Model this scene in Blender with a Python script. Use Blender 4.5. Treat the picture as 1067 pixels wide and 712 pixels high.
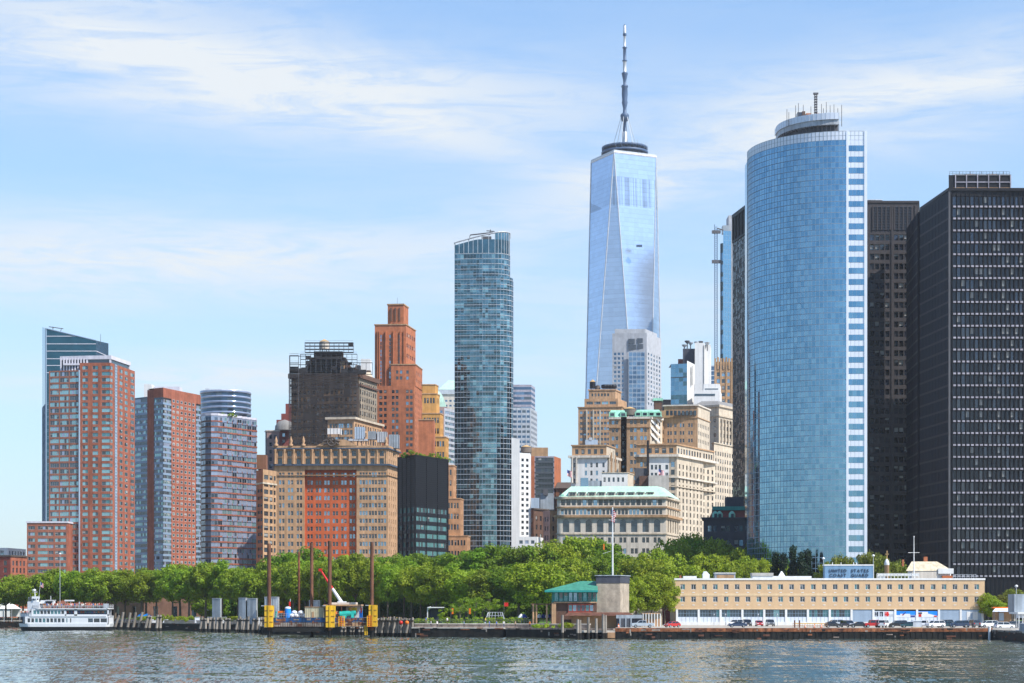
import bpy, math, random
import numpy as np
from mathutils import Vector, Matrix
rnd = random.Random(11)
scene = bpy.context.scene
COL = scene.collection
for o in list(bpy.data.objects): bpy.data.objects.remove(o)

# ---------------------------------------------------------------- camera
FPX, CXP, HYP, CAMH = 1970.0, 533.5, 633.0, 7.5      # focal length, centre and horizon measured on the photo
cam = bpy.data.cameras.new('camera'); camo = bpy.data.objects.new('camera', cam); COL.objects.link(camo)
cam.sensor_width = 36.0; cam.lens = 36.0*FPX/1067.0
camo.location = (0, 0, CAMH); camo.rotation_euler = (math.pi/2, 0, 0)
cam.shift_y = (HYP-356.0)/1067.0
cam.clip_start = 1.0; cam.clip_end = 60000.0
scene.camera = camo

# ---------------------------------------------------------------- sky and sun
SUN_AZ, SUN_EL = math.radians(57), math.radians(48)  # azimuth to the right of straight behind the camera
world = bpy.data.worlds.new('World'); scene.world = world; world.use_nodes = True
wn = world.node_tree.nodes; wl = world.node_tree.links; wn.clear()
def WN(t, **k):
    n = wn.new(t)
    for a, b in k.items(): setattr(n, a, b)
    return n
def wmath(op, a, b=None, c=None, clamp=False):
    n = wn.new('ShaderNodeMath'); n.operation = op; n.use_clamp = clamp
    for i, s in enumerate((a, b, c)):
        if s is None: continue
        if isinstance(s, (int, float)): n.inputs[i].default_value = s
        else: wl.new(s, n.inputs[i])
    return n.outputs[0]
sky = WN('ShaderNodeTexSky', sky_type='NISHITA', sun_disc=False)
sky.sun_elevation = SUN_EL; sky.sun_rotation = math.pi - SUN_AZ
sky.air_density = 1.0; sky.dust_density = .6; sky.ozone_density = 2.0; sky.altitude = 0
tc = WN('ShaderNodeTexCoord'); sep = WN('ShaderNodeSeparateXYZ'); wl.new(tc.outputs['Generated'], sep.inputs[0])
sx, sy, sz = sep.outputs
az = wmath('ARCTAN2', sx, sy); el = wmath('ARCSINE', sz)
def wnoise(ax, ay, off, scale, detail=6, rough=.55, dist=.3):
    cb = WN('ShaderNodeCombineXYZ')
    wl.new(wmath('MULTIPLY', az, ax), cb.inputs[0]); wl.new(wmath('MULTIPLY_ADD', el, ay, off), cb.inputs[1]); cb.inputs[2].default_value = off
    n = WN('ShaderNodeTexNoise'); n.inputs['Scale'].default_value = scale; n.inputs['Detail'].default_value = detail
    n.inputs['Roughness'].default_value = rough; n.inputs['Distortion'].default_value = dist
    wl.new(cb.outputs[0], n.inputs['Vector']); return n.outputs['Fac']
n1 = wnoise(3.6, 17.0, 3.7, 1.6, 9, .64, .6); n2 = wnoise(11.0, 80.0, 9.1, 1.3, 10, .7, 1.2); n3 = wnoise(1.0, 3.0, 5.2, 2.2, 3, .5, .2)
def band(c0, slope, width, azc, azw, amp):          # a soft cirrus band: centre elevation, slope with azimuth, width
    d = wmath('SUBTRACT', el, wmath('MULTIPLY_ADD', az, slope, c0)); d = wmath('DIVIDE', d, width)
    g = wmath('EXPONENT', wmath('MULTIPLY', wmath('MULTIPLY', d, d), -1.0))
    a = wmath('DIVIDE', wmath('SUBTRACT', az, azc), azw); a2 = wmath('EXPONENT', wmath('MULTIPLY', wmath('MULTIPLY', a, a), -1.0))
    return wmath('MULTIPLY', wmath('MULTIPLY', g, a2), amp)
bands = None
for b in ((.262, -.05, .026, -.14, .19, 1.15), (.183, .02, .024, -.18, .17, 1.05), (.225, .16, .026, .23, .12, .95),
          (.125, .03, .012, -.15, .18, .8), (.235, -.25, .01, -.1, .2, .45), (.15, .05, .02, .1, .12, .4), (.300, -.1, .02, -.24, .10, .7), (.20, .30, .025, .07, .09, .65)):
    v = band(*b); bands = v if bands is None else wmath('ADD', bands, v)
m1 = wmath('MULTIPLY', bands, wmath('MULTIPLY_ADD', n1, 3.2, -.75, clamp=True))
m1 = wmath('MULTIPLY', m1, wmath('MULTIPLY_ADD', n2, 2.9, -.55, clamp=True))
m2 = wmath('MULTIPLY', wmath('MULTIPLY_ADD', n1, 2.2, -1.0, clamp=True), wmath('MULTIPLY_ADD', n3, 1.8, -.55, clamp=True))
cl = wmath('ADD', m1, wmath('MULTIPLY', m2, .4), clamp=True)
lo = wmath('MULTIPLY', el, 3.2, clamp=True); cl = wmath('MULTIPLY', cl, wmath('MULTIPLY_ADD', wmath('MULTIPLY', el, 14.0, clamp=True), .7, .3))
mx = WN('ShaderNodeMix', data_type='RGBA'); wl.new(cl, mx.inputs['Factor'])
tint = WN('ShaderNodeMix', data_type='RGBA', blend_type='MULTIPLY'); tint.inputs['Factor'].default_value = 1.0
wl.new(sky.outputs[0], tint.inputs['A']); tint.inputs['B'].default_value = (.64, .93, 1.12, 1)
hz = WN('ShaderNodeMix', data_type='RGBA'); wl.new(wmath('MULTIPLY', wmath('EXPONENT', wmath('MULTIPLY', wmath('MAXIMUM', el, 0.), -4.8)), .86), hz.inputs['Factor'])
wl.new(tint.outputs['Result'], hz.inputs['A']); hz.inputs['B'].default_value = (3.55, 3.85, 4.1, 1)
wl.new(hz.outputs['Result'], mx.inputs['A']); mx.inputs['B'].default_value = (4.15, 4.4, 4.62, 1)
bg = WN('ShaderNodeBackground'); bg.inputs['Strength'].default_value = .115
wl.new(mx.outputs['Result'], bg.inputs['Color'])
wo = WN('ShaderNodeOutputWorld'); wl.new(bg.outputs[0], wo.inputs['Surface'])
sun = bpy.data.lights.new('sun', 'SUN'); suno = bpy.data.objects.new('sun', sun); COL.objects.link(suno)
sun.energy = 3.9; sun.angle = math.radians(.5); sun.color = (1.0, .95, .87)
TOSUN = Vector((math.cos(SUN_EL)*math.sin(SUN_AZ), -math.cos(SUN_EL)*math.cos(SUN_AZ), math.sin(SUN_EL)))
suno.rotation_euler = TOSUN.to_track_quat('Z', 'Y').to_euler(); suno.location = (200, -100, 400)
vs = scene.view_settings; vs.view_transform = 'Standard'; vs.look = 'None'; vs.exposure = .85; vs.gamma = 1.0
scene.render.engine = 'CYCLES'
scene.cycles.max_bounces = 5; scene.cycles.transparent_max_bounces = 8; scene.cycles.volume_bounces = 0
scene.cycles.use_denoising = True
try: scene.cycles.denoiser = 'OPENIMAGEDENOISE'
except Exception: pass

# ---------------------------------------------------------------- measuring helpers
def PX(px, Y): return (px-CXP)/FPX*Y
def ZP(py, Y): return CAMH+(HYP-py)/FPX*Y
def pt(px, Y): return (PX(px, Y), Y)
def mpx(n, Y): return n/FPX*Y

# ---------------------------------------------------------------- materials
M = {}
def newmat(name):
    m = bpy.data.materials.new(name); m.use_nodes = True; M[name] = m
    nt = m.node_tree; nt.nodes.clear()
    out = nt.nodes.new('ShaderNodeOutputMaterial'); p = nt.nodes.new('ShaderNodeBsdfPrincipled'); nt.links.new(p.outputs[0], out.inputs[0])
    return m, nt, p, out
def nnode(nt, t, ins=None, **k):
    n = nt.nodes.new(t)
    for a, b in k.items(): setattr(n, a, b)
    for a, b in (ins or {}).items():
        if hasattr(b, 'is_linked') or isinstance(b, bpy.types.NodeSocket): nt.links.new(b, n.inputs[a])
        else: n.inputs[a].default_value = b
    return n
def poscoord(nt, scale):
    g = nnode(nt, 'ShaderNodeNewGeometry'); mp = nnode(nt, 'ShaderNodeMapping', {'Vector': g.outputs['Position'], 'Scale': scale})
    return mp.outputs[0]
def c4(c, k=1.0): return (min(c[0]*k, 1), min(c[1]*k, 1), min(c[2]*k, 1), 1)
def mat(name, c, rough=.85, var=.18, sc=.35, metal=0., streak=.12, spec=.3, bump=0., fine=.06):
    """weathered surface: patchy tone, vertical streaks, fine grain"""
    m, nt, p, out = newmat(name)
    n = nnode(nt, 'ShaderNodeTexNoise', {'Vector': poscoord(nt, (sc, sc, sc)), 'Scale': 1., 'Detail': 6., 'Roughness': .65})
    s = nnode(nt, 'ShaderNodeTexNoise', {'Vector': poscoord(nt, (1.1, 1.1, .05)), 'Scale': 1., 'Detail': 4.})
    f = nnode(nt, 'ShaderNodeTexNoise', {'Vector': poscoord(nt, (2.7, 2.7, 3.4)), 'Scale': 1., 'Detail': 3., 'Roughness': .8})
    def rng(x, k):
        return nnode(nt, 'ShaderNodeMapRange', {'Value': x, 'From Min': .3, 'From Max': .7, 'To Min': 1-k, 'To Max': 1+k*.8}).outputs[0]
    a = nnode(nt, 'ShaderNodeMath', {0: rng(n.outputs['Fac'], var), 1: rng(s.outputs['Fac'], streak)}, operation='MULTIPLY')
    b = nnode(nt, 'ShaderNodeMath', {0: a.outputs[0], 1: rng(f.outputs['Fac'], fine)}, operation='MULTIPLY')
    v = nnode(nt, 'ShaderNodeVectorMath', {0: (c[0], c[1], c[2]), 'Scale': b.outputs[0]}, operation='SCALE')
    nt.links.new(v.outputs[0], p.inputs['Base Color'])
    p.inputs['Roughness'].default_value = rough; p.inputs['Metallic'].default_value = metal; p.inputs['Specular IOR Level'].default_value = spec
    if bump:
        bn = nnode(nt, 'ShaderNodeBump', {'Height': f.outputs['Fac'], 'Strength': bump, 'Distance': .1}); nt.links.new(bn.outputs[0], p.inputs['Normal'])
    return m
def glass(name, c, rough=.06, metal=.0, spec=.8, wav=.0, cvar=.15):
    m, nt, p, out = newmat(name)
    n = nnode(nt, 'ShaderNodeTexNoise', {'Vector': poscoord(nt, (.22, .22, .22)), 'Scale': 1., 'Detail': 3.})
    r = nnode(nt, 'ShaderNodeMapRange', {'Value': n.outputs['Fac'], 'From Min': .3, 'From Max': .7, 'To Min': 1-cvar, 'To Max': 1+cvar})
    v = nnode(nt, 'ShaderNodeVectorMath', {0: (c[0], c[1], c[2]), 'Scale': r.outputs[0]}, operation='SCALE')
    nt.links.new(v.outputs[0], p.inputs['Base Color'])
    p.inputs['Roughness'].default_value = rough; p.inputs['Metallic'].default_value = metal; p.inputs['Specular IOR Level'].default_value = spec
    p.inputs['IOR'].default_value = 1.6
    if wav:
        w = nnode(nt, 'ShaderNodeTexNoise', {'Vector': poscoord(nt, (.5, .5, .35)), 'Scale': 1., 'Detail': 2.})
        b = nnode(nt, 'ShaderNodeBump', {'Height': w.outputs['Fac'], 'Strength': wav, 'Distance': .3}); nt.links.new(b.outputs[0], p.inputs['Normal'])
    return m
def plain(name, c, rough=.5, metal=0., spec=.4): return mat(name, c, rough, .06, .8, metal, .05, spec, 0., .03)

# ---------------------------------------------------------------- mesh builder
WLOC = {}
class MB:
    def __init__(s): s.v = []; s.f = []; s.m = []; s.mats = []; s.sm = []
    def mi(s, name):
        if name not in s.mats: s.mats.append(name)
        return s.mats.index(name)
    def poly(s, pts, mt, smooth=False):
        b = len(s.v); s.v += [tuple(p) for p in pts]; s.f.append(tuple(range(b, b+len(pts)))); s.m.append(s.mi(mt)); s.sm.append(smooth)
    def idx(s, vs_, fs_, ms_, smooth=False):
        b = len(s.v); s.v += vs_
        for f, m_ in zip(fs_, ms_): s.f.append(tuple(i+b for i in f)); s.m.append(s.mi(m_)); s.sm.append(smooth)
    def box(s, x0, x1, y0, y1, z0, z1, mt, top=None):
        v = [(x0,y0,z0),(x1,y0,z0),(x1,y1,z0),(x0,y1,z0),(x0,y0,z1),(x1,y0,z1),(x1,y1,z1),(x0,y1,z1)]
        f = [(0,3,2,1),(0,1,5,4),(1,2,6,5),(2,3,7,6),(3,0,4,7),(4,5,6,7)]
        s.idx(v, f, [mt]*5+[top or mt])
    def obox(s, c, d, L, T, z0, z1, mt):          # oriented box: centre line start c, unit dir d, length L, thickness T outward (to the right of d)
        n = (d[1], -d[0]); a = (c[0], c[1]); b = (c[0]+d[0]*L, c[1]+d[1]*L)
        s.prism([(a[0]+n[0]*T, a[1]+n[1]*T), (b[0]+n[0]*T, b[1]+n[1]*T), b, a], z0, z1, mt)
    def prism(s, pts, z0, z1, mt, cap=None, bottom=True):
        n = len(pts); v = [(p[0], p[1], z0) for p in pts]+[(p[0], p[1], z1) for p in pts]
        f = [(i, (i+1) % n, n+(i+1) % n, n+i) for i in range(n)]+[tuple(range(n, 2*n))]; m_ = [mt]*n+[cap or mt]
        if bottom: f.append(tuple(range(n-1, -1, -1))); m_.append(mt)
        s.idx(v, f, m_)
    def frust(s, pts0, z0, pts1, z1, mt, cap=None):
        n = len(pts0); v = [(p[0], p[1], z0) for p in pts0]+[(p[0], p[1], z1) for p in pts1]
        f = [(i, (i+1) % n, n+(i+1) % n, n+i) for i in range(n)]+[tuple(range(n, 2*n)), tuple(range(n-1, -1, -1))]
        s.idx(v, f, [mt]*n+[cap or mt]*2)
    def tube(s, a, b, r0, r1=None, n=8, mt='x', smooth=True, caps=True):
        r1 = r0 if r1 is None else r1
        a = Vector(a); b = Vector(b); d = (b-a).normalized(); u = d.orthogonal().normalized(); w = d.cross(u)
        v = []
        for c, r in ((a, r0), (b, r1)):
            for i in range(n):
                t = 2*math.pi*i/n; v.append(tuple(c+u*math.cos(t)*r+w*math.sin(t)*r))
        f = [(i, (i+1) % n, n+(i+1) % n, n+i) for i in range(n)]
        s.idx(v, f, [mt]*n, smooth)
        if caps: s.idx(v, [tuple(range(n-1, -1, -1)), tuple(range(n, 2*n))], [mt, mt])
    def lathe(s, c, prof, n, mt, smooth=True, mts=None):
        v = []; k = len(prof)
        for r, z in prof:
            for i in range(n):
                t = 2*math.pi*i/n; v.append((c[0]+math.cos(t)*r, c[1]+math.sin(t)*r, c[2]+z))
        f = []; ms_ = []
        for j in range(k-1):
            for i in range(n):
                f.append((j*n+i, j*n+(i+1) % n, (j+1)*n+(i+1) % n, (j+1)*n+i)); ms_.append(mts[j] if mts else mt)
        s.idx(v, f, ms_, smooth)
        s.idx(v, [tuple(range(n-1, -1, -1)), tuple(range((k-1)*n, k*n))], [mts[0] if mts else mt, mts[-1] if mts else mt])
    def mesh(s, name, org=(0, 0, 0)):
        me = bpy.data.meshes.new(name)
        v = np.array(s.v, dtype=np.float64).reshape(-1, 3)-np.array(org)
        me.from_pydata(v.tolist(), [], s.f)
        for k in s.mats: me.materials.append(M[k])
        me.polygons.foreach_set('material_index', s.m); me.polygons.foreach_set('use_smooth', s.sm); me.update()
        return me
    def build(s, name, parent=None, org=None):
        if not s.f: return None
        if parent is not None: org = WLOC[parent.name]
        org = org or (0, 0, 0)
        o = bpy.data.objects.new(name, s.mesh(name, org)); COL.objects.link(o)
        if parent is not None: o.parent = parent
        else: o.location = org
        WLOC[o.name] = org
        return o
def tag(o, label=None, cat=None, group=None, kind=None):
    if label: o['label'] = label
    if cat: o['category'] = cat
    if group: o['group'] = group
    if kind: o['kind'] = kind
    return o
def T(name, label, cat, loc, group=None):
    o = bpy.data.objects.new(name, None); COL.objects.link(o); o.empty_display_size = 2
    loc = (loc[0], loc[1], loc[2] if len(loc) > 2 else 0.); o.location = loc; WLOC[o.name] = loc
    return tag(o, label, cat, group)
def sub(o, parent):
    """re-hang a freshly built part one level deeper (same origin)"""
    o.parent = parent; return o
def kids(o): return [c for c in COL.objects if c.parent == o]
def copy_tree(o, tree, loc, rz=0., sc=1., label=None, group=None):
    """copy of a thing with copies of its parts; tree = [(part, [sub-parts])]"""
    r = o.copy(); COL.objects.link(r); r.location = loc; r.rotation_euler = (0, 0, rz); r.scale = sc if isinstance(sc, tuple) else (sc, sc, sc)
    if label: r['label'] = label
    if group: r['group'] = group
    for ch, subs in tree:
        c = ch.copy(); COL.objects.link(c); c.parent = r
        for g in subs:
            d = g.copy(); COL.objects.link(d); d.parent = c
    return r
def off(pts, o):
    """offset a counter-clockwise convex-ish footprint outward"""
    n = len(pts); out = []
    for i in range(n):
        a, b, c = Vector(pts[i-1]), Vector(pts[i]), Vector(pts[(i+1) % n])
        d1 = (b-a).normalized(); d2 = (c-b).normalized(); n1_ = Vector((d1.y, -d1.x)); n2_ = Vector((d2.y, -d2.x))
        k = (n1_+n2_); k = k/max(.3, k.length_squared/2) if k.length > .01 else n1_
        out.append((b.x+k.x*o, b.y+k.y*o))
    return out
def fp(L, C, R_):
    """footprint from the three corners one sees: left, near corner, right (each (px, Y))"""
    L, C, R_ = pt(*L), pt(*C), pt(*R_)
    return [L, C, R_, (L[0]+R_[0]-C[0], L[1]+R_[1]-C[1])]
ORD = ['first','second','third','fourth','fifth','sixth','seventh','eighth','ninth','tenth','eleventh','twelfth','thirteenth','fourteenth','fifteenth',
       'sixteenth','seventeenth','eighteenth','nineteenth','twentieth','twenty-first','twenty-second','twenty-third','twenty-fourth','twenty-fifth',
       'twenty-sixth','twenty-seventh','twenty-eighth','twenty-ninth','thirtieth','thirty-first','thirty-second','thirty-third','thirty-fourth','thirty-fifth','thirty-sixth','thirty-seventh','thirty-eighth','thirty-ninth','fortieth']

# ---------------------------------------------------------------- windows and walls
WS = {}     # window kind -> (frame material, [glass materials], share with blinds, vertical bars, has a meeting rail)
WT = {}
def wtemplate(kind, w, h, var):
    key = (kind, round(w, 2), round(h, 2), var)
    if key in WT: return WT[key]
    fr, gl, bl, nm, rail = WS[kind]; b = MB(); t = min(.08, w*.06); r = random.Random(str(key))
    for x0, x1, z0, z1 in ((0, w, 0, t), (0, w, h-t, h), (0, t, t, h-t), (w-t, w, t, h-t)): b.box(x0, x1, 0., .1, z0, z1, fr)
    nx = max(1, int(round(w/nm))) if nm else 1
    for i in range(1, nx): b.box(w*i/nx-t*.4, w*i/nx+t*.4, .01, .1, t, h-t, fr)
    if rail: b.box(t, w-t, .012, .1, h*.5-t*.4, h*.5+t*.4, fr)
    for i in range(nx):
        x0, x1 = t+(w-2*t)*i/nx, t+(w-2*t)*(i+1)/nx
        g = gl[(var+i*r.randint(0, 3)) % len(gl)] if nx > 1 else gl[var % len(gl)]
        q = r.random() if nx > 1 else (var*.37) % 1.
        cut = h
        if q < bl: cut = h*(.3 if q < bl*.35 else .62)
        if cut < h: b.poly([(x0, .05, cut), (x1, .05, cut), (x1, .05, h-t), (x0, .05, h-t)], 'blind')
        b.poly([(x0, .06, t), (x1, .06, t), (x1, .06, cut), (x0, .06, cut)], g)
    WT[key] = (b, b.mesh('window')); return WT[key]
def finish_windows(parent, wins, name='window', nvar=11):
    if not wins: return
    def key(w):
        o, ang, ww, hh, kd = w; n = Vector((math.sin(ang), -math.cos(ang))); d = Vector((o[0], o[1])); L = d.length
        return (-round(ww*hh*max(.05, -n.dot(d/L)), 1), -o[2])
    wins = sorted(wins, key=key); org = WLOC[parent.name]
    for o, ang, w, h, kd in wins[:100]:
        me = wtemplate(kd, w, h, rnd.randrange(nvar))[1]
        ob = bpy.data.objects.new(name, me); COL.objects.link(ob); ob.parent = parent
        ob.location = (o[0]-org[0], o[1]-org[1], o[2]-org[2]); ob.rotation_euler = (0, 0, ang)
    if len(wins) > 100:
        b = MB()
        for o, ang, w, h, kd in wins[100:]:
            tb = wtemplate(kd, w, h, rnd.randrange(nvar))[0]; c, s_ = math.cos(ang), math.sin(ang)
            b.idx([(o[0]+x*c-y*s_, o[1]+x*s_+y*c, o[2]+z) for x, y, z in tb.v], tb.f, [tb.mats[i] for i in tb.m])
        tag(b.build(name, parent), 'the many further '+name+'s of this building', kind='stuff')
def S(mt, bw, ww, fh, wh, n=1, gap=.3, top=1.2, ml=.8, mr=.8, win='hung', dep=.28, py=598, cols=None, rows=None, rev=None, sill=None, band=None):
    return dict(mt=mt, bw=bw, ww=ww, fh=fh, wh=wh, n=n, gap=gap, top=top, ml=ml, mr=mr, win=win, dep=dep, py=py, cols=cols, rows=rows, rev=rev or mt, sill=sill, band=band)
def face(mb, A, B, z0, z1, s, wins):
    """one wall face with real window openings; A is left and B right as seen from outside"""
    A = Vector(A[:2]); B = Vector(B[:2]); L = (B-A).length; d = (B-A)/L; n = Vector((d.y, -d.x)); ang = math.atan2(d.y, d.x)
    if isinstance(s, str) or s is None:
        mb.poly([(A.x, A.y, z0), (B.x, B.y, z0), (B.x, B.y, z1), (A.x, A.y, z1)], s or 'roof_grey'); return
    if s['cols']: cols = [(a*L, b*L) for a, b in s['cols']]
    else:
        us = L-s['ml']-s['mr']; nb = max(1, round(us/s['bw'])); st = us/nb; ww, gap = s['ww'], s['gap']; g = s['n']*ww+(s['n']-1)*gap
        if g > st*.97: k = st*.97/g; ww *= k; gap *= k; g *= k
        cols = []
        for i in range(nb):
            x = s['ml']+st*(i+.5)-g/2
            for j in range(s['n']): cols.append((x+j*(ww+gap), x+j*(ww+gap)+ww))
    if s['rows']: rows = sorted(s['rows'])
    else:
        zmin = max(z0+.3, ZP(s['py'], (A.y+B.y)/2)); rows = []; zt = z1-s['top']
        while zt-s['wh'] > zmin: rows.append((zt-s['wh'], zt)); zt -= s['fh']
        rows.reverse()
    def P3(u, z, dd=0.): return (A.x+d.x*u-n.x*dd, A.y+d.y*u-n.y*dd, z)
    def Q(u0, u1, a, b, mt, d0=0., d1=0.): mb.poly([P3(u0, a, d0), P3(u1, a, d1), P3(u1, b, d1), P3(u0, b, d0)], mt)
    z = z0; mt = s['mt']; D = s['dep']; rv = s['rev']; bnd = s['band']
    for a, b in rows:
        Q(0, L, z, a, (bnd if bnd and z > z0 else mt)); u = 0
        for c0, c1 in cols:
            Q(u, c0, a, b, mt); u = c1
            Q(c0, c0, a, b, rv, 0, D); Q(c1, c1, a, b, rv, D, 0)
            mb.poly([P3(c0, a), P3(c1, a), P3(c1, a, D), P3(c0, a, D)], rv); mb.poly([P3(c0, b, D), P3(c1, b, D), P3(c1, b), P3(c0, b)], rv)
            wins.append((P3(c0, a, D-.08), ang, c1-c0, b-a, s['win']))
            if s['sill']: mb.obox((A.x+d.x*(c0-.1), A.y+d.y*(c0-.1)), d, c1-c0+.2, .14, a-.22, a, s['sill'])
        Q(u, L, a, b, mt); z = b
    Q(0, L, z, z1, mt)
def body(mb, pts, z0, z1, styles, wins, cap='roof_grey', ztop=None):
    n = len(pts)
    for i in range(n): face(mb, pts[i], pts[(i+1) % n], z0, z1, styles[i] if i < len(styles) else (styles[-1] if isinstance(styles[-1], str) else styles[-1]['mt']), wins)
    if cap: mb.poly([(p[0], p[1], z1) for p in pts], cap)
def ledge(mb, pts, z0, z1, o, mt): mb.prism(off(pts, o), z0, z1, mt)
def curtain(mb, A, B, z0, z1, pw, fh, glasses, sp=.3, spm=None, mul=None, mw=.09, md=.08, jit=.008, hm=True, split=False, seed=0):
    """glass curtain wall: each pane its own slightly tilted sheet between real mullions"""
    r = random.Random(seed+int(z0*7)+int(A[0]*3)); A = Vector(A[:2]); B = Vector(B[:2]); L = (B-A).length; d = (B-A)/L; n = Vector((d.y, -d.x))
    nx = max(1, round(L/pw)); nz = max(1, round((z1-z0)/fh)); dx = L/nx; dz = (z1-z0)/nz
    def P3(u, z, o): return (A.x+d.x*u+n.x*o, A.y+d.y*u+n.y*o, z)
    tot = sum(w for _, w in glasses)
    def pick():
        x = r.random()*tot
        for g, w in glasses:
            x -= w
            if x <= 0: return g
        return glasses[0][0]
    for j in range(nz):
        za = z0+j*dz; zb = za+dz*(1-sp); zc = za+dz; last = pick()
        for i in range(nx):
            if r.random() < .6: last = pick()
            u0, u1 = i*dx, (i+1)*dx; t = [r.uniform(-jit, jit) for _ in range(3)]; t.append(t[0]+t[2]-t[1])
            mb.poly([P3(u0, za, t[0]), P3(u1, za, t[1]), P3(u1, zb, t[2]), P3(u0, zb, t[3])], last)
            if sp > 0: mb.poly([P3(u0, zb, .01), P3(u1, zb, .01), P3(u1, zc, .01), P3(u0, zc, .01)], spm or last)
        if mul and hm:
            mb.obox((A.x, A.y), d, L, md*.8, zc-mw*.5, zc+mw*.5, mul)
            if sp > 0: mb.obox((A.x, A.y), d, L, md*.7, zb-mw*.4, zb+mw*.4, mul)
    if mul:
        for i in range(nx+1):
            u = min(max(i*dx, mw/2), L-mw/2); c = A+d*(u-mw/2); mb.obox((c.x, c.y), d, mw, md, z0, z1, mul)
def rail(mb, a, b, h, mt, n=None, r=.04):
    a = Vector(a); b = Vector(b); L = (b-a).length; n = n or max(1, int(L/2))
    for i in range(n+1):
        p = a.lerp(b, i/n); mb.tube(p, p+Vector((0, 0, h)), r, r, 4, mt, False, False)
    for k in (1., .55): mb.tube(a+Vector((0, 0, h*k)), b+Vector((0, 0, h*k)), r, r, 4, mt, False, False)
def water_tank(parent, x, y, z, r, h, mt='tank_wood', roof='tank_roof'):
    b = MB()
    for i in range(6):
        t = i*math.pi/3; b.tube((x+math.cos(t)*r*.8, y+math.sin(t)*r*.8, z), (x+math.cos(t)*r*.8, y+math.sin(t)*r*.8, z+h*.3), .15, .15, 5, 'steel_dark')
    b.lathe((x, y, z), [(r, h*.28), (r, h*.62), (r*.97, h*.88)], 14, mt)
    b.lathe((x, y, z), [(r*1.04, h*.87), (r*.3, h*1.05), (.05, h*1.1)], 14, roof)
    return b.build('water_tank', parent)
def flag(parent, p, w, h, name='flag'):
    b = MB(); x, y, z = p; n = 13
    for i in range(n):
        za, zb = z-h*i/n, z-h*(i+1)/n
        for k in range(6):
            u0, u1 = k/6, (k+1)/6; f = lambda u: (x+w*u*.8, y+math.sin(u*6)*w*.12, -w*u*.35)
            if u0 < .4 and i < 7: mt = 'flag_blue'
            else: mt = 'flag_red' if i % 2 == 0 else 'flag_white'
            a, c = f(u0), f(u1); b.poly([(a[0], a[1], za+a[2]), (c[0], c[1], za+c[2]), (c[0], c[1], zb+c[2]), (a[0], a[1], zb+a[2])], mt)
    return b.build(name, parent)
# ---------------------------------------------------------------- the materials of this place
mat('roof_grey', (.22,.21,.2)); mat('roof_pale', (.5,.5,.48))
mat('brick_red', (.30,.098,.058), var=.3, streak=.25); mat('brick_red_soft', (.30,.115,.075)); mat('brick_dark_red', (.2,.05,.04)); mat('brick_brown', (.2,.085,.045))
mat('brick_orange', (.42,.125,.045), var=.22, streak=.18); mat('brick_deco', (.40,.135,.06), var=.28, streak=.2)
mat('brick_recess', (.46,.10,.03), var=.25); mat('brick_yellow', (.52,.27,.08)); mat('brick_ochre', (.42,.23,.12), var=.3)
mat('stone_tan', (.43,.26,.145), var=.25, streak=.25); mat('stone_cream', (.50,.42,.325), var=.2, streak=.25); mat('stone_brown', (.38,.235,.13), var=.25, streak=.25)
mat('stone_grey', (.58,.52,.45), var=.15, streak=.2); mat('stone_pink', (.33,.22,.2)); mat('white_paint', (.70,.70,.69), var=.05, streak=.08); mat('white_stucco', (.66,.65,.64), var=.06, streak=.1)
mat('terracotta_pink', (.42,.2,.13)); mat('brick_chocolate', (.12,.065,.045)); mat('concrete', (.42,.4,.37)); mat('concrete_pale', (.37,.38,.41))
mat('lilac_panel', (.56,.54,.60), var=.05); mat('louvre_black', (.012,.013,.018), .5); mat('black_metal', (.010,.010,.015), .5, spec=.25, var=.1)
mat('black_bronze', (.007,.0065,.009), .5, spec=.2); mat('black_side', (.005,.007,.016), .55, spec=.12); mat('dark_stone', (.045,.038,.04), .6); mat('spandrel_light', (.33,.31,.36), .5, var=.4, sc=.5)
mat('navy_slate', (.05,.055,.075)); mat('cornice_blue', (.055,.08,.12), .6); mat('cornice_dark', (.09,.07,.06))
mat('net_black', (.022,.02,.022), .9, var=.35); mat('steel_dark', (.09,.09,.1), .6); mat('steel_pale', (.5,.52,.55), .45, metal=.3)
mat('copper_green', (.27,.56,.42), .7, var=.2, streak=.3); mat('copper_pale', (.40,.58,.47), .7, var=.12, streak=.15); mat('teal_metal', (.02,.24,.22), .5); mat('green_roof', (.05,.22,.15), .55, var=.1, streak=.2)
mat('tank_wood', (.16,.13,.11)); mat('tank_roof', (.5,.32,.14)); mat('steel_rust', (.16,.07,.04), .9, var=.4, streak=.5); mat('rust_orange', (.27,.10,.045), .9, var=.6, sc=1.1, streak=.6, fine=.3); mat('rust_brown', (.13,.055,.035), .9, var=.35, streak=.4)
mat('yellow_paint', (.72,.42,.02), .5, var=.15, streak=.35); mat('orange_paint', (.75,.16,.01), .5); mat('blue_paint', (.010,.06,.17), .6, var=.5, sc=.8, streak=.6); mat('blue_bright', (.01,.22,.75), .6)
mat('hull_black', (.015,.016,.02), .5); mat('boat_white', (.68,.69,.71), .35, var=.03, streak=.05); mat('deck_grey', (.3,.31,.33)); mat('red_paint', (.55,.02,.015), .4); mat('teal_paint', (.02,.38,.33), .5)
mat('timber_grey', (.27,.235,.20), .95, var=.35, streak=.4); mat('timber_wet', (.013,.012,.010), .6); mat('seawall_dark', (.017,.015,.012), .7, var=.6, sc=.8, streak=.6, fine=.3); mat('seawall_stone', (.27,.21,.175), .9, var=.5, sc=.9, streak=.35, fine=.2); mat('cap_pale', (.55,.50,.43), .9, var=.3); mat('tower_stone', (.36,.30,.235), .9, var=.35, sc=.5, streak=.12, fine=.12)
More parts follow.
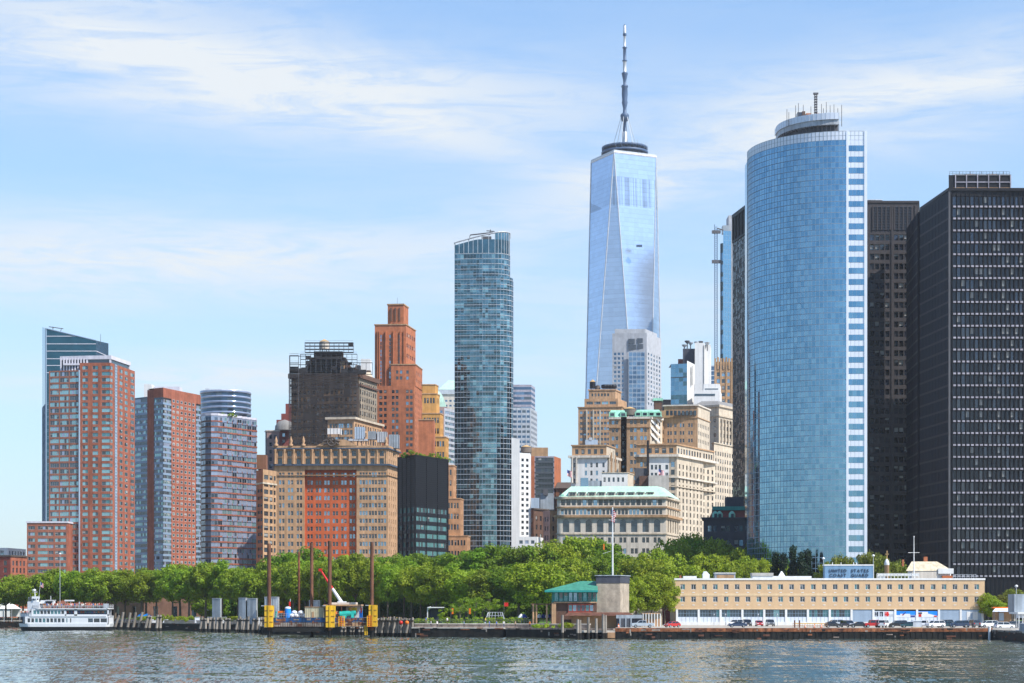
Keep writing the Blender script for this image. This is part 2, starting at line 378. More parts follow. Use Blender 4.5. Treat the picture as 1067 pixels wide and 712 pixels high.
mat('asphalt', (.16,.15,.14), .95, var=.15); mat('apron', (.38,.34,.29), .95, var=.15); mat('paving', (.34,.30,.25)); mat('grass_lawn', (.09,.17,.02), .95, var=.3, sc=1.5, fine=.3); mat('soil', (.16,.12,.08))
mat('brick_buff', (.58,.40,.235), var=.07, streak=.05, sc=.15); mat('brick_buff_pale', (.66,.49,.30), var=.05); mat('sign_blue', (.16,.28,.42), .5, var=.05); mat('panel_grey_blue', (.36,.45,.56), .5, var=.08); mat('panel_white_blue', (.62,.67,.75), .5, var=.05)
mat('letter_dark', (.03,.04,.06), .5); mat('steel_shed', (.30,.34,.38), .6, streak=.3); mat('corrugated', (.40,.42,.45), .5, streak=.3); mat('container_beige', (.52,.47,.32), .6, streak=.2); mat('fort_red', (.22,.11,.08), .95, var=.35)
mat('bark', (.13,.10,.075), .95); mat('bark_pale', (.26,.22,.16), .95, var=.5); mat('tent_white', (.82,.82,.8), .6, var=.03); mat('rubber', (.02,.02,.02), .8); mat('chrome', (.6,.6,.62), .25, metal=.9); mat('head_lamp', (.8,.8,.82), .2); mat('tail_lamp', (.5,.01,.01), .3)
mat('net_green', (.2,.3,.2)); mat('cream_roof', (.55,.47,.34), .8, var=.12, streak=.3); mat('flag_red', (.6,.03,.04)); mat('flag_white', (.8,.8,.8)); mat('flag_blue', (.03,.05,.22)); mat('blind', (.30,.30,.29), .8, var=.2); mat('tarp_blue', (.02,.3,.8), .5); mat('cone_orange', (.9,.18,.02), .5)
for nm, c in dict(car_red=(.45,.015,.015), car_white=(.78,.79,.8), car_silver=(.42,.47,.52), car_black=(.02,.021,.025), car_navy=(.02,.04,.09), car_grey=(.1,.11,.125), car_teal=(.02,.07,.09)).items():
    m = plain(nm, c, .28, .0, .6); m.node_tree.nodes['Principled BSDF'].inputs['Coat Weight'].default_value = .6
for nm, c in dict(cloth_red=(.5,.04,.04), cloth_white=(.75,.75,.73), cloth_blue=(.05,.15,.45), cloth_dark=(.03,.03,.04), cloth_orange=(.7,.2,.04), cloth_yellow=(.7,.55,.08), cloth_pink=(.65,.25,.3), cloth_denim=(.07,.1,.18), cloth_khaki=(.35,.27,.17), cloth_teal=(.05,.35,.35), skin=(.5,.28,.19), hair_dark=(.03,.02,.015), hair_fair=(.35,.2,.08)).items(): plain(nm, c, .9)
# window frames and glasses
plain('fr_white', (.72,.72,.72)); plain('fr_grey', (.3,.31,.33)); plain('fr_dark', (.06,.06,.07)); plain('fr_tan', (.5,.42,.32)); plain('fr_green', (.1,.3,.25)); plain('fr_blue', (.2,.28,.38))
glass('gl_dark', (.015,.022,.03)); glass('gl_mid', (.05,.075,.10), .08, .25); glass('gl_sky', (.25,.36,.46), .08, .8); glass('gl_teal', (.10,.24,.27), .08, .6); glass('gl_aqua', (.26,.44,.47), .12, .6); glass('gl_black', (.006,.007,.01), .1, 0, .4)
glass('st_deep', (.15,.29,.40), .05, 1., wav=.03, cvar=.05); glass('st_mid', (.185,.33,.44), .05, 1., wav=.03, cvar=.05); glass('st_pale', (.22,.37,.47), .06, 1., cvar=.05); glass('st_panel', (.66,.69,.76), .35, .15, cvar=.05)
glass('ft_a', (.085,.16,.185), .06, 1., wav=.05, cvar=.3); glass('ft_b', (.15,.245,.27), .06, 1., wav=.05, cvar=.3); glass('ft_c', (.045,.085,.095), .07, .9, cvar=.3); glass('ft_d', (.22,.36,.38), .1, .8, cvar=.2)
glass('wg_a', (.045,.12,.15), .06, .9); glass('wg_b', (.055,.13,.16), .06, .9); glass('rt_a', (.12,.16,.23), .08, .45); glass('rt_b', (.30,.35,.47), .12, .35); glass('rt_c', (.05,.07,.10), .07, .7)
glass('bb_a', (.012,.016,.02), .12, 0., .5); glass('bb_t', (.10,.27,.27), .1, .5); glass('bk_a', (.010,.013,.026), .1, .0, .35); glass('bk_b', (.022,.03,.055), .08, .3); glass('bk_c', (.05,.052,.065), .12, .3); glass('bk_blue', (.12,.2,.3), .1, .7)
glass('pg_a', (.10,.16,.24), .08, .9); glass('pg_b', (.20,.28,.38), .08, .9); glass('dk_side', (.022,.03,.034), .25, .0, .25, cvar=.6); glass('cyl_a', (.05,.09,.14), .08, .8); glass('car_glass', (.01,.012,.015), .05, 0, .7)
glass('wt_a', (.46,.60,.80), .07, .9, cvar=.05)
WS.update({
 'hung': ('fr_grey', ['gl_dark','gl_mid','gl_dark','gl_sky','gl_dark'], .2, 0, True),
 'hung_dark': ('fr_dark', ['gl_dark','gl_mid','gl_dark','gl_dark','gl_sky'], .2, 0, True),
 'hung_tan': ('fr_grey', ['gl_dark','gl_mid','gl_sky','gl_dark','gl_sky'], .22, 0, True),
 'hung_blue': ('fr_blue', ['gl_mid','gl_dark','gl_sky','gl_mid'], .3, 0, True),
 'resi': ('fr_grey', ['gl_aqua','gl_mid','gl_dark','gl_aqua','gl_teal'], .15, 1.5, False),
 'resi_small': ('fr_white', ['gl_dark','gl_mid','gl_teal','gl_aqua'], .2, 0, False),
 'ribbon': ('fr_grey', ['gl_aqua','gl_mid','rt_b','gl_mid','gl_dark','gl_aqua'], .1, 1.1, False),
 'ribbon_rt': ('lilac_panel', ['rt_b','rt_a','gl_aqua','rt_a','rt_c'], .06, 1.3, False),
 'ribbon_teal': ('fr_dark', ['bb_t','gl_teal','bb_a','bb_t','gl_dark'], .04, 1.0, False),
 'ribbon_dark': ('fr_dark', ['bb_a','bk_b','gl_dark'], .04, 1.6, False),
 'dark_cell': ('dark_stone', ['gl_dark','gl_black','bk_c','gl_black','bk_b'], .12, .0, True),
 'office': ('black_bronze', ['bk_a','bk_a','bk_a','bk_b','bk_a','bk_c','bk_a'], .06, .0, False),
 'arch': ('fr_dark', ['gl_mid','gl_dark','gl_mid'], .1, 1.2, True),
 'pane_blue': ('fr_white', ['pg_a','pg_b','pg_a'], .05, 0, False),
 'cg': ('fr_white', ['gl_dark','gl_mid','gl_dark','gl_teal'], .08, .6, False),
 'cg_ground': ('fr_blue', ['gl_mid','gl_dark','gl_teal','gl_mid','gl_aqua'], .04, .8, True),
 'slot': ('brick_deco', ['gl_mid','gl_sky','gl_dark'], .1, 0, True),
 'boat': ('boat_white', ['gl_dark','gl_teal','gl_mid'], .0, 0, False),
})

# ---------------------------------------------------------------- setting: water, land, quay
GZ = 2.2; PZ = 3.3; CZ = 2.6          # quay, park and coast-guard yard levels
SH = [(-3000,760),(-300,730),PX and pt(-60,716),pt(60,712),pt(112,668),pt(122,646),pt(165,606),pt(268,582),pt(274,522),pt(428,500),pt(430,478),pt(526,472),pt(528,465),pt(640,452),pt(1034,446),pt(1050,428),pt(1085,398),(300,360),(3000,330)]
land = MB(); land.poly([(x, y, GZ-.1) for x, y in SH]+[(9000, 330, GZ-.1), (9000, 9000, GZ-.1), (-9000, 9000, GZ-.1), (-9000, 760, GZ-.1)], 'paving')
tag(land.build('ground'), kind='structure')
pk = MB(); PE = [pt(-200,760), pt(112,740), pt(125,700), pt(270,620), pt(430,560), pt(432,488), pt(540,486), pt(560,500), pt(640,520), pt(700,560), pt(1100,590)]
pk.prism(PE+[(700, 590), (700, 760), (-700, 760)], GZ, PZ, 'soil', 'grass_lawn'); tag(pk.build('park_lawn'), kind='structure')
yd = MB(); yd.prism([pt(641,453), pt(1033,447), (130, 447), (130, 556), pt(660,556)], GZ-.05, CZ, 'concrete', 'apron'); tag(yd.build('parking_yard'), kind='structure')

def make_water():
    ys = [120.]
    while ys[-1] < 800: ys.append(ys[-1]+(.34 if ys[-1] < 470 else .9))
    ys = np.array(ys); nx = 760; us = np.linspace(-1, 1, nx)
    rs = np.random.RandomState(4); XX = us[None, :]*(ys[:, None]*.31+8); YY = np.repeat(ys[:, None], nx, 1); Z = np.zeros_like(XX)
    for k in range(46):
        lam = 1.6*(1.115**rs.uniform(0, 22)); th = rs.normal(math.pi*.46, .5); a = .0145*lam**.78*rs.uniform(.5, 1.2)
        ph = rs.uniform(0, 6.28); kx, ky = math.cos(th)*2*math.pi/lam, math.sin(th)*2*math.pi/lam
        q = XX*kx+YY*ky+ph; mod = .6+.4*np.sin(XX*kx*.07+YY*ky*.05+ph*3)
        a *= .25 if lam < 4 else .55; Z += a*mod*(1-np.abs(np.sin(q*.5))*2*.8)
    edge = np.clip((1-np.abs(us))*14, 0, 1)[None, :]; Z *= edge
    Z[0, :] = 0; Z[-1, :] = 0; Z -= .05
    v = np.stack([XX, YY, Z], -1).reshape(-1, 3); ny = len(ys)
    i = (np.arange(ny-1)[:, None]*nx+np.arange(nx-1)[None, :]).reshape(-1); f = np.stack([i, i+1, i+nx+1, i+nx], -1)
    x0, x1, y0, y1 = XX[0, 0], XX[0, -1], ys[0], ys[-1]; xa, xb = XX[-1, 0], XX[-1, -1]; b = len(v)
    ext = np.array([(-9000, -9000, -.05), (9000, -9000, -.05), (9000, y0, -.05), (-9000, y0, -.05), (9000, y1, -.05), (-9000, y1, -.05)])
    nw, ne, sw, se = (ny-1)*nx, ny*nx-1, 0, nx-1
    f2 = [(b, b+1, b+2, b+3), (b+3, sw, nw, b+5), (se, b+2, b+4, ne)]
    me = bpy.data.meshes.new('water'); me.from_pydata(np.vstack([v, ext]).tolist(), [], f.tolist()+f2); me.materials.append(M['water'])
    me.polygons.foreach_set('use_smooth', [True]*len(me.polygons)); me.update()
    o = bpy.data.objects.new('water', me); COL.objects.link(o); tag(o, kind='structure')
m, nt, p, out = newmat('water')
p.inputs['Base Color'].default_value = (.05, .075, .06, 1); p.inputs['Roughness'].default_value = .03; p.inputs['IOR'].default_value = 1.33; p.inputs['Specular IOR Level'].default_value = .5
w1 = nnode(nt, 'ShaderNodeTexNoise', {'Vector': poscoord(nt, (1.1, .75, 1)), 'Scale': 1.6, 'Detail': 5., 'Roughness': .6, 'Distortion': .4})
w2 = nnode(nt, 'ShaderNodeTexNoise', {'Vector': poscoord(nt, (.035, .03, 1)), 'Scale': 1., 'Detail': 4.})
bp = nnode(nt, 'ShaderNodeBump', {'Height': w1.outputs['Fac'], 'Strength': .7, 'Distance': .25}); nt.links.new(bp.outputs[0], p.inputs['Normal'])
w3 = nnode(nt, 'ShaderNodeTexNoise', {'Vector': poscoord(nt, (.03, .022, 1)), 'Scale': 1., 'Detail': 6., 'Roughness': .65, 'Distortion': .8}); w4 = nnode(nt, 'ShaderNodeMapRange', {'Value': w3.outputs['Fac'], 'From Min': .38, 'From Max': .62, 'To Min': .45, 'To Max': 1.35}); 
def slope(sx_, sy_, k):
    n_ = nnode(nt, 'ShaderNodeTexNoise', {'Vector': poscoord(nt, (sx_, sy_, 1)), 'Scale': 1., 'Detail': 4., 'Roughness': .6, 'Distortion': .5}); s_ = nnode(nt, 'ShaderNodeVectorMath', {0: n_.outputs['Color'], 1: (.5, .5, .5)}, operation='SUBTRACT')
    return nnode(nt, 'ShaderNodeVectorMath', {0: s_.outputs[0], 1: (k, k, 0)}, operation='MULTIPLY').outputs[0]
ad = nnode(nt, 'ShaderNodeVectorMath', {0: slope(2.2, .40, .78), 1: slope(.42, .08, .22)}, operation='ADD'); sc4 = nnode(nt, 'ShaderNodeVectorMath', {0: ad.outputs[0], 'Scale': w4.outputs[0]}, operation='SCALE')
gn = nnode(nt, 'ShaderNodeNewGeometry'); ad2 = nnode(nt, 'ShaderNodeVectorMath', {0: gn.outputs['Normal'], 1: sc4.outputs[0]}, operation='ADD'); nr = nnode(nt, 'ShaderNodeVectorMath', {0: ad2.outputs[0]}, operation='NORMALIZE'); nt.links.new(nr.outputs[0], p.inputs['Normal'])
cr = nnode(nt, 'ShaderNodeMapRange', {'Value': w2.outputs['Fac'], 'From Min': .35, 'From Max': .65, 'To Min': 0., 'To Max': 1.})
mxw = nnode(nt, 'ShaderNodeMix', {'Factor': cr.outputs[0], 'A': (.04,.065,.06,1), 'B': (.075,.085,.06,1)}, data_type='RGBA')
mxw.inputs[6].default_value = (.055,.085,.075,1); mxw.inputs[7].default_value = (.095,.10,.065,1); nt.links.new(mxw.outputs['Result'], p.inputs['Base Color'])
make_water()

# quay walls, one thing per stretch
def wall_run(name, label, pts, z0, z1, th, mt, cap=None, capo=.15, caph=.3, ribs=None, group=None, cat='sea wall'):
    t = T(name, label, cat, (pts[0][0], pts[0][1], 0)); t_b = MB(); c_b = MB()
    for (x0, y0), (x1, y1) in zip(pts[:-1], pts[1:]):
        d = Vector((x1-x0, y1-y0)); L = d.length; d /= L; n = (d.y, -d.x)
        t_b.obox((x0, y0), d, L, th, z0, z1, mt)
        if cap: c_b.obox((x0-n[0]*.5, y0-n[1]*.5), d, L, th+.5+capo, z1, z1+caph, cap)
        if ribs:
            k = int(L/ribs)
            for i in range(k):
                u = (i+.5)*L/k; t_b.obox((x0+d.x*(u-ribs*.25)+n[0]*th, y0+d.y*(u-ribs*.25)+n[1]*th), d, ribs*.5, .12, z0, z1-.02, mt)
    t_b.build('wall_face', t); c_b.build('coping', t)
    p_b = MB(); rq = random.Random(len(label))
    for (x0, y0), (x1, y1) in zip(pts[:-1], pts[1:]):
        d = Vector((x1-x0, y1-y0)); L = d.length; d /= L; n = (d.y, -d.x); o_ = th+(.34 if ribs else .03)
        for i in range(int(L/1.5)):                                 # rust runs, barnacled patches, broken coping and rope fenders
            u = rq.uniform(0, L-2); w_ = rq.uniform(.3, 2.2); zz_ = z1+caph-rq.uniform(.0, .5) if rq.random() < .6 else rq.uniform(z0+2.3, z1); mt_ = rq.choice(['rust_brown', 'rust_orange', 'seawall_stone', 'timber_grey', 'timber_wet', 'rust_brown']); oo = o_+(.2 if zz_ > z1 else 0)+rq.uniform(0, .12)
            p_b.obox((x0+d.x*u+n[0]*oo, y0+d.y*u+n[1]*oo), d, w_ if mt_ != 'timber_grey' else .3, .05, zz_-rq.uniform(.15, .5)*(2.2 if mt_ == 'timber_grey' else 1), zz_, mt_)
    if z0 < 0: tag(p_b.build('weathered_patches', t), kind='stuff')
    return t
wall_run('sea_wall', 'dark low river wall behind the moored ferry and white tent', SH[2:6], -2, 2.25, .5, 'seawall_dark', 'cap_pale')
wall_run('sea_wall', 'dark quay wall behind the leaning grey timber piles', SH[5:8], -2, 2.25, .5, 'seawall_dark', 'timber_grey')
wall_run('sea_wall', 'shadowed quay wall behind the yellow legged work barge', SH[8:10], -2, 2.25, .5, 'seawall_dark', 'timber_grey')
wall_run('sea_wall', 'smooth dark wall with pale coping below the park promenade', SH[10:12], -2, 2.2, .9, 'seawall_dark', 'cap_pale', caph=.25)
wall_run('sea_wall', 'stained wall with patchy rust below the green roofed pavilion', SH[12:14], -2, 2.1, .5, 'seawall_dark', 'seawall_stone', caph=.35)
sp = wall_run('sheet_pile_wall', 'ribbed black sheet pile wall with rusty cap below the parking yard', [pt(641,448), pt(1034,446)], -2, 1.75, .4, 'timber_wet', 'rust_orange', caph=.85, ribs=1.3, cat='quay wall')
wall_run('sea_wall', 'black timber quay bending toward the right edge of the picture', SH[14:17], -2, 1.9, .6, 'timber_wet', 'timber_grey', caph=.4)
b = MB()                                                         # upper terrace wall of the promenade
tw = wall_run('terrace_wall', 'rough pink grey stone terrace wall above the park promenade', [pt(432,487), pt(540,485), pt(615,478)], 2.2, 3.15, .5, 'seawall_stone', 'cap_pale', caph=.2, cat='stone wall')
tw2 = wall_run('terrace_wall', 'long low weathered kerb wall behind the timber pile groups', [pt(172,612), pt(272,596)], 2.2, 3.2, .5, 'concrete', 'concrete_pale', caph=.2, cat='stone wall')
# ================================================================ the city, left to right
ROOFOBJ = {}
def part(parent, name, fn, label=None):
    b = MB(); fn(b); o = b.build(name, parent)
    if label: o['label'] = label
    return o
def rbox(b, px0, px1, Y, dY, py0, py1, mt, top=None):     # roof-top block given by what one sees of its front
    b.box(PX(px0, Y), PX(px1, Y), Y, Y+dY, ZP(py1, Y), ZP(py0, Y), mt, top)

# --- small brick warehouse far left
Y = 765; t = T('brick_house', 'small dark red brick block at the far left edge behind the trees', 'building', pt(0, Y)+(GZ,)); w = []; b = MB()
p4 = fp((-30, Y+4), (11, Y), (28, Y+14)); z1 = ZP(580, Y)
st = S('brick_red', 3.4, 1.5, mpx(7.5, Y), 2.0, top=1.6, win='hung_dark', py=606); st2 = dict(st); st2['mt'] = 'brick_red'
st1 = dict(st); st1['mt'] = 'brick_dark_red'
body(b, p4, GZ, z1, [st1, st2, None, None], w); b.build('wall', t); finish_windows(t, w)
part(t, 'cornice', lambda b: ledge(b, p4, z1, z1+.6, .4, 'cornice_dark'))
t = T('white_house', 'pale rooftop block above the dark red brick house at far left', 'building', pt(10, 830)+(GZ,)); w = []; b = MB()
body(b, fp((-20, 835), (8, 835), (27, 855)), GZ, ZP(571, 835), [S('white_stucco', 3.2, 1.5, 3.4, 1.8, top=1.2, win='ribbon', py=585)]*2+[None, None], w); b.build('wall', t); finish_windows(t, w)

# --- dark glass wedge tower
Y = 900; t = T('glass_tower', 'dark blue glass tower with a roof slanting down to the right', 'skyscraper', pt(48, Y)+(GZ,))
A, B, C_, D = pt(44, Y+22), pt(48, Y), pt(100, Y), pt(113, Y+20); E = pt(108, Y+48); b = MB(); zt = ZP(420, Y)
gw = [('wg_a', 5), ('wg_b', 3), ('gl_dark', 1)]
for a_, b_ in ((A, B), (B, C_), (C_, D)): curtain(b, a_, b_, GZ, zt, 1.6, mpx(7, Y), gw, .22, 'wg_b', 'fr_blue', .12, .1, seed=3)
za, zb, zc, zd = ZP(341, Y+22), ZP(342.5, Y), ZP(355, Y), ZP(358, Y+20)
for (p, q, h0, h1) in ((A, B, za, zb), (B, C_, zb, zc), (C_, D, zc, zd), (D, E, zd, zd+4), (E, A, zd+4, za)):
    b.poly([(p[0], p[1], zt), (q[0], q[1], zt), (q[0], q[1], h1), (p[0], p[1], h0)], 'wg_a')
b.poly([(A[0], A[1], za), (B[0], B[1], zb), (C_[0], C_[1], zc), (D[0], D[1], zd), (E[0], E[1], zd+4)], 'roof_grey'); b.build('curtain_wall', t)
b = MB()
for y in (350.5, 358.5, 366, 374, 381, 388.5): 
    z = ZP(y, Y); r0 = 0; d = Vector((C_[0]-B[0], C_[1]-B[1])).normalized(); ytop = 342.5
    x_end = 1.0 if y > 355 else max(.1, (y-342.5)/12.5)
    b.obox(B, d, (Vector(C_)-Vector(B)).length*x_end, .25, z-.16, z+.16, 'lilac_panel')
    if y > 360: d2 = Vector((D[0]-C_[0], D[1]-C_[1])); b.obox(C_, d2.normalized(), d2.length, .25, z-.16, z+.16, 'lilac_panel')
b.tube((B[0], B[1]-.2, zb), (C_[0], C_[1]-.2, zc), .35, .35, 5, 'fr_blue'); b.tube((B[0], B[1]-.2, zb), (B[0], B[1]-.2, GZ), .4, .4, 5, 'fr_blue'); b.build('band', t)
b = MB(); x, y = PX(52, Y), Y+6; z = ZP(343, Y)
b.tube((x, y, z-3), (x, y, z+2), .2, .2, 5, 'steel_dark'); b.tube((x-2, y, z+2), (x+5, y, z+1), .2, .2, 5, 'steel_dark'); b.tube((x+4, y, z+1), (x+3, y, z-3), .15, .15, 5, 'steel_dark'); b.build('roof_rig', t)
b = MB(); x = PX(102, Y); b.tube((x, Y+6, zc-1), (x, Y+6, zc+4), .12, .08, 5, 'steel_dark'); b.build('antenna', t)

# --- brick and glass residential tower with the low wing
Y = 790; t = T('residential_tower', 'tall orange brick apartment tower with pale window bands and stepped low wing', 'apartment tower', pt(115, Y)+(GZ,)); w = []
FH = mpx(6.36, Y); b = MB(); z1, z2, z3 = ZP(378, Y), ZP(385.5, Y), ZP(546, Y)
gl = S('brick_red_soft', mpx(15.5, Y), mpx(14.6, Y), FH, FH*.7, top=FH*.22, ml=.3, mr=.3, win='ribbon', dep=.15); gl['band'] = 'brick_red_soft'
P51, P83, P115, P140 = pt(51, Y+4), pt(83, Y+1), pt(115, Y), pt(140.5, Y+29)
face(b, P51, P83, GZ, z2, dict(gl, bw=mpx(10.6, Y), ww=mpx(10, Y)), w)
br = S('brick_red', 1, 1, FH, FH*.6, top=FH*.5, win='resi', dep=.2, cols=[(.09, .27), (.42, .60), (.72, .985)])
face(b, P83, P115, GZ, z1, br, w)
sd = S('brick_red', 1, 1, FH, FH*.6, top=FH*.5, win='resi', dep=.12, cols=[(.0, .09), (.17, .29), (.37, .49), (.58, .70), (.82, .97)]); face(b, P115, P140, GZ, z1, sd, w)
BK = (P140[0]-18, P140[1]+4); BL = (P51[0]+1, P51[1]+24)
b.poly([P+(z1,) for P in (P83, P115, P140, BK, (P83[0], BL[1]))], 'roof_grey'); b.poly([P+(z2,) for P in (P51, P83, (P83[0], BL[1]), BL)], 'roof_grey')
b.poly([P140+(GZ,), BK+(GZ,), BK+(z1,), P140+(z1,)], 'brick_red'); b.poly([BK+(GZ,), BL+(GZ,), BL+(z1-6,), BK+(z1-6,)], 'brick_red'); b.poly([BL+(GZ,), P51+(GZ,), P51+(z2,), BL+(z2,)], 'brick_red_soft')
b.poly([P83+(z2,), (P83[0], BL[1], z2), (P83[0], BL[1], z1), P83+(z1,)], 'brick_red')
W0, W1 = pt(28, Y-8), pt(70, Y-8); wing = [W0, W1, (W1[0], Y+3), (W0[0]+1, Y+16)]
body(b, wing, GZ, z3, [S('brick_red_soft', 1, 1, FH, FH*.56, top=FH*.5, win='ribbon', dep=.2, py=600, cols=[(.03, .2), (.27, .52), (.53, .66), (.70, .97)]), 'brick_red', None, 'brick_red_soft'], w); b.build('wall', t)
part(t, 'wing_coping', lambda b: ledge(b, wing, z3, z3+.7, .3, 'lilac_panel'))
wins_res = w; finish_windows(t, w)
def ph(b):
    pts = [pt(64, Y+6), pt(91, Y+4), pt(115, Y+3), pt(134.5, Y+24), pt(100, Y+28), pt(66, Y+26)]
    b.prism(pts, z2-1, ZP(371.5, Y), 'gl_mid'); b.prism(off(pts, .6), ZP(373.5, Y), ZP(369.6, Y), 'lilac_panel')
    for q in pts[:4]:
        b.box(q[0]-.35, q[0]+.35, q[1]-.5, q[1]+.2, z2-1, ZP(372, Y), 'lilac_panel')
    for k in range(9):
        x = PX(64+k*3.1, Y+6); b.box(x-.3, x+.3, Y+5-.2*k, Y+6, z2-1, ZP(372, Y), 'lilac_panel')
    b.box(PX(64, Y), PX(90, Y), Y+3.5, Y+5, ZP(379.5, Y), ZP(377.6, Y), 'lilac_panel')
part(t, 'penthouse', ph)
part(t, 'glass_strip', lambda b: (curtain(b, pt(119.5, Y+4.7), pt(121.6, Y+7), GZ, ZP(378.5, Y), 1.5, FH/2, [('gl_aqua', 2), ('gl_mid', 2)], .2, 'panel_grey_blue', 'panel_grey_blue', .2, .2), b.obox(pt(82.2, Y+.8), (1, 0), .5, .35, GZ, z2, 'panel_grey_blue')))

# --- second brick frame tower
Y = 870; t = T('residential_tower', 'red brick apartment tower framing a blue glass corner bay', 'apartment tower', pt(170, Y)+(GZ,)); w = []; b = MB(); FH = mpx(5.65, Y)
zc = ZP(404, Y); L0, L1, L2, Cn, S1, S2 = pt(140, Y+12), pt(153.5, Y+6), pt(160.5, Y+3), pt(170, Y), pt(178.5, Y+7), pt(209, Y+31)
zl = ZP(415, Y+12); zi = ZP(414, Y)
rb = S('rt_c', 99, 99, FH, FH*.62, top=FH*.3, ml=.25, mr=.25, win='ribbon', dep=.15); rb['band'] = 'fr_blue'
def stretch(A_, B_, n=1): L = (Vector(B_)-Vector(A_)).length; return dict(rb, bw=L/n, ww=L/n-.3)
face(b, L0, L1, GZ, zl, stretch(L0, L1, 2), w); face(b, L1, L2, GZ, zc-.5, 'brick_red', w)
face(b, L2, Cn, GZ, zi, stretch(L2, Cn), w); face(b, L2, Cn, zi, zc, 'brick_red', w)
face(b, Cn, S1, GZ, zi, stretch(Cn, S1), w); face(b, Cn, S1, zi, zc, 'brick_red', w)
S15 = (S2[0]-(S2[0]-S1[0])*.16, S2[1]-(S2[1]-S1[1])*.16)
face(b, S1, S15, GZ, zc, S('brick_red', 1, 1, FH, FH*.5, top=4.6, win='resi_small', dep=.1, cols=[(.05,.14),(.21,.30),(.37,.46),(.53,.62),(.69,.78),(.85,.94)]), w)
face(b, S15, S2, GZ, zi, stretch(S15, S2), w); face(b, S15, S2, zi, zc, 'brick_red', w)
bk = (S2[0]-16, S2[1]+2); b.poly([q+(zc,) for q in (L1, L2, Cn, S1, S2, bk)], 'roof_grey'); b.poly([S2+(GZ,), bk+(GZ,), bk+(zc,), S2+(zc,)], 'brick_red'); b.poly([L0+(zl,), L1+(zl,), bk+(zl,)], 'roof_grey'); b.poly([bk+(GZ,), L0+(GZ,), L0+(zl,), bk+(zl,)], 'brick_red')
b.build('wall', t); finish_windows(t, w)
part(t, 'plant_room', lambda b: (rbox(b, 150, 158, Y+16, 8, 400.5, 414, 'white_stucco'), rbox(b, 160, 187, Y+18, 8, 403, 412, 'lilac_panel'), [b.tube((PX(q, Y+20), Y+20, ZP(403, Y)), (PX(q, Y+20), Y+20, ZP(399.5, Y)), .25, .25, 5, 'steel_pale') for q in (153, 163, 165, 168, 171, 179)]))
part(t, 'side_glazing', lambda b: curtain(b, pt(203, Y+40), pt(209.5, Y+40), GZ, ZP(414, Y+40), 1.2, FH, [('rt_a', 2), ('gl_teal', 1), ('rt_c', 1)], .25, 'rt_c', 'fr_grey', .15, .1))

# --- round topped tower behind
Y = 1080; t = T('round_tower', 'blue glass cylinder tower with white bands rising behind the zigzag tower', 'skyscraper', (PX(231.5, Y), Y+13, GZ)); b = MB(); r = mpx(26.5, Y); cx, cy = PX(231.5, Y), Y+13; n = 28
zt = ZP(407.5, Y); bb = MB()
for i in range(n):
    a0, a1 = 2*math.pi*i/n, 2*math.pi*(i+1)/n
    curtain(b, (cx+r*math.cos(a0), cy+r*math.sin(a0)), (cx+r*math.cos(a1), cy+r*math.sin(a1)), ZP(500, Y), zt-1, 3, mpx(5.5, Y), [('cyl_a', 3), ('gl_mid', 1)], .0, None, None, seed=i)
b.prism([(cx+r*math.cos(2*math.pi*i/n), cy+r*math.sin(2*math.pi*i/n)) for i in range(n)], GZ, ZP(500, Y), 'cyl_a')
for k in range(14): z = zt-k*mpx(5.5, Y); bb.lathe((cx, cy, z), [(r+.1, -.75), (r+.25, -.7), (r+.25, .5), (r+.1, .6)], 32, 'rt_b')
b.build('curtain_wall', t); bb.lathe((cx, cy, zt), [(r+.2, -.5), (r+.2, .9), (r*.9, .9)], 32, 'steel_pale'); bb.build('band', t)
part(t, 'roof_rig', lambda b: [b.box(cx+dx, cx+dx+2, cy-4, cy, zt, zt+h, 'steel_pale') for dx, h in ((-11, 2.5), (-8, 1.8), (-2, 1.5), (3, 1.4))])

# --- zigzag fronted tower with red bands
Y = 950; t = T('residential_tower', 'curved grey glass apartment tower with thin wavy red floor bands', 'apartment tower', pt(228, Y)+(GZ,)); w = []; b = MB(); bb = MB(); FH = mpx(5.72, Y)
zt = ZP(433, Y); cx = PX(220, Y); pts = [pt(208, Y+14), pt(210, Y+6), pt(214, Y+1.5), pt(220, Y), pt(227, Y+.5), pt(231.5, Y+3)]
q = Vector(pt(231.5, Y+3)); e = Vector(pt(267.5, Y+27)); nseg = 7
for i in range(nseg): 
    q2 = q+(e-q)*((i+.62)/nseg); q3 = q+(e-q)*((i+1)/nseg); pts.append((q2.x+.9, q2.y-1.1)); pts.append((q3.x, q3.y))
k0 = 0
for i, (p_, q_) in enumerate(zip(pts[:-1], pts[1:])):
    cur = i < 5; curtain(b, p_, q_, GZ, zt, 1.3 if not cur else 1.5, FH, [('rt_b', 4), ('rt_a', 3), ('rt_c', 1)] if cur else [('rt_b', 5), ('rt_a', 2), ('gl_aqua', 2), ('rt_c', 1)], .30, ('rt_b' if cur else 'rt_b'), 'fr_grey', .09, .06, hm=False, seed=i)
back = pts+[(pts[-1][0]-10, pts[-1][1]+8), (pts[0][0], pts[0][1]+20)]
b.poly([c+(zt,) for c in back], 'roof_grey'); b.poly([back[-3]+(GZ,), back[-2]+(GZ,), back[-2]+(zt,), back[-3]+(zt,)], 'rt_c'); b.poly([back[-1]+(GZ,), back[0]+(GZ,), back[0]+(zt,), back[-1]+(zt,)], 'rt_c'); b.build('curtain_wall', t)
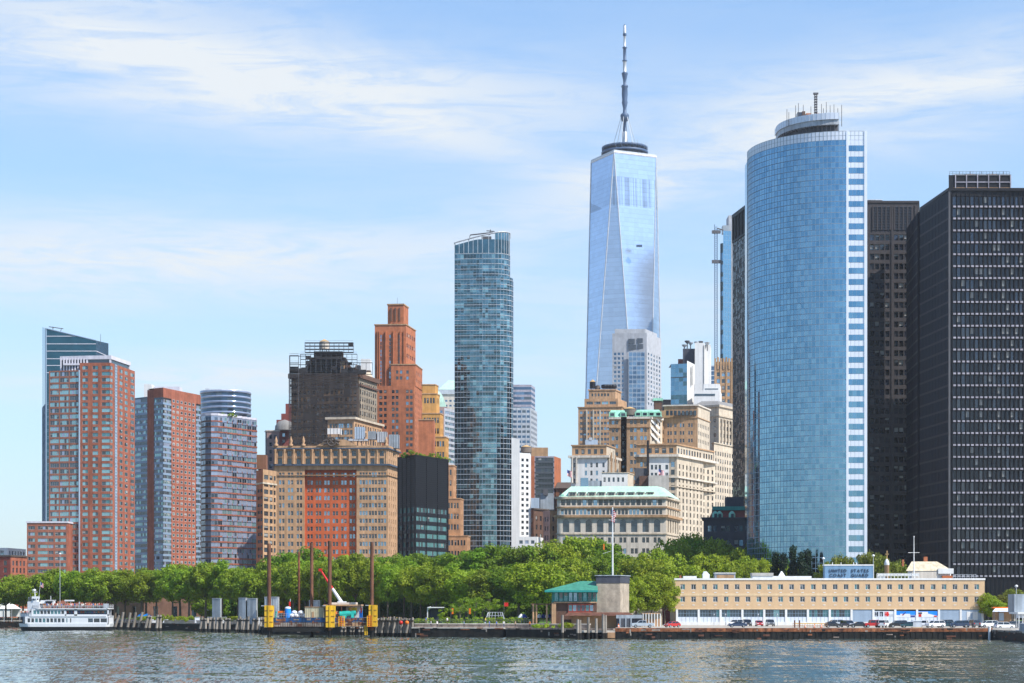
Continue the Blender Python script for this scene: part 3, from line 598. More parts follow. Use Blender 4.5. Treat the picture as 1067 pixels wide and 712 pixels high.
for k in range(int((zt-ZP(600, Y))/FH)):
    z = zt-(k+1)*FH+FH*.0
    for i, (p_, q_) in enumerate(zip(pts[:-1], pts[1:])):
        if i < 3 and k % 1 == 0: mt_ = 'brick_chocolate'
        else: mt_ = 'brick_red' if (i % 2 == 0 or i < 5 or k % 3) else 'rt_b'
        d = Vector((q_[0]-p_[0], q_[1]-p_[1])); bb.obox(p_, d.normalized(), d.length, .3, z-.4, z+.3, mt_)
tag(bb.build('floor_bands', t), 'thin red floor bands')
part(t, 'roof_parapet', lambda b: [b.obox(p_, Vector((q_[0]-p_[0], q_[1]-p_[1])).normalized(), (Vector(q_)-Vector(p_)).length, .2, zt, zt+1.1, 'lilac_panel') for p_, q_ in zip(pts[:-1], pts[1:])])
ROOFOBJ['garden1'] = (PX(234, Y), Y+12, zt)

# --- brown and cream slab beside it
Y = 780; t = T('brown_tower', 'narrow brown brick tower with a cream right edge of stacked bays', 'building', pt(275, Y)+(GZ,)); w = []; b = MB(); FH = mpx(7.6, Y)
z1 = ZP(489, Y); p4 = fp((267, Y+9), (274, Y), (288, Y+12)); 
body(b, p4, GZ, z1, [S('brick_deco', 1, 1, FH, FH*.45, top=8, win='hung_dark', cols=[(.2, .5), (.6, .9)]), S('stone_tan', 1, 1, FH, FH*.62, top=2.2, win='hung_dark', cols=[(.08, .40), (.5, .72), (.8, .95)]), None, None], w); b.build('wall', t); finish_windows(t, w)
part(t, 'roof_block', lambda b: rbox(b, 267.5, 277, Y+4, 6, 474, 489, 'brick_brown'))
part(t, 'cornice', lambda b: ledge(b, p4, z1-6, z1-5.3, .3, 'stone_cream'))

# --- stepped dark red tower
Y = 1060; t = T('stepped_tower', 'dark red brick tower climbing in small steps toward the netted tower', 'building', pt(290, Y)+(GZ,)); w = []; b = MB()
for i, (x0, x1, yt) in enumerate(((283, 330, 449), (288, 330, 437), (293, 330, 430), (297.5, 330, 419))):
    p4 = [pt(x0, Y+i*3), pt(x1, Y+i*3), pt(x1, Y+40), pt(x0, Y+40)]
    body(b, p4, GZ if i == 0 else ZP((449, 437, 430)[i-1], Y), ZP(yt, Y), [S('brick_dark_red', 4.2, 1.5, 3.6, 1.9, top=1.4, win='hung', py=520) if i == 0 else 'brick_dark_red', 'brick_dark_red', None, 'brick_dark_red'], w)
b.build('wall', t); finish_windows(t, w)
part(t, 'roof_vault', lambda b: b.lathe((PX(297, Y), Y-2, ZP(449, Y)), [(5.5, 0), (5.3, 2.5), (3.5, 5.), (.2, 6)], 12, 'roof_grey'))
Y = 1020; t = T('grey_tower', 'pinkish grey masonry block with pale corner strip below the stepped red tower', 'building', pt(277, Y)+(GZ,)); w = []; b = MB()
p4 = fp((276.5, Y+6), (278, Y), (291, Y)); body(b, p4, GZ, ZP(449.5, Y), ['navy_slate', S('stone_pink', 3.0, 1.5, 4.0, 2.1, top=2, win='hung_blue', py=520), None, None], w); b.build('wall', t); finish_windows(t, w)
part(t, 'cornice', lambda b: ledge(b, p4, ZP(449.5, Y), ZP(448.3, Y), .4, 'stone_grey'))

# --- tower wrapped in black scaffold netting
Y = 980; t = T('netted_tower', 'brownstone tower wrapped in black scaffold netting with one cream lit side', 'skyscraper', pt(375, Y)+(GZ,)); w = []; b = MB()
zt = ZP(391, Y); FH = mpx(7.4, Y); p4 = fp((303.5, Y+3), (374, Y), (393, Y+26))
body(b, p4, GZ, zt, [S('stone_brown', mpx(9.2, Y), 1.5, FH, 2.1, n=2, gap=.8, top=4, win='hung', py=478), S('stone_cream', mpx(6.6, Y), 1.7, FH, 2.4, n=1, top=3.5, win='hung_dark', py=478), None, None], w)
Yr = Y+4; zr = ZP(372, Y)
b.prism([pt(314, Yr), pt(370, Yr), pt(374, Yr+18), pt(320, Yr+18)], zt, ZP(382, Y), 'brick_chocolate'); b.frust([pt(318, Yr), pt(365, Yr), pt(369, Yr+18), pt(324, Yr+18)], ZP(382, Y), [pt(324, Yr+2), pt(360, Yr+2), pt(362, Yr+14), pt(328, Yr+14)], ZP(371, Y), 'brick_chocolate'); b.prism([pt(327, Yr+4), pt(357, Yr+4), pt(358, Yr+12), pt(330, Yr+12)], ZP(371, Y), ZP(364, Y), 'brick_chocolate')
for x in (325, 336, 346, 357): b.box(PX(x, Yr)-1.1, PX(x, Yr)+1.1, Yr-.6, Yr+3, zt, ZP(376 if x in (325, 357) else 372, Y), 'stone_brown'); b.box(PX(x, Yr)-.6, PX(x, Yr)+.6, Yr-.7, Yr-.6, zt+2, zt+5, 'gl_dark'); b.build('wall', t); finish_windows(t, w)
part(t, 'cornice', lambda b: (ledge(b, p4, zt-1.5, zt+.8, 1.2, 'brick_chocolate'), ledge(b, p4, ZP(402, Y), ZP(400, Y), .8, 'brick_chocolate')))
part(t, 'roof_gable', lambda b: (rbox(b, 376, 386, Y+8, 8, 374, 386, 'white_stucco'), b.frust([pt(368, Y+6), pt(390, Y+24), pt(384, Y+30), pt(362, Y+12)], zt, [pt(372, Y+12), pt(384, Y+24), pt(383, Y+25), pt(371, Y+13)], ZP(377, Y), 'stone_cream')))
# netting: real mesh of poles and boards in front of the wall, with sheets between the lower lifts
b = MB(); r5 = random.Random(5)
def scaff(b, x0, x1, Yf, ya, yb, dx=3.4, dz=3.9, cover=.35, dY=1.2):
    za, zb = ZP(yb, Yf), ZP(ya, Yf); X0, X1 = PX(x0, Yf), PX(x1, Yf); n = max(1, int((X1-X0)/dx)); k = max(1, int((zb-za)/dz))
    for i in range(n+1):
        x = X0+(X1-X0)*i/n
        for yy in (Yf, Yf+dY): b.tube((x, yy, za), (x, yy, zb), .09, .09, 4, 'steel_dark', False, False)
    for j in range(k+1):
        z = za+(zb-za)*j/k; b.box(X0, X1, Yf+.1, Yf+dY, z-.12, z+.1, 'net_black'); b.tube((X0, Yf, z+1), (X1, Yf, z+1), .06, .06, 4, 'steel_dark', False, False)
        if j < k:
            for i in range(n):
                if r5.random() < cover:
                    xa, xb = X0+(X1-X0)*i/n, X0+(X1-X0)*(i+1)/n; h = dz*r5.uniform(.5, 1.); b.poly([(xa, Yf-.1, z), (xb, Yf-.1, z), (xb, Yf-.05, z+h), (xa, Yf-.05, z+h)], 'net_black')
scaff(b, 302, 372, Y-3.5, 389, 478, cover=.08); b.build('scaffold', t)
b = MB(); scaff(b, 301.5, 311, Y-5, 370.5, 425, 2.6, 3.4, .05); b.build('scaffold_mast', t)
b = MB(); scaff(b, 317.5, 368, Y, 357, 367, 2.4, 1.6, .04, 3); b.build('roof_railing', t)
b = MB(); scaff(b, 313, 372, Y-2.6, 369, 391, 2.6, 2.2, .3); scaff(b, 302, 320, Y-3.5, 371, 389, 3.2, 3.6, .25); scaff(b, 355, 388, Y-3.0, 378, 390, 3, 3, .15); b.build('scaffold_top', t)
m, nt, p, out = newmat('net_veil')       # woven debris net: half see-through
g = nnode(nt, 'ShaderNodeTexNoise', {'Vector': poscoord(nt, (.12, .12, .25)), 'Scale': 1., 'Detail': 4.})
mr = nnode(nt, 'ShaderNodeMapRange', {'Value': g.outputs['Fac'], 'From Min': .35, 'From Max': .65, 'To Min': .30, 'To Max': .66}); nt.links.new(mr.outputs[0], p.inputs['Alpha']); p.inputs['Base Color'].default_value = (.035, .025, .022, 1); p.inputs['Roughness'].default_value = .95
b = MB(); za, zb = ZP(478, Y), ZP(390, Y)
for i in range(12):
    xa, xb = PX(301.5+i*5.9, Y), PX(301.5+(i+1)*5.9, Y); b.poly([(xa, Y-3.8-(i % 2)*.3, za), (xb, Y-3.8-((i+1) % 2)*.3, za), (xb, Y-3.8-((i+1) % 2)*.3, zb), (xa, Y-3.8-(i % 2)*.3, zb)], 'net_veil')
b.poly([(PX(372.3, Y), Y-3.8, za), (PX(377, Y+5), Y+4, za), (PX(377, Y+5), Y+4, zb-12), (PX(372.3, Y), Y-3.8, zb)], 'net_veil'); b.build('debris_net', t)
water_tank(t, PX(338, Y+8), Y+8, ZP(365.5, Y), mpx(5.3, Y), mpx(13, Y), 'stone_grey', 'tank_roof')

# --- cream block in front of it
Y = 930; t = T('cream_house', 'cream block with corniced roof standing before the netted tower', 'building', pt(369, Y)+(GZ,)); w = []; b = MB()
p4 = fp((341.5, Y+2), (369, Y), (398, Y+38)); z1 = ZP(437, Y)
body(b, p4, GZ, z1, [S('stone_tan', mpx(7, Y), 1.5, mpx(7, Y), 2.2, n=2, top=2, win='hung_dark', py=470), S('stone_tan', 3.6, 1.6, mpx(7, Y), 2.3, top=2, win='hung_dark', py=470), None, None], w); b.build('wall', t); finish_windows(t, w)
part(t, 'cornice', lambda b: ledge(b, p4, z1, z1+1.1, 1.0, 'stone_cream'))
part(t, 'roof_screen', lambda b: rbox(b, 345, 372, Y+8, 8, 432.5, 437, 'net_black'))

# --- orange art deco tower
Y = 1030; t = T('art_deco_tower', 'tall orange brick setback tower crowned by a square block', 'skyscraper', pt(421, Y)+(GZ,)); w = []; b = MB(); FH = mpx(6.2, Y)
za, zb, zc, zd = ZP(402, Y), ZP(380, Y), ZP(338, Y), ZP(316, Y)
s0 = S('brick_deco', 1, 1, FH, FH*.55, top=2.2, win='hung_dark', py=480, cols=[(.10,.18),(.22,.29),(.42,.49),(.52,.59),(.78,.85),(.88,.95)]); s1 = S('brick_deco', 5, 1.5, FH, 1.8, top=3, win='hung', py=480)
body(b, fp((391, Y+2), (432, Y), (440, Y+26)), GZ, za, [s0, s1, None, None], w)
s2 = S('brick_deco', 1, 1, FH, FH*.55, top=3, win='hung_dark', cols=[(.2,.3),(.36,.46),(.62,.72)]); 
body(b, fp((407.5, Y+1.5), (433, Y+1.5), (440, Y+24)), za, zb, [s2, S('brick_deco', 6, 2, 4, 2, top=3, win='hung'), None, None], w)
p3 = fp((390.5, Y+4), (423, Y+3), (433, Y+26)); zl = ZP(348, Y)
hs = (zl-za)/14
s3 = S('brick_deco', 1, 1, hs, hs*.82, top=ZP(338, Y)-zl, win='slot', cols=[(.17,.22),(.46,.51),(.76,.81)], dep=.45)
body(b, p3, za, zc, [s3, S('brick_deco', 4.6, 2.6, 5.6, 2.2, top=4, win='slot', dep=.2), None, None], w)
p5 = fp((404, Y+7), (420.5, Y+6), (425.5, Y+18)); b.prism(p5, zc, zd, 'brick_deco', 'roof_grey')
b.build('wall', t); finish_windows(t, w)
part(t, 'cornice', lambda b: (ledge(b, p5, zd, zd+.7, .35, 'stone_brown'), ledge(b, p3, zc, zc+.6, .35, 'stone_brown'), ledge(b, fp((407.5, Y+1.5), (433, Y+1.5), (440, Y+24)), zb, zb+.5, .3, 'stone_brown')))
part(t, 'louvre', lambda b: [b.box(PX(x, Y+6), PX(x+1.3, Y+6), Y+5.9, Y+7, ZP(333, Y), ZP(319, Y), 'brick_chocolate') for x in (407, 411.3, 415.6)])
part(t, 'pier', lambda b: [b.box(PX(x, Y+3), PX(x+.8, Y+3), Y+2.6-k*.02, Y+4, za, zl+2, 'brick_deco') for k, x in enumerate((393, 394.8, 401.5, 409.5, 416.5, 420.5))])
part(t, 'antenna', lambda b: b.tube((PX(414, Y+10), Y+10, zd), (PX(414, Y+10), Y+10, zd+4.5), .1, .1, 4, 'steel_dark'))

# --- pale green domes far behind
Y = 1650; t = T('domed_tower', 'far office tower with a pale green copper dome behind the yellow brick tower', 'skyscraper', pt(442, Y)+(GZ,))
part(t, 'wall', lambda b: b.prism([pt(418, Y), pt(466, Y), pt(468, Y+40), pt(420, Y+40)], GZ, ZP(424, Y), 'stone_pink'))
def dome(b):
    x0, x1 = PX(418, Y), PX(464, Y); prev = None
    for k in range(9):
        a = k/8*math.pi/2; s_ = math.cos(a); z = ZP(424, Y)+mpx(24, Y)*math.sin(a)
        cxx = (x0+x1)/2; hw = (x1-x0)/2*s_; r_ = [(cxx-hw, Y+20-20*s_), (cxx+hw, Y+20-20*s_), (cxx+hw, Y+20+20*s_), (cxx-hw, Y+20+20*s_)]
        if prev: b.frust(prev[0], prev[1], r_, z, 'copper_pale')
        prev = (r_, z)
part(t, 'dome', dome)
Y = 1700; t = T('pyramid_roof_tower', 'far tower topped by a cut green pyramid beside the slim glass tower', 'skyscraper', pt(465, Y)+(GZ,)); w = []
b = MB(); body(b, fp((457.5, Y), (490, Y), (492, Y+35)), GZ, ZP(411, Y), [S('stone_grey', 3.6, 2.2, 4.4, 1.8, top=5, win='pane_blue', py=500), 'stone_grey', None, None], w); b.build('wall', t); finish_windows(t, w)
part(t, 'pyramid_roof', lambda b: b.frust([pt(457, Y), pt(492, Y), pt(492, Y+34), pt(457, Y+34)], ZP(406, Y), [pt(467, Y+12), pt(484, Y+12), pt(484, Y+24), pt(467, Y+24)], ZP(395, Y), 'copper_pale'))
part(t, 'cornice', lambda b: b.prism([pt(456.5, Y-1), pt(493, Y-1), pt(493, Y+36), pt(456.5, Y+36)], ZP(411, Y), ZP(406, Y), 'steel_pale'))
Y = 1400; t = T('striped_tower', 'pinkish grey striped office tower squeezed between yellow brick and blue glass', 'skyscraper', pt(455, Y)+(GZ,)); w = []
b = MB(); body(b, fp((448, Y), (463, Y), (480, Y+26)), GZ, ZP(425, Y), [S('stone_pink', 3, 2, 4, 2.2, top=2, win='pane_blue', py=500), S('concrete_pale', 30, 29, 4, 2.2, top=2, win='ribbon', py=500), None, None], w); b.build('wall', t); finish_windows(t, w)

# --- yellow brick stepped tower
Y = 960; t = T('stepped_tower', 'yellow ochre brick tower stepping down to the right in terraces', 'building', pt(443, Y)+(GZ,)); w = []; b = MB(); FH = mpx(11.2, Y)
st_ = [((440, 456.5, 399, 409)), ((440, 458, 409, 430)), (440, 462, 430, 455), (440, 467.5, 455, 485), (440, 475.5, 485, 520), (440, 483, 520, 559), (440, 490, 559, 596)]
lev = [('brick_yellow'), ('brick_yellow'), ('brick_yellow'), ('brick_yellow'), ('brick_ochre'), ('brick_ochre'), ('brick_ochre')]
for i, (x0, x1, ya, yb) in enumerate(st_):
    Yf = Y+10-i*1.6; p4 = [pt(x0, Yf), pt(x1-3.2, Yf), pt(x1, Yf+6+i*1.2), pt(x1-1, Y+44), pt(x0, Y+44)]
    ss = S(lev[i], mpx(6.2, Y), mpx(1.9, Y), FH, FH*.5, n=2 if i < 4 else 2, gap=.5, top=FH*.35, ml=.6, mr=.6, win='hung_dark', py=600)
    body(b, p4, ZP(yb, Y) if i < 6 else GZ, ZP(ya, Y), [ss, S(lev[i], 3.5, 1.3, FH, FH*.5, top=FH*.35, win='hung_dark'), None, None, lev[i]], w)
    b.prism(off(p4, .25), ZP(ya, Y), ZP(ya, Y)+.5, 'stone_tan')
b.build('wall', t); finish_windows(t, w)
Y2 = 930; t2 = T('brick_slab', 'plain orange brick slab standing against the yellow stepped tower', 'building', pt(446, Y2)+(GZ,))
part(t2, 'wall', lambda b: b.prism([pt(436, Y2), pt(452, Y2), pt(453.5, Y2+14), pt(437, Y2+14)], GZ, ZP(438, Y2), 'brick_deco', 'roof_grey'))
part(t2, 'coping', lambda b: b.prism([pt(435.8, Y2-.3), pt(452.2, Y2-.3), pt(453.7, Y2+14), pt(437, Y2+14)], ZP(438, Y2), ZP(437, Y2), 'stone_tan'))

# --- black louvred glass box
Y = 700; t = T('black_building', 'black louvred office box with teal window bands and a roof garden', 'office building', pt(433, Y)+(GZ,)); w = []; b = MB()
p4 = fp((414.5, Y+12), (432.5, Y), (467, Y+22)); z1 = ZP(476.5, Y); zm = ZP(527, Y); fh = mpx(9.0, Y)
L1_ = (Vector(p4[1])-Vector(p4[0])).length; L2_ = (Vector(p4[2])-Vector(p4[1])).length
body(b, p4, GZ, zm, [S('louvre_black', L1_/4, L1_/4-.8, fh, fh*.62, top=fh*.15, ml=.6, mr=.6, win='ribbon_teal', dep=.3), S('black_metal', L2_, L2_-1.4, fh, fh*.58, top=fh*.15, ml=.5, mr=.5, win='ribbon_teal', dep=.25), None, None], w, cap=None)
body(b, p4, zm, z1, ['louvre_black', 'black_metal', None, None], w); b.build('wall', t); finish_windows(t, w)
def louv(b):
    for k in range(22):
        z = zm+(z1-zm)*(k+.4)/22.4
        for a_, c_ in ((p4[0], p4[1]), (p4[1], p4[2])):
            d = Vector((c_[0]-a_[0], c_[1]-a_[1])); b.obox(a_, d.normalized(), d.length, .16, z, z+.22, 'black_bronze')
    for a_, c_, n_ in ((p4[0], p4[1], 4), (p4[1], p4[2], 3)):
        d = Vector((c_[0]-a_[0], c_[1]-a_[1])); L = d.length; d /= L
        for i in range(n_+1): b.obox((a_[0]+d.x*min(L-.3, L*i/n_), a_[1]+d.y*min(L-.3, L*i/n_)), d, .3, .17, GZ, z1, 'black_bronze')
part(t, 'louvres', louv)
part(t, 'roof_rail', lambda b: [b.obox(a_, Vector((c_[0]-a_[0], c_[1]-a_[1])).normalized(), (Vector(c_)-Vector(a_)).length, .2, z1, z1+.9, 'black_bronze') for a_, c_ in ((p4[0], p4[1]), (p4[1], p4[2]))])
ROOFOBJ['garden2'] = (p4, z1)

# --- wide tan masonry block with the red recess
Y = 850; t = T('masonry_block', 'wide tan stone office block with orange recessed centre and crested gable', 'office building', pt(404, Y)+(GZ,)); w = []
FH = mpx(8.03, Y); A, C_, R_ = pt(285.5, Y+1.5), pt(404, Y), pt(416, Y+23); zk = ZP(489.5, Y); zp = ZP(467, Y); b = MB()
a1, a2 = pt(317.5, Y+1.1), pt(371.5, Y+.4); r1, r2 = (a1[0], a1[1]+2.2), (a2[0], a2[1]+2.2)
wt = mpx(2.45, Y)
sw = S('stone_tan', mpx(9.6, Y), wt, FH, FH*.56, n=3, gap=.25, top=1.2, ml=mpx(2.5, Y), mr=mpx(1, Y), win='hung_tan', dep=.35)
sl = dict(sw, n=2, gap=.35, bw=mpx(9.5, Y), ml=mpx(3.5, Y), mr=mpx(1, Y))
sc_ = dict(sw, mt='brick_recess', rev='brick_recess', n=2, gap=.35, bw=mpx(9.1, Y), ml=mpx(.6, Y), mr=mpx(.4, Y), band='brick_recess')
ssd = S('stone_tan', 4.7, 1.15, FH, FH*.56, n=1, gap=.4, top=1.2, ml=1, mr=1, win='hung_tan', dep=.35)
face(b, A, a1, GZ, zk, sl, w); face(b, a1, r1, GZ, zk, 'brick_recess', w); face(b, r1, r2, GZ, zk, sc_, w); face(b, r2, a2, GZ, zk, 'brick_recess', w); face(b, a2, C_, GZ, zk, sw, w); face(b, C_, R_, GZ, zk, ssd, w)
full = [A, C_, R_, (A[0]+R_[0]-C_[0], A[1]+R_[1]-C_[1])]
col = S('stone_tan', mpx(9.85, Y), mpx(4.6, Y), FH, FH*.72, n=1, top=1.1, ml=mpx(1.5, Y), mr=mpx(1.5, Y), win='arch', dep=1.0)
body(b, full, zk, zp, [col, dict(ssd, top=1.4), None, None], w); face(b, full[2], full[3], GZ, zk, 'stone_tan', w); face(b, full[3], full[0], GZ, zk, 'stone_tan', w)
b.build('wall', t); finish_windows(t, w)
part(t, 'cornice', lambda b: (ledge(b, full, ZP(485.3, Y), ZP(483.6, Y), 1.2, 'cornice_blue'), ledge(b, full, ZP(495.5, Y), ZP(494.8, Y), .5, 'stone_brown')), 'dark blue projecting cornice')
part(t, 'roof_cornice', lambda b: (ledge(b, full, ZP(468, Y), ZP(466.7, Y), .8, 'cornice_blue'), ledge(b, full, ZP(466.7, Y), ZP(464.6, Y), .5, 'stone_tan')))
def cols_(b):
    L = C_[0]-A[0]
    for i in range(13):
        x = A[0]+mpx(1.5, Y)+(L-mpx(3, Y))*i/12; b.lathe((x, Y+.2, ZP(483.4, Y)), [(.6, 0), (.48, .4), (.42, mpx(12, Y)), (.65, mpx(13.5, Y)), (.65, mpx(15.2, Y))], 8, 'stone_tan')
part(t, 'colonnade', cols_)
def gable(b):
    z0 = ZP(464.6, Y); x0, x1 = PX(330, Y), PX(372, Y); xm = (x0+x1)/2; v = [(x0, Y-.2, z0), (x1, Y-.2, z0), (xm+4, Y-.2, ZP(458.2, Y)), (xm-4, Y-.2, ZP(458.2, Y))]
    k = [(a, bb_+1.5, c) for a, bb_, c in v]; b.poly(v, 'stone_tan'); b.poly(k[::-1], 'stone_tan')
    for i in range(4): j = (i+1) % 4; b.poly([v[j], v[i], k[i], k[j]], 'stone_brown')
part(t, 'gable', gable)
def crest(b):
    x, z = PX(345.5, Y), ZP(460.5, Y); n = 14
    for i in range(n):
        a0, a1_ = 2*math.pi*i/n, 2*math.pi*(i+1)/n; b.tube((x+1.9*math.cos(a0), Y-.7, z+1.9*math.sin(a0)), (x+1.9*math.cos(a1_), Y-.7, z+1.9*math.sin(a1_)), .42, .42, 5, 'cornice_dark')
    b.tube((x-.9, Y-.8, z-.9), (x+.9, Y-.8, z+.9), .35, .35, 5, 'cornice_dark'); b.tube((x-.9, Y-.8, z+.9), (x+.9, Y-.8, z-.9), .35, .35, 5, 'cornice_dark')
    for s_ in (-1, 1):
        b.tube((x+s_*1.9, Y-.7, z+.6), (x+s_*3.9, Y-.7, z+.2), .6, .25, 6, 'cornice_dark'); b.tube((x+s_*2.2, Y-.7, z-.6), (x+s_*3.6, Y-.7, z-1.5), .5, .3, 6, 'cornice_dark'); b.tube((x+s_*.6, Y-.7, z+2), (x+s_*1.6, Y-.7, z+1.6), .4, .4, 6, 'cornice_dark')
part(t, 'crest', crest)
for x in (287.5, 303, 316, 402.5):
    part(t, 'urn', lambda b: b.lathe((PX(x, Y), Y+.8, ZP(464.6, Y)), [(.9, 0), (.9, .8), (.35, 1.1), (.8, 2.1), (.5, 3.0), (.2, 3.9), (.05, 4.4)], 8, 'stone_tan'))
for x0, x1, y0, y1, mt_ in ((369.5, 379.5, 445, 458, 'panel_grey_blue'), (383.5, 392, 449.5, 458, 'steel_shed'), (393, 403, 450, 461, 'corrugated'), (405, 415.5, 453, 467, 'steel_shed'), (341, 355, 446.5, 452.5, 'white_stucco'), (363, 384, 457.5, 459.5, 'steel_pale')):
    Yr = Y+9; part(t, 'roof_unit', lambda b: (rbox(b, x0, x1, Yr, 5, y0, y1, mt_), [b.box(PX(x0, Yr)+k*(PX(x1, Yr)-PX(x0, Yr))/4-.06, PX(x0, Yr)+k*(PX(x1, Yr)-PX(x0, Yr))/4+.06, Yr-.12, Yr, ZP(y1, Yr), ZP(y0, Yr), 'steel_dark') for k in range(5)], b.box(PX(x0, Yr)+1, PX(x0, Yr)+1.4, Yr+1, Yr+1.4, ZP(466, Yr), ZP(y1, Yr), 'steel_dark'), b.box(PX(x1, Yr)-1.4, PX(x1, Yr)-1, Yr+1, Yr+1.4, ZP(466, Yr), ZP(y1, Yr), 'steel_dark')))
# --- slim rounded glass tower with a tilted crown
Y = 1150; t = T('glass_tower', 'slim blue green glass apartment tower with rounded corner and tilted open crown', 'skyscraper', pt(500, Y)+(GZ,)); b = MB(); FH = mpx(5.35, Y)
X0, X1 = PX(473.5, Y), PX(513, Y); zt = ZP(264, Y); zs = ZP(288, Y)
def arc(x1, rr, n=7): return [(x1-rr+rr*math.sin(i*math.pi/2/n), Y+rr-rr*math.cos(i*math.pi/2/n)) for i in range(n+1)]
Xr = PX(531.2, Y); Xr2 = PX(534.6, Y)
up = [(X0, Y+2)]+[(X1-6, Y)]+arc(Xr, 9)+[(Xr, Y+24)]; lo_ = [(X0, Y+2)]+[(X1-6, Y)]+arc(Xr2, 10)+[(Xr2, Y+30)]
G = [('ft_a', 6), ('ft_b', 4), ('ft_c', 4), ('ft_d', 1.2)]
for P, za, zb in ((lo_, ZP(600, Y), zs), (up, zs, zt)):
    k = max(1, round((zb-za)/FH))
    for i, (p_, q_) in enumerate(zip(P[:-1], P[1:])): curtain(b, p_, q_, za, za+(zb-za), 1.9, FH, G, .16, 'ft_b' if i < 2 else 'ft_b', 'fr_blue', .1, .06, hm=False, jit=.03, seed=i)
    b.poly([p_+(zb,) for p_ in P]+[(X0, Y+30, zb)], 'roof_grey'); b.poly([(P[-1][0], P[-1][1], za), (X0, Y+30, za), (X0, Y+30, zb), (P[-1][0], P[-1][1], zb)], 'ft_c'); b.poly([(X0, Y+30, za), (X0, Y+2, za), (X0, Y+2, zb), (X0, Y+30, zb)], 'ft_c')
b.prism([(X0, Y+2), (X1, Y+.1), (Xr2, Y+12), (Xr2, Y+30), (X0, Y+30)], GZ, ZP(600, Y), 'ft_c'); b.build('curtain_wall', t)
b = MB(); k = int((zt-ZP(600, Y))/FH)
for j in range(k+1):
    z = zt-j*FH; P = up if z > zs else lo_
    for p_, q_ in zip(P[:-1], P[1:]):
        d = Vector((q_[0]-p_[0], q_[1]-p_[1])); b.obox(p_, d.normalized(), d.length+.05, .2, z-.22, z+.08, 'corrugated')
b.build('floor_bands', t)
def crown(b):
    P = [(X0, Y+30)]+up; zc = lambda x, y: ZP(240.5, Y)-(PX(531, Y)-x)*.0 - (ZP(240.5, Y)-ZP(252.5, Y))*(max(0., (PX(531, Y)-x)/(PX(531, Y)-X0)))**1.3
    for p_, q_ in zip(P[:-1], P[1:]):
        L = math.dist(p_, q_); n = max(1, int(L/2.6))
        for i in range(n):
            a_ = (p_[0]+(q_[0]-p_[0])*i/n, p_[1]+(q_[1]-p_[1])*i/n); c_ = (p_[0]+(q_[0]-p_[0])*(i+1)/n, p_[1]+(q_[1]-p_[1])*(i+1)/n)
            za, zc_ = zc(*a_), zc(*c_); g1, g2 = za-1.6, zc_-1.6
            b.poly([a_+(zt,), c_+(zt,), c_+(min(g2, zt+8.5),), a_+(min(g1, zt+8.5),)], 'ft_a'); b.tube(a_+(zt,), a_+(za,), .2, .2, 4, 'steel_pale', False, False)
            if a_[0] > PX(515, Y): b.poly([a_+(zt,), c_+(zt,), c_+(zc_,), a_+(za,)], 'ft_b')
            b.tube(a_+(za,), c_+(zc_,), .45, .45, 5, 'steel_pale')
part(t, 'crown', crown)
part(t, 'plant_room', lambda b: b.box(PX(481, Y), PX(517, Y), Y+5, Y+20, zt, ZP(253.5, Y), 'terracotta_pink'))
def rig(b):
    z = ZP(242, Y); x = PX(505, Y); b.box(x-2, x+4, Y+8, Y+12, ZP(253, Y), z-1, 'steel_dark')
    b.tube((x-9, Y+9, z), (x+5, Y+9, z+1.6), .4, .4, 5, 'steel_dark'); b.tube((x+3, Y+9, z), (x+3.5, Y+9, z+3.3), .3, .3, 5, 'steel_dark'); b.tube((x-9, Y+9, z), (x-10, Y+9, z-4), .2, .2, 5, 'steel_dark'); b.tube((x+1, Y+9, z+2.6), (x+6, Y+9, z+2.2), .3, .3, 5, 'steel_dark')
part(t, 'window_crane', rig)

# --- far office tower to its right
Y = 1500; t = T('glass_tower', 'far pale blue banded office tower behind the slim rounded glass tower', 'skyscraper', pt(550, Y)+(GZ,)); b = MB()
PG = [('pg_a', 3), ('pg_b', 3), ('gl_mid', 1)]
def ctower(b, pts, z0, z1, pw, fh, G_, sp, spm, mul, caps='roof_grey', **k):
    for p_, q_ in zip(pts, pts[1:]): curtain(b, p_, q_, z0, z1, pw, fh, G_, sp, spm, mul, **k)
    bk = (pts[0][0]+(pts[-1][0]-pts[0][0])*.3, max(p_[1] for p_ in pts)+25); b.poly([p_+(z1,) for p_ in pts]+[bk+(z1,)], caps)
    b.poly([pts[-1]+(z0,), bk+(z0,), bk+(z1,), pts[-1]+(z1,)], spm or 'pg_a'); b.poly([bk+(z0,), pts[0]+(z0,), pts[0]+(z1,), bk+(z1,)], spm or 'pg_a')
ctower(b, [pt(520, Y), pt(553.5, Y), pt(557.5, Y+20)], GZ, ZP(401, Y), 3, mpx(5.2, Y), PG, .45, 'spandrel_light', None); b.build('curtain_wall', t)
Y = 1420; t = T('glass_tower', 'lower pale blue office block with white spandrels beside the slim glass tower', 'skyscraper', pt(550, Y)+(GZ,)); b = MB()
ctower(b, [pt(525, Y), pt(553, Y), pt(559.5, Y+30)], GZ, ZP(425, Y), 3.4, mpx(5.2, Y), [('pg_a', 4), ('gl_mid', 2)], .5, 'steel_pale', 'steel_pale', mw=.7, md=.2, hm=False); b.build('curtain_wall', t)

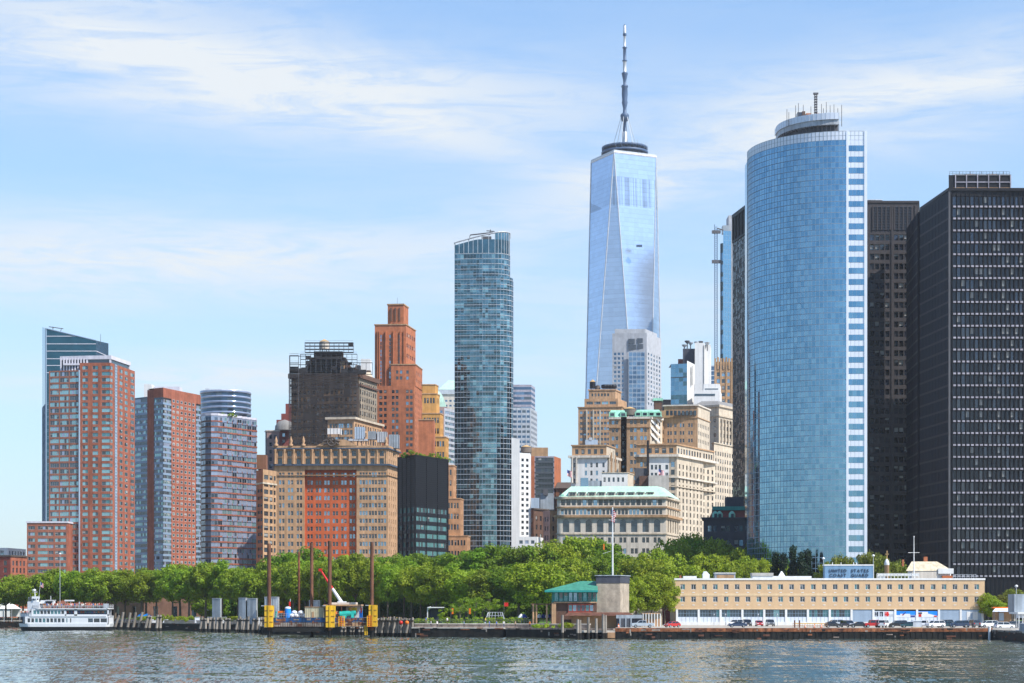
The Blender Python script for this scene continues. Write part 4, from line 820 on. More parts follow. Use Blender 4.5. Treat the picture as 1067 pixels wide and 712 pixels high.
# --- white slab with punched windows
Y = 900; t = T('white_slab', 'bright white apartment slab with one blank wall and rows of small windows', 'apartment building', pt(541, Y)+(GZ,)); w = []; b = MB(); FH = mpx(5.9, Y)
A, B, D = pt(533, Y), pt(541.5, Y), pt(552.5, Y+4)
za, zb = ZP(456, Y), ZP(472, Y); z5 = ZP(566, Y)
b.poly([A+(GZ,), B+(GZ,), B+(ZP(458, Y),), A+(za,)], 'white_stucco'); E = pt(543.5, Y+1)
face(b, B, D, GZ, zb, S('white_stucco', mpx(5.1, Y), 1.5, FH, FH*.5, top=2.6, ml=.4, mr=.4, win='hung_dark', py=562), w)
b.poly([(A[0], Y+12, za), A+(za,), B+(ZP(458, Y),), (B[0], Y+12, ZP(458, Y))], 'white_stucco'); b.poly([B+(zb,), (B[0], Y+12, zb), (B[0], Y+12, ZP(458, Y)), B+(ZP(458, Y),)], 'white_stucco'); b.poly([B+(zb,), D+(zb,), (D[0], Y+16, zb), (B[0], Y+16, zb)], 'roof_pale'); b.poly([D+(GZ,), (D[0]+.5, Y+16, GZ), (D[0]+.5, Y+16, zb), D+(zb,)], 'white_stucco')
b.build('wall', t); finish_windows(t, w)
Y = 905; 
t = T('water_tank', 'round brown rooftop water tank beside the top of the white slab', 'water tank', (PX(547, Y), Y+12, ZP(472, Y)))
water_tank(t, PX(548.5, Y), Y+10, ZP(472, 900), 2.6, 4.6)

# --- brick ended office slab
Y = 1000; t = T('office_slab', 'office slab with orange brick ends and dark ribbon windows between', 'office building', pt(565, Y)+(GZ,)); w = []; b = MB(); FH = mpx(5.6, Y)
z1 = ZP(475.5, Y); A, B, D, E = pt(552.5, Y), pt(557, Y), pt(577.5, Y), pt(584.5, Y+16)
face(b, A, B, GZ, z1, 'brick_deco', w); L = D[0]-B[0]; face(b, B, D, GZ, z1, S('spandrel_light', L, L-.8, FH, FH*.66, top=.7, ml=.2, mr=.2, win='ribbon_dark', dep=.3, py=560, band='bk_c'), w); face(b, D, E, GZ, z1, 'brick_deco', w)
b.poly([p_+(z1,) for p_ in (A, B, D, E)]+[(A[0], Y+16, z1)], 'roof_grey'); b.build('wall', t); finish_windows(t, w)
part(t, 'roof_block', lambda b: rbox(b, 553.5, 571, Y+5, 8, 466.5, 475.5, 'stone_brown'))
Y = 930; t = T('brick_house', 'low dark brick block with arched bay right of the white slab', 'building', pt(556, Y)+(GZ,)); w = []; b = MB()
body(b, fp((551, Y+4), (556, Y), (571, Y+12)), GZ, ZP(531, Y), [S('brick_brown', 4, 2, 5, 3, top=4, win='arch', py=575), S('brick_chocolate', 4.6, 1.6, 4.4, 2.4, top=3, win='hung_dark', py=575), None, None], w); b.build('wall', t); finish_windows(t, w)
part(t, 'cornice', lambda b: ledge(b, fp((551, Y+4), (556, Y), (571, Y+12)), ZP(531, Y), ZP(529.5, Y), .6, 'cornice_dark'))
part(t, 'roof_unit', lambda b: (rbox(b, 553, 562, Y+6, 4, 519, 531, 'panel_grey_blue'), rbox(b, 563, 577, Y+12, 6, 514, 531, 'steel_shed'), rbox(b, 566, 571, Y+11, 6, 510, 516, 'steel_dark')))
Y = 900; t = T('brick_house', 'narrow pink tan masonry block left of the green mansard office', 'building', pt(575, Y)+(GZ,)); w = []; b = MB()
body(b, fp((566, Y+6), (573, Y), (590, Y+10)), GZ, ZP(532, Y), [S('stone_pink', 3, 1.2, 4.4, 2.2, top=3, win='hung_dark', py=575), S('stone_brown', 4, 1.4, 4.4, 2.2, top=3, win='hung_dark', py=575), None, None], w); b.build('wall', t); finish_windows(t, w)
Y = 1000; t = T('brick_house', 'dark brown gabled building between the orange ended slab and the classical block', 'building', pt(588, Y)+(GZ,)); w = []; b = MB()
body(b, [pt(579, Y), pt(604, Y), pt(605, Y+14), pt(580, Y+14)], GZ, ZP(509, Y), [S('brick_brown', 3.4, 1.5, 4, 2, top=2, win='hung_dark', py=560), None, None, None], w); b.build('wall', t); finish_windows(t, w)
part(t, 'roof', lambda b: b.frust([pt(578, Y-1), pt(605, Y-1), pt(606, Y+15), pt(579, Y+15)], ZP(509, Y), [pt(581, Y+6), pt(600, Y+6), pt(600, Y+8), pt(581, Y+8)], ZP(502, Y), 'cornice_dark'))
Y = 860; t = T('white_house', 'low white flat roofed block peeping over the trees below the white slab', 'building', pt(550, Y)+(GZ,)); w = []; b = MB()
body(b, fp((538, Y), (560, Y), (566, Y+14)), GZ, ZP(559.5, Y), [S('white_stucco', 3, 1.6, 4, 1.6, top=1.6, win='ribbon', py=590), 'white_stucco', None, None], w); b.build('wall', t); finish_windows(t, w)

# ---------------------------------------------------------------- the tapering glass skyscraper
Y = 1720; cx, cy = PX(649.8, Y), Y; t = T('glass_skyscraper', 'tallest pale blue glass skyscraper with tapering triangular facets and a needle spire', 'skyscraper', (cx, cy, GZ))
zT = ZP(158.5, Y-29); zB = 25.; RT, RB = 30.8, 43.3; aT = math.radians(-90-19.5)
top = [(cx+RT*math.cos(aT+k*math.pi/2), cy+RT*math.sin(aT+k*math.pi/2)) for k in range(4)]
bot = [(cx+RB*math.cos(aT+math.pi/4+k*math.pi/2), cy+RB*math.sin(aT+math.pi/4+k*math.pi/2)) for k in range(4)]
m, nt, p, out = newmat('wtc_glass')
g = nnode(nt, 'ShaderNodeNewGeometry'); sp_ = nnode(nt, 'ShaderNodeSeparateXYZ', {0: g.outputs['Position']}); zz = sp_.outputs[2]
def nm(op, a, b_=None, c=None, cl=False):
    ins = {0: a}
    if b_ is not None: ins[1] = b_
    if c is not None: ins[2] = c
    n_ = nnode(nt, 'ShaderNodeMath', ins, operation=op); n_.use_clamp = cl; return n_.outputs[0]
fl = nm('FRACT', nm('DIVIDE', zz, 4.05)); line = nm('LESS_THAN', fl, .16)
fid = nm('FLOOR', nm('DIVIDE', zz, 4.05)); wnz = nnode(nt, 'ShaderNodeTexWhiteNoise', {'W': fid}, noise_dimensions='1D'); 
pn = nnode(nt, 'ShaderNodeTexWhiteNoise', {'Vector': nnode(nt, 'ShaderNodeVectorMath', {0: nnode(nt, 'ShaderNodeVectorMath', {0: g.outputs['Position'], 1: (.22, .22, .2469)}, operation='MULTIPLY').outputs[0]}, operation='FLOOR').outputs[0]}, noise_dimensions='3D')
vb = nm('MULTIPLY', nm('GREATER_THAN', zz, 367.), nm('LESS_THAN', zz, 393.)); u = nm('ADD', sp_.outputs[0], nm('MULTIPLY', sp_.outputs[1], .45)); st_n = nnode(nt, 'ShaderNodeTexWhiteNoise', {'W': nm('FLOOR', nm('DIVIDE', u, 1.3))}, noise_dimensions='1D')
f1 = nm('MULTIPLY', vb, nm('MULTIPLY_ADD', st_n.outputs['Value'], -.45, .05)); f2 = nm('MULTIPLY', line, -.10); f3 = nm('MULTIPLY_ADD', wnz.outputs['Value'], .08, -.04); f4 = nm('MULTIPLY_ADD', pn.outputs['Value'], .10, -.05)
tot = nm('ADD', nm('ADD', f1, f2), nm('ADD', f3, nm('ADD', f4, 1.)))
vv = nnode(nt, 'ShaderNodeVectorMath', {0: (.54, .61, .73), 'Scale': tot}, operation='SCALE'); nt.links.new(vv.outputs[0], p.inputs['Base Color']); p.inputs['Metallic'].default_value = .92; p.inputs['Roughness'].default_value = .26
b = MB()
for k in range(4):
    b.poly([bot[k]+(zB,), bot[(k+1) % 4]+(zB,), top[(k+1) % 4]+(zT,)], 'wtc_glass'); b.poly([bot[k]+(zB,), top[(k+1) % 4]+(zT,), top[k]+(zT,)], 'wtc_glass')
b.poly([q_+(zT,) for q_ in top], 'roof_pale'); b.prism([bot[k] for k in range(4)], GZ, zB, 'wt_a'); b.build('curtain_wall', t)
b = MB()
for k in range(4):
    for q_ in (bot[k], bot[k-1]): b.tube(q_+(zB,), top[k]+(zT,), .55, .55, 5, 'steel_pale')
    b.tube(top[k]+(zT,), top[(k+1) % 4]+(zT,), .7, .7, 5, 'boat_white')
b.build('edge_trim', t)
part(t, 'parapet', lambda b: [b.obox(top[k], (Vector(top[(k+1) % 4])-Vector(top[k])).normalized(), RT*1.414, .3, zT-1.0, zT+2.0, 'steel_pale') for k in range(4)])
plain('spire_navy', (.05, .09, .17), .5); sc1 = (cx+1, cy, zT); b = MB(); r0 = mpx(24.3, Y)*.5*2*.98
R0 = mpx(24.4, Y)
for z0, z1, ra in ((0., 2.0, R0*.96), (4.6, 6.6, R0), (9.2, 11.0, R0*.97)):
    b.lathe(sc1, [(ra-1.2, z0), (ra, z0), (ra, z1), (ra-1.2, z1), (ra-1.2, z0)], 32, 'spire_navy')
for i in range(24):
    a = 2*math.pi*i/24; a2 = a+.26; f = lambda q_, z, s_=1.: (sc1[0]+(R0*s_-.6)*math.cos(q_), sc1[1]+(R0*s_-.6)*math.sin(q_), sc1[2]+z)
    b.tube(f(a, 0), f(a2, 11), .3, .3, 4, 'spire_navy'); b.tube(f(a2, 0), f(a, 11), .3, .3, 4, 'spire_navy'); b.tube(f(a, 10), f(a, 12.8+(i % 3)*.8), .16, .16, 4, 'steel_pale')
b.lathe(sc1, [(R0*.78, 0), (R0*.78, 6.), (R0*.3, 7.2), (3., 9)], 24, 'spire_navy'); b.build('roof_ring', t)
def zz_(y): return ZP(y, Y)-zT
prof = [(155, 2.6), (138, 2.6), (137.5, 1.9), (127, 1.9), (126, 3.4), (121, 4.6), (119.5, 4.2), (117.6, 2.0), (113, 1.7), (107, 3.1), (105, 2.6), (98, 3.1), (92, 2.9), (91, 3.5), (89.5, 3.5), (88, 1.5), (84, 1.7), (77.5, 3.1), (76.4, 3.3), (75.2, 1.8), (64.5, 1.8), (63.5, 2.8), (62.6, 1.6), (51, 1.6), (50, 2.7), (48.8, 1.3), (38, 1.2), (37, 2.0), (35, 1.7), (27, 1.3), (25.2, .2)]
mts = []
for (y0, _), (y1, _2) in zip(prof[:-1], prof[1:]):
    ym = (y0+y1)/2; mts.append('steel_pale' if (64.5 < ym < 75.3 or 38 < ym < 48.9) else ('steel_pale' if 27 < ym < 35 or 137 < ym < 155 else 'spire_navy'))
part(t, 'spire', lambda b: b.lathe(sc1, [(r_*.88, zz_(y_)) for y_, r_ in prof], 12, 'spire_navy', True, mts))
part(t, 'guy_cable', lambda b: [b.tube((sc1[0]+R0*.62*math.cos(a), sc1[1]+R0*.62*math.sin(a), zT+4), (sc1[0]+3*math.cos(a), sc1[1]+3*math.sin(a), zT+zz_(121)), .3, .3, 4, 'steel_pale') for a in [math.radians(q_) for q_ in (10, 70, 130, 190, 250, 310)]])
part(t, 'facade_hoist', lambda b: b.box(PX(663, Y-34), PX(669, Y-34), Y-36, Y-33.6, ZP(257.5, Y-34), ZP(255.5, Y-34), 'spire_navy'))

# --- pale office tower before it
Y = 1350; t = T('pale_tower', 'pale grey panel tower with dark vents in front of the tallest skyscraper', 'skyscraper', pt(672, Y)+(GZ,)); w = []; b = MB(); FH = mpx(4.7, Y)
p4 = fp((638, Y+3), (674, Y), (689, Y+30)); z1 = ZP(347, Y); z2 = ZP(352, Y)
body(b, p4, GZ, z1, [S('concrete_pale', 1, 1, FH, FH*.62, top=mpx(20, Y), win='pane_blue', py=428, dep=.3, cols=[(.04,.12),(.15,.23),(.27,.33),(.47,.56),(.58,.67),(.69,.78),(.80,.89)]), S('concrete_pale', 6.2, 3, FH, FH*.55, top=mpx(20, Y), win='hung_blue', py=428), None, None], w)
b.prism([(q_[0]+.5, q_[1]+1) for q_ in fp((640, Y+2), (672, Y+2), (684, Y+26))], z1, z1+3.2, 'concrete_pale'); b.build('wall', t); finish_windows(t, w)
part(t, 'louvre', lambda b: [b.box(PX(x, Y), PX(x+ww_, Y), Y-.15+(674-x)*.05, Y+2.5, ZP(y+5, Y), ZP(y, Y), 'bk_c') for x, y, ww_ in ((655, 359, 8), (664.5, 358.5, 8.5), (655, 353, 6.5), (664, 352.5, 6.5))])
part(t, 'glass_band', lambda b: curtain(b, pt(655, Y-.6), pt(672, Y-.8), ZP(428, Y), ZP(367, Y), 3.2, FH, [('pg_a', 2), ('pg_b', 3)], .2, 'pg_b', 'steel_pale', .2, .1))

# --- tan tower with the roof tanks
Y = 1050; t = T('masonry_tower', 'tan masonry tower with setback top and black roof tanks', 'office building', pt(645, Y)+(GZ,)); w = []; b = MB(); FH = mpx(5.6, Y)
body(b, fp((602.5, Y+3), (648, Y), (655, Y+22)), GZ, ZP(424.5, Y), [S('stone_tan', mpx(7, Y), 1.5, FH, FH*.5, n=2, gap=.5, top=2, win='hung_blue', py=470), 'stone_tan', None, None], w)
body(b, fp((609, Y+6), (644, Y+4), (653, Y+22)), ZP(424.5, Y), ZP(414.5, Y), [S('stone_tan', mpx(8, Y), 3.6, FH*.8, 1.6, top=1.6, win='ribbon', dep=.3), 'stone_tan', None, None], w)
zt = ZP(405.5, Y); body(b, fp((613.5, Y+8), (641, Y+7), (647, Y+20)), ZP(414.5, Y), zt, [S('stone_tan', 1, 1, 3, 1.6, top=1.6, win='hung_dark', cols=[(.10,.17),(.22,.29),(.34,.41),(.46,.53),(.58,.65),(.70,.77)]), 'stone_tan', None, None], w)
b.build('wall', t); finish_windows(t, w)
part(t, 'cornice', lambda b: (ledge(b, fp((602.5, Y+3), (648, Y), (655, Y+22)), ZP(424.5, Y), ZP(423.6, Y), .4, 'stone_brown'), ledge(b, fp((613.5, Y+8), (641, Y+7), (647, Y+20)), zt, zt+.7, .4, 'stone_tan')))
part(t, 'pier', lambda b: [b.box(x-.4, x+.4, Y+1.4, Y+3, ZP(470, Y), ZP(427, Y), 'stone_cream') for x in [PX(611.5+k*7.0, Y) for k in range(6)]])
water_tank(t, PX(618.5, Y), Y+12, zt, mpx(3.2, Y), mpx(11.5, Y), 'black_metal', 'tank_roof'); water_tank(t, PX(624, Y), Y+12, zt, mpx(2.6, Y), mpx(6.5, Y), 'tank_wood', 'steel_dark')
part(t, 'roof_unit', lambda b: [b.lathe((PX(x, Y), Y+10, zt), [(1.4, 1.4), (2., 1.8), (2., 3.4), (1.2, 3.6)], 10, 'black_metal') for x in (631, 634, 637, 640)])

# --- brown block with green mansards and light court
Y = 950; t = T('mansard_block', 'brown stone block with green copper mansard roofs and a deep light court', 'office building', pt(690, Y)+(GZ,)); w = []; b = MB(); FH = mpx(8.3, Y)
zE = ZP(434.5, Y); zL = ZP(437.5, Y)
A, B1, B2, C1, C2, D = pt(634.5, Y+3), pt(647, Y+2), pt(647, Y+14), pt(653, Y+14), pt(653, Y+1), pt(677.5, Y)
E1, E2 = pt(690, Y+9), pt(697, Y+28)
sm_ = S('stone_brown', mpx(9, Y), 1.4, FH, FH*.5, n=2, gap=.5, top=1.6, win='hung_tan', py=512, dep=.35)
for a_, c_, s_ in ((A, B1, dict(sm_, n=2)), (B1, B2, 'brick_chocolate'), (B2, C1, S('brick_chocolate', 3, 1.4, FH, 1.8, top=3, win='hung', py=512)), (C1, C2, 'brick_chocolate'), (C2, D, dict(sm_, bw=mpx(10.5, Y))), (D, E1, S('stone_cream', 3, 1.3, FH, FH*.5, top=2, win='hung_dark', py=512)), (E1, E2, sm_)): face(b, a_, c_, GZ, zE, s_, w)
bk1 = (A[0]+2, Y+32); b.poly([q_+(zE,) for q_ in (A, B1, B2, C1, C2, D, E1, E2, bk1)], 'roof_grey'); b.build('wall', t); finish_windows(t, w)
def mans(b):
    for L_, R__, Yf in ((634, 653.5, Y+2), (661, 690, Y)):
        p0 = [pt(L_, Yf), pt(R__, Yf), pt(R__+2, Yf+22), pt(L_+1, Yf+22)]; p1 = [pt(L_+2.5, Yf+3), pt(R__-3, Yf+3), pt(R__-2, Yf+19), pt(L_+3, Yf+19)]
        b.frust(p0, zE+.1, p1, ZP(426.5, Y), 'copper_green', 'roof_pale')
        n = int((R__-L_)/7)
        for i in range(n):
            x = PX(L_+4+i*(R__-L_-8)/max(1, n-1), Yf); b.box(x-1.6, x+1.6, Yf-.1, Yf+2.5, zE+.3, ZP(429, Y), 'copper_green'); b.box(x-1.0, x+1.0, Yf-.18, Yf-.1, zE+.7, ZP(430.3, Y), 'gl_dark')
part(t, 'mansard_roof', mans, 'green copper mansard with dormers')
part(t, 'cornice', lambda b: [b.obox(a_, (Vector(c_)-Vector(a_)).normalized(), (Vector(c_)-Vector(a_)).length, .9, zE-1, zE+.05, 'stone_grey') for a_, c_ in ((A, B1), (C2, D), (D, E1))]+[b.obox(a_, (Vector(c_)-Vector(a_)).normalized(), (Vector(c_)-Vector(a_)).length, .5, ZP(445.5, Y), ZP(444.6, Y), 'stone_brown') for a_, c_ in ((A, B1), (C2, D))])
def fesc(b):
    for k in range(4):
        z0 = ZP(458-k*7.2, Y); xa, xb = PX(678.5, Y), PX(688, Y)
        for j in range(2):
            a_, c_ = ((xa, Y+.2, z0+2.6), (xb, Y+5, z0-1.0)); b.poly([(a_[0], a_[1]-.3*j, a_[2]-.5), (c_[0], c_[1]-.3*j, c_[2]-.5), (c_[0], c_[1]-.3*j, c_[2]+.7), (a_[0], a_[1]-.3*j, a_[2]+.7)], 'white_paint')
part(t, 'fire_escape', fesc, 'white slanting fire escape flights')
water_tank(t, PX(657.5, Y), Y+10, ZP(434, Y), 3.2, 5.4); part(t, 'roof_unit', lambda b: (rbox(b, 682, 689.5, Y+6, 5, 417.5, 427, 'brick_chocolate'), rbox(b, 680.5, 691, Y+5.5, 6, 415, 417.6, 'copper_green')))
t = T('roof_block', 'black rooftop box right of the green copper mansard roofs', 'building', pt(694, 990)+(GZ,))
part(t, 'wall', lambda b: (rbox(b, 691, 699, 985, 12, 417, 428, 'louvre_black'), rbox(b, 688, 701, 984, 16, 428, 560, 'stone_brown')))
part(t, 'coping', lambda b: rbox(b, 690.7, 699.3, 984.7, 12.6, 416.4, 417, 'steel_dark'))

# --- classical white fronted blocks over the custom house
Y = 890; t = T('classical_block', 'white block with corner columns, tan attic storey and ragged right wall', 'office building', pt(632, Y)+(GZ,)); w = []; b = MB()
p4 = fp((595, Y+2), (633, Y), (645, Y+20)); za, zb = ZP(475.5, Y), ZP(464.5, Y)
body(b, p4, GZ, za, [S('white_stucco', 1, 1, mpx(8.3, Y), 2.2, top=3.0, win='hung_dark', py=510, cols=[(.07,.13),(.38,.44),(.53,.59),(.68,.74),(.86,.92)]), S('stone_cream', 3.6, 1.4, mpx(8.3, Y), 2.2, top=3, win='hung_dark', py=510), None, None], w)
body(b, fp((596, Y+3), (632, Y+1), (641, Y+18)), za, zb, [S('stone_tan', mpx(6.2, Y), 1.5, 4, 2.3, top=1.5, win='arch'), 'stone_cream', None, None], w); b.build('wall', t); finish_windows(t, w)
part(t, 'cornice', lambda b: (ledge(b, p4, za-.7, za+.4, 1.1, 'stone_grey'), ledge(b, fp((596, Y+3), (632, Y+1), (641, Y+18)), zb, zb+.6, .4, 'stone_brown')))
part(t, 'corner_column', lambda b: [b.lathe((PX(x, Y), Y+1.0, ZP(503, Y)), [(.6, 0), (.5, 1), (.45, 11), (.75, 12)], 8, 'stone_grey') for x in (596, 600.5, 626, 630)])
part(t, 'eroded_gable', lambda b: [b.frust([pt(634+k*2.1, Y-.6), pt(636.2+k*2.1, Y-.6), pt(636.2+k*2.1, Y+3), pt(634+k*2.1, Y+3)], ZP(500, Y), [pt(634.3+k*2.1, Y), pt(635.8+k*2.1, Y), pt(635.8+k*2.1, Y+2), pt(634.3+k*2.1, Y+2)], ZP(467+abs(k-2)*3+k*1.5, Y), 'stone_tan' if k % 2 else 'stone_cream') for k in range(5)])
part(t, 'roof_unit', lambda b: (rbox(b, 610, 623, Y+5, 5, 458.5, 464, 'panel_grey_blue'), rbox(b, 614, 617, Y+4.8, 5, 456, 459, 'steel_pale')))
Y = 850; t = T('white_house', 'small white annex with five windows directly above the pale green roof', 'building', pt(654, Y)+(GZ,)); w = []; b = MB()
body(b, fp((627, Y), (654, Y), (660, Y+12)), GZ, ZP(493, Y), [S('white_stucco', 1, 1, 9, 2.0, top=2.0, win='hung_dark', py=505, cols=[(.07,.15),(.24,.32),(.42,.5),(.6,.68),(.78,.86)]), 'stone_cream', None, None], w); b.build('wall', t); finish_windows(t, w)
part(t, 'coping', lambda b: ledge(b, fp((627, Y), (654, Y), (660, Y+12)), ZP(493, Y), ZP(492.3, Y), .3, 'stone_cream'))
part(t, 'skylight', lambda b: (rbox(b, 605, 613, Y, 4, 498, 507, 'gl_sky'), rbox(b, 613, 627, Y+.5, 3, 501, 507, 'steel_shed')))

# --- big cream office block with bright right flank
Y = 880; t = T('cream_block', 'big cream office block with white front patch, tan attic and bright right flank', 'office building', pt(705, Y)+(GZ,)); w = []; b = MB(); FH = mpx(8.2, Y)
zc, za = ZP(474.5, Y), ZP(463.5, Y); A, M1, M2, C_, Dm, R_ = pt(663, Y+2), pt(676.5, Y+1.4), pt(697, Y+.5), pt(705.5, Y), pt(733, Y+30), pt(745.5, Y+44)
face(b, A, M1, GZ, zc, S('stone_brown', 1, 1, FH, 2.2, top=3, win='hung_dark', py=515, cols=[(.3,.5),(.6,.8)]), w)
face(b, M1, M2, GZ, zc, S('white_stucco', 1, 1, FH, 2.2, top=4.4, win='hung_dark', py=500, cols=[(.08,.2),(.28,.4),(.48,.6),(.82,.96)]), w)
face(b, M2, C_, GZ, zc, S('stone_cream', 1, 1, FH, 2.4, top=3, win='hung_dark', py=570, cols=[(.25,.7)]), w)
sr = S('stone_cream', 4.9, 1.6, mpx(7.1, Y), 2.1, top=4, win='hung_dark', py=575, dep=.5); face(b, C_, Dm, GZ, zc, sr, w); Dn = (Dm[0]-1.2, Dm[1]+1.5); face(b, Dn, R_, GZ, zc, sr, w)
back = (A[0]+6, Y+50); b.poly([q_+(zc,) for q_ in (A, M1, M2, C_, Dm, R_, back)], 'roof_grey'); b.poly([R_+(GZ,), back+(GZ,), back+(zc,), R_+(zc,)], 'stone_cream')
at = [pt(664, Y+3), pt(705, Y+1), (Dm[0]-.6, Dm[1]+.6), (R_[0]-1, R_[1]), (A[0]+7, Y+49)]
sa = S('stone_tan', 3.7, 1.9, 4, 2.4, top=1.4, win='hung_dark'); body(b, at, zc, za, [dict(sa, n=1), dict(sa, mt='stone_cream'), dict(sa, mt='stone_cream'), None, None], w); b.build('wall', t); finish_windows(t, w)
cl_ = [A, C_, Dm, R_, back]
part(t, 'cornice', lambda b: (ledge(b, [A, C_, R_, back], zc-.7, zc+.4, 1.1, 'stone_grey'), ledge(b, at, za, za+.6, .5, 'stone_tan'), ledge(b, [A, C_, R_, back], ZP(498, Y), ZP(496.8, Y), .7, 'stone_grey'), ledge(b, [A, C_, R_, back], ZP(507.5, Y), ZP(506.6, Y), .5, 'stone_cream')))
part(t, 'chimney_stack', lambda b: (rbox(b, 674.2, 676.2, Y-4, 2, 459, 504, 'black_metal'), rbox(b, 662, 675, Y-3, 3, 488, 504, 'steel_dark'), rbox(b, 666, 676, Y-5, 3, 496, 507, 'brick_chocolate')), 'black flue pipe')
part(t, 'roof_patch', lambda b: rbox(b, 676, 697, Y-9, 8, 495.5, 520, 'concrete'))
fl_ = T('flag', 'small red and blue flag flying in front of the cream office block', 'flag', pt(686, Y-6)+(ZP(500, Y-6),)); part(fl_, 'pole', lambda b: b.tube((PX(686, Y-6), Y-6, ZP(505, Y-6)), (PX(686, Y-6), Y-6, ZP(488, Y-6)), .12, .1, 5, 'white_paint')); flag(fl_, (PX(686, Y-6), Y-6, ZP(488.5, Y-6)), 3.2, 2.4, 'flag_cloth')
fl_ = T('flag', 'small flag on a slanting pole left of the classical white block', 'flag', pt(594, Y-6)+(ZP(500, Y-6),)); part(fl_, 'pole', lambda b: b.tube((PX(594, Y-6), Y-6, ZP(499, Y-6)), (PX(594.5, Y-6), Y-6, ZP(487, Y-6)), .12, .1, 5, 'white_paint')); flag(fl_, (PX(591, Y-6), Y-6, ZP(489.5, Y-6)), 2.6, 2.8, 'flag_cloth')

Y = 960; t = T('tan_block', 'tan block with three window rows and bright cream right side, behind the attic roof', 'office building', pt(727, Y)+(GZ,)); w = []; b = MB(); FH = mpx(8.0, Y)
p4 = fp((692, Y+3), (727, Y), (739.5, Y+24)); z1 = ZP(423, Y)
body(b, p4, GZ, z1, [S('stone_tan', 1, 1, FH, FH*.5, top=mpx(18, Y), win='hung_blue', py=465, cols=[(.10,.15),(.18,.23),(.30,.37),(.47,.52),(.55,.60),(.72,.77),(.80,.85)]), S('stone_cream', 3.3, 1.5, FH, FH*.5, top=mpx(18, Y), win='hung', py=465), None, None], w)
b.build('wall', t); finish_windows(t, w)
part(t, 'attic_loggia', lambda b: [b.box(PX(694+k*4.1, Y), PX(696.8+k*4.1, Y), Y-.3, Y+.9, ZP(433, Y), ZP(428, Y), 'gl_dark') for k in range(8)])
part(t, 'cornice', lambda b: (ledge(b, p4, z1, z1+.7, .6, 'stone_grey'), ledge(b, p4, ZP(435.5, Y), ZP(434.8, Y), .4, 'stone_brown')))

Y = 1075; t = T('temple_block', 'cream block with giant columns under a grey hipped roof beside the dark glass wall', 'office building', pt(742, Y)+(GZ,)); w = []; b = MB(); FH = mpx(7.6, Y)
p4 = fp((722, Y+10), (749, Y), (776, Y+30)); z1 = ZP(424, Y)
body(b, p4, GZ, z1, [S('stone_cream', 3.6, 1.6, FH, 2.2, top=mpx(12, Y), win='hung', py=470), S('stone_cream', 4.4, 1.7, FH, FH*.55, top=mpx(12, Y), win='hung', py=560), None, None], w); b.build('wall', t); finish_windows(t, w)
part(t, 'roof', lambda b: b.frust(off(p4, .5), z1+1.2, [pt(731, Y+14), pt(748, Y+12), pt(762, Y+26), pt(745, Y+30)], ZP(415.5, Y), 'roof_grey'))
part(t, 'cornice', lambda b: (ledge(b, p4, z1, z1+1.2, .9, 'stone_cream'), ledge(b, p4, ZP(434, Y), ZP(432.8, Y), .7, 'stone_cream')))
d = (Vector(p4[2])-Vector(p4[1])).normalized(); n_ = Vector((d.y, -d.x))
part(t, 'colonnade', lambda b: [b.lathe((p4[1][0]+d.x*(3+k*4.4)+n_.x*.6, p4[1][1]+d.y*(3+k*4.4)+n_.y*.6, ZP(460, Y)), [(.8, 0), (.65, 1), (.6, 11.4), (.9, 12.6)], 8, 'stone_cream') for k in range(6)])

Y = 1010; t = T('cream_block', 'narrow cream block with small square windows left of the dark glass wall', 'office building', pt(758, Y)+(GZ,)); w = []; b = MB()
p4 = fp((742, Y+2), (744, Y), (772, Y+34)); body(b, p4, GZ, ZP(462, Y), ['stone_cream', S('stone_cream', 3.4, 1.4, mpx(7.6, Y), 2.3, top=4, win='hung_dark', py=540), None, None], w); b.build('wall', t); finish_windows(t, w)
part(t, 'cornice', lambda b: ledge(b, p4, ZP(462, Y), ZP(461, Y), .6, 'stone_cream'))

# --- brown crenellated tower
Y = 1150; t = T('brown_tower', 'brown tower with crenellated top behind the cream temple block', 'office building', pt(755, Y)+(GZ,)); w = []; b = MB()
p4 = [pt(744.5, Y), pt(768, Y), pt(769, Y+20), pt(745, Y+20)]
body(b, p4, GZ, ZP(377, Y), [S('stone_brown', mpx(5.6, Y), 1.9, mpx(7, Y), 2.4, top=2.4, win='hung_blue', py=430), None, None, None], w); b.build('wall', t); finish_windows(t, w)
part(t, 'crenellation', lambda b: [b.box(PX(744.5+k*2.9, Y), PX(746.2+k*2.9, Y), Y-.4, Y+1.5, ZP(430 if k % 2 == 0 else 385, Y), ZP(373.5-(k % 3 == 1)*1.2, Y), 'stone_brown') for k in range(8)])

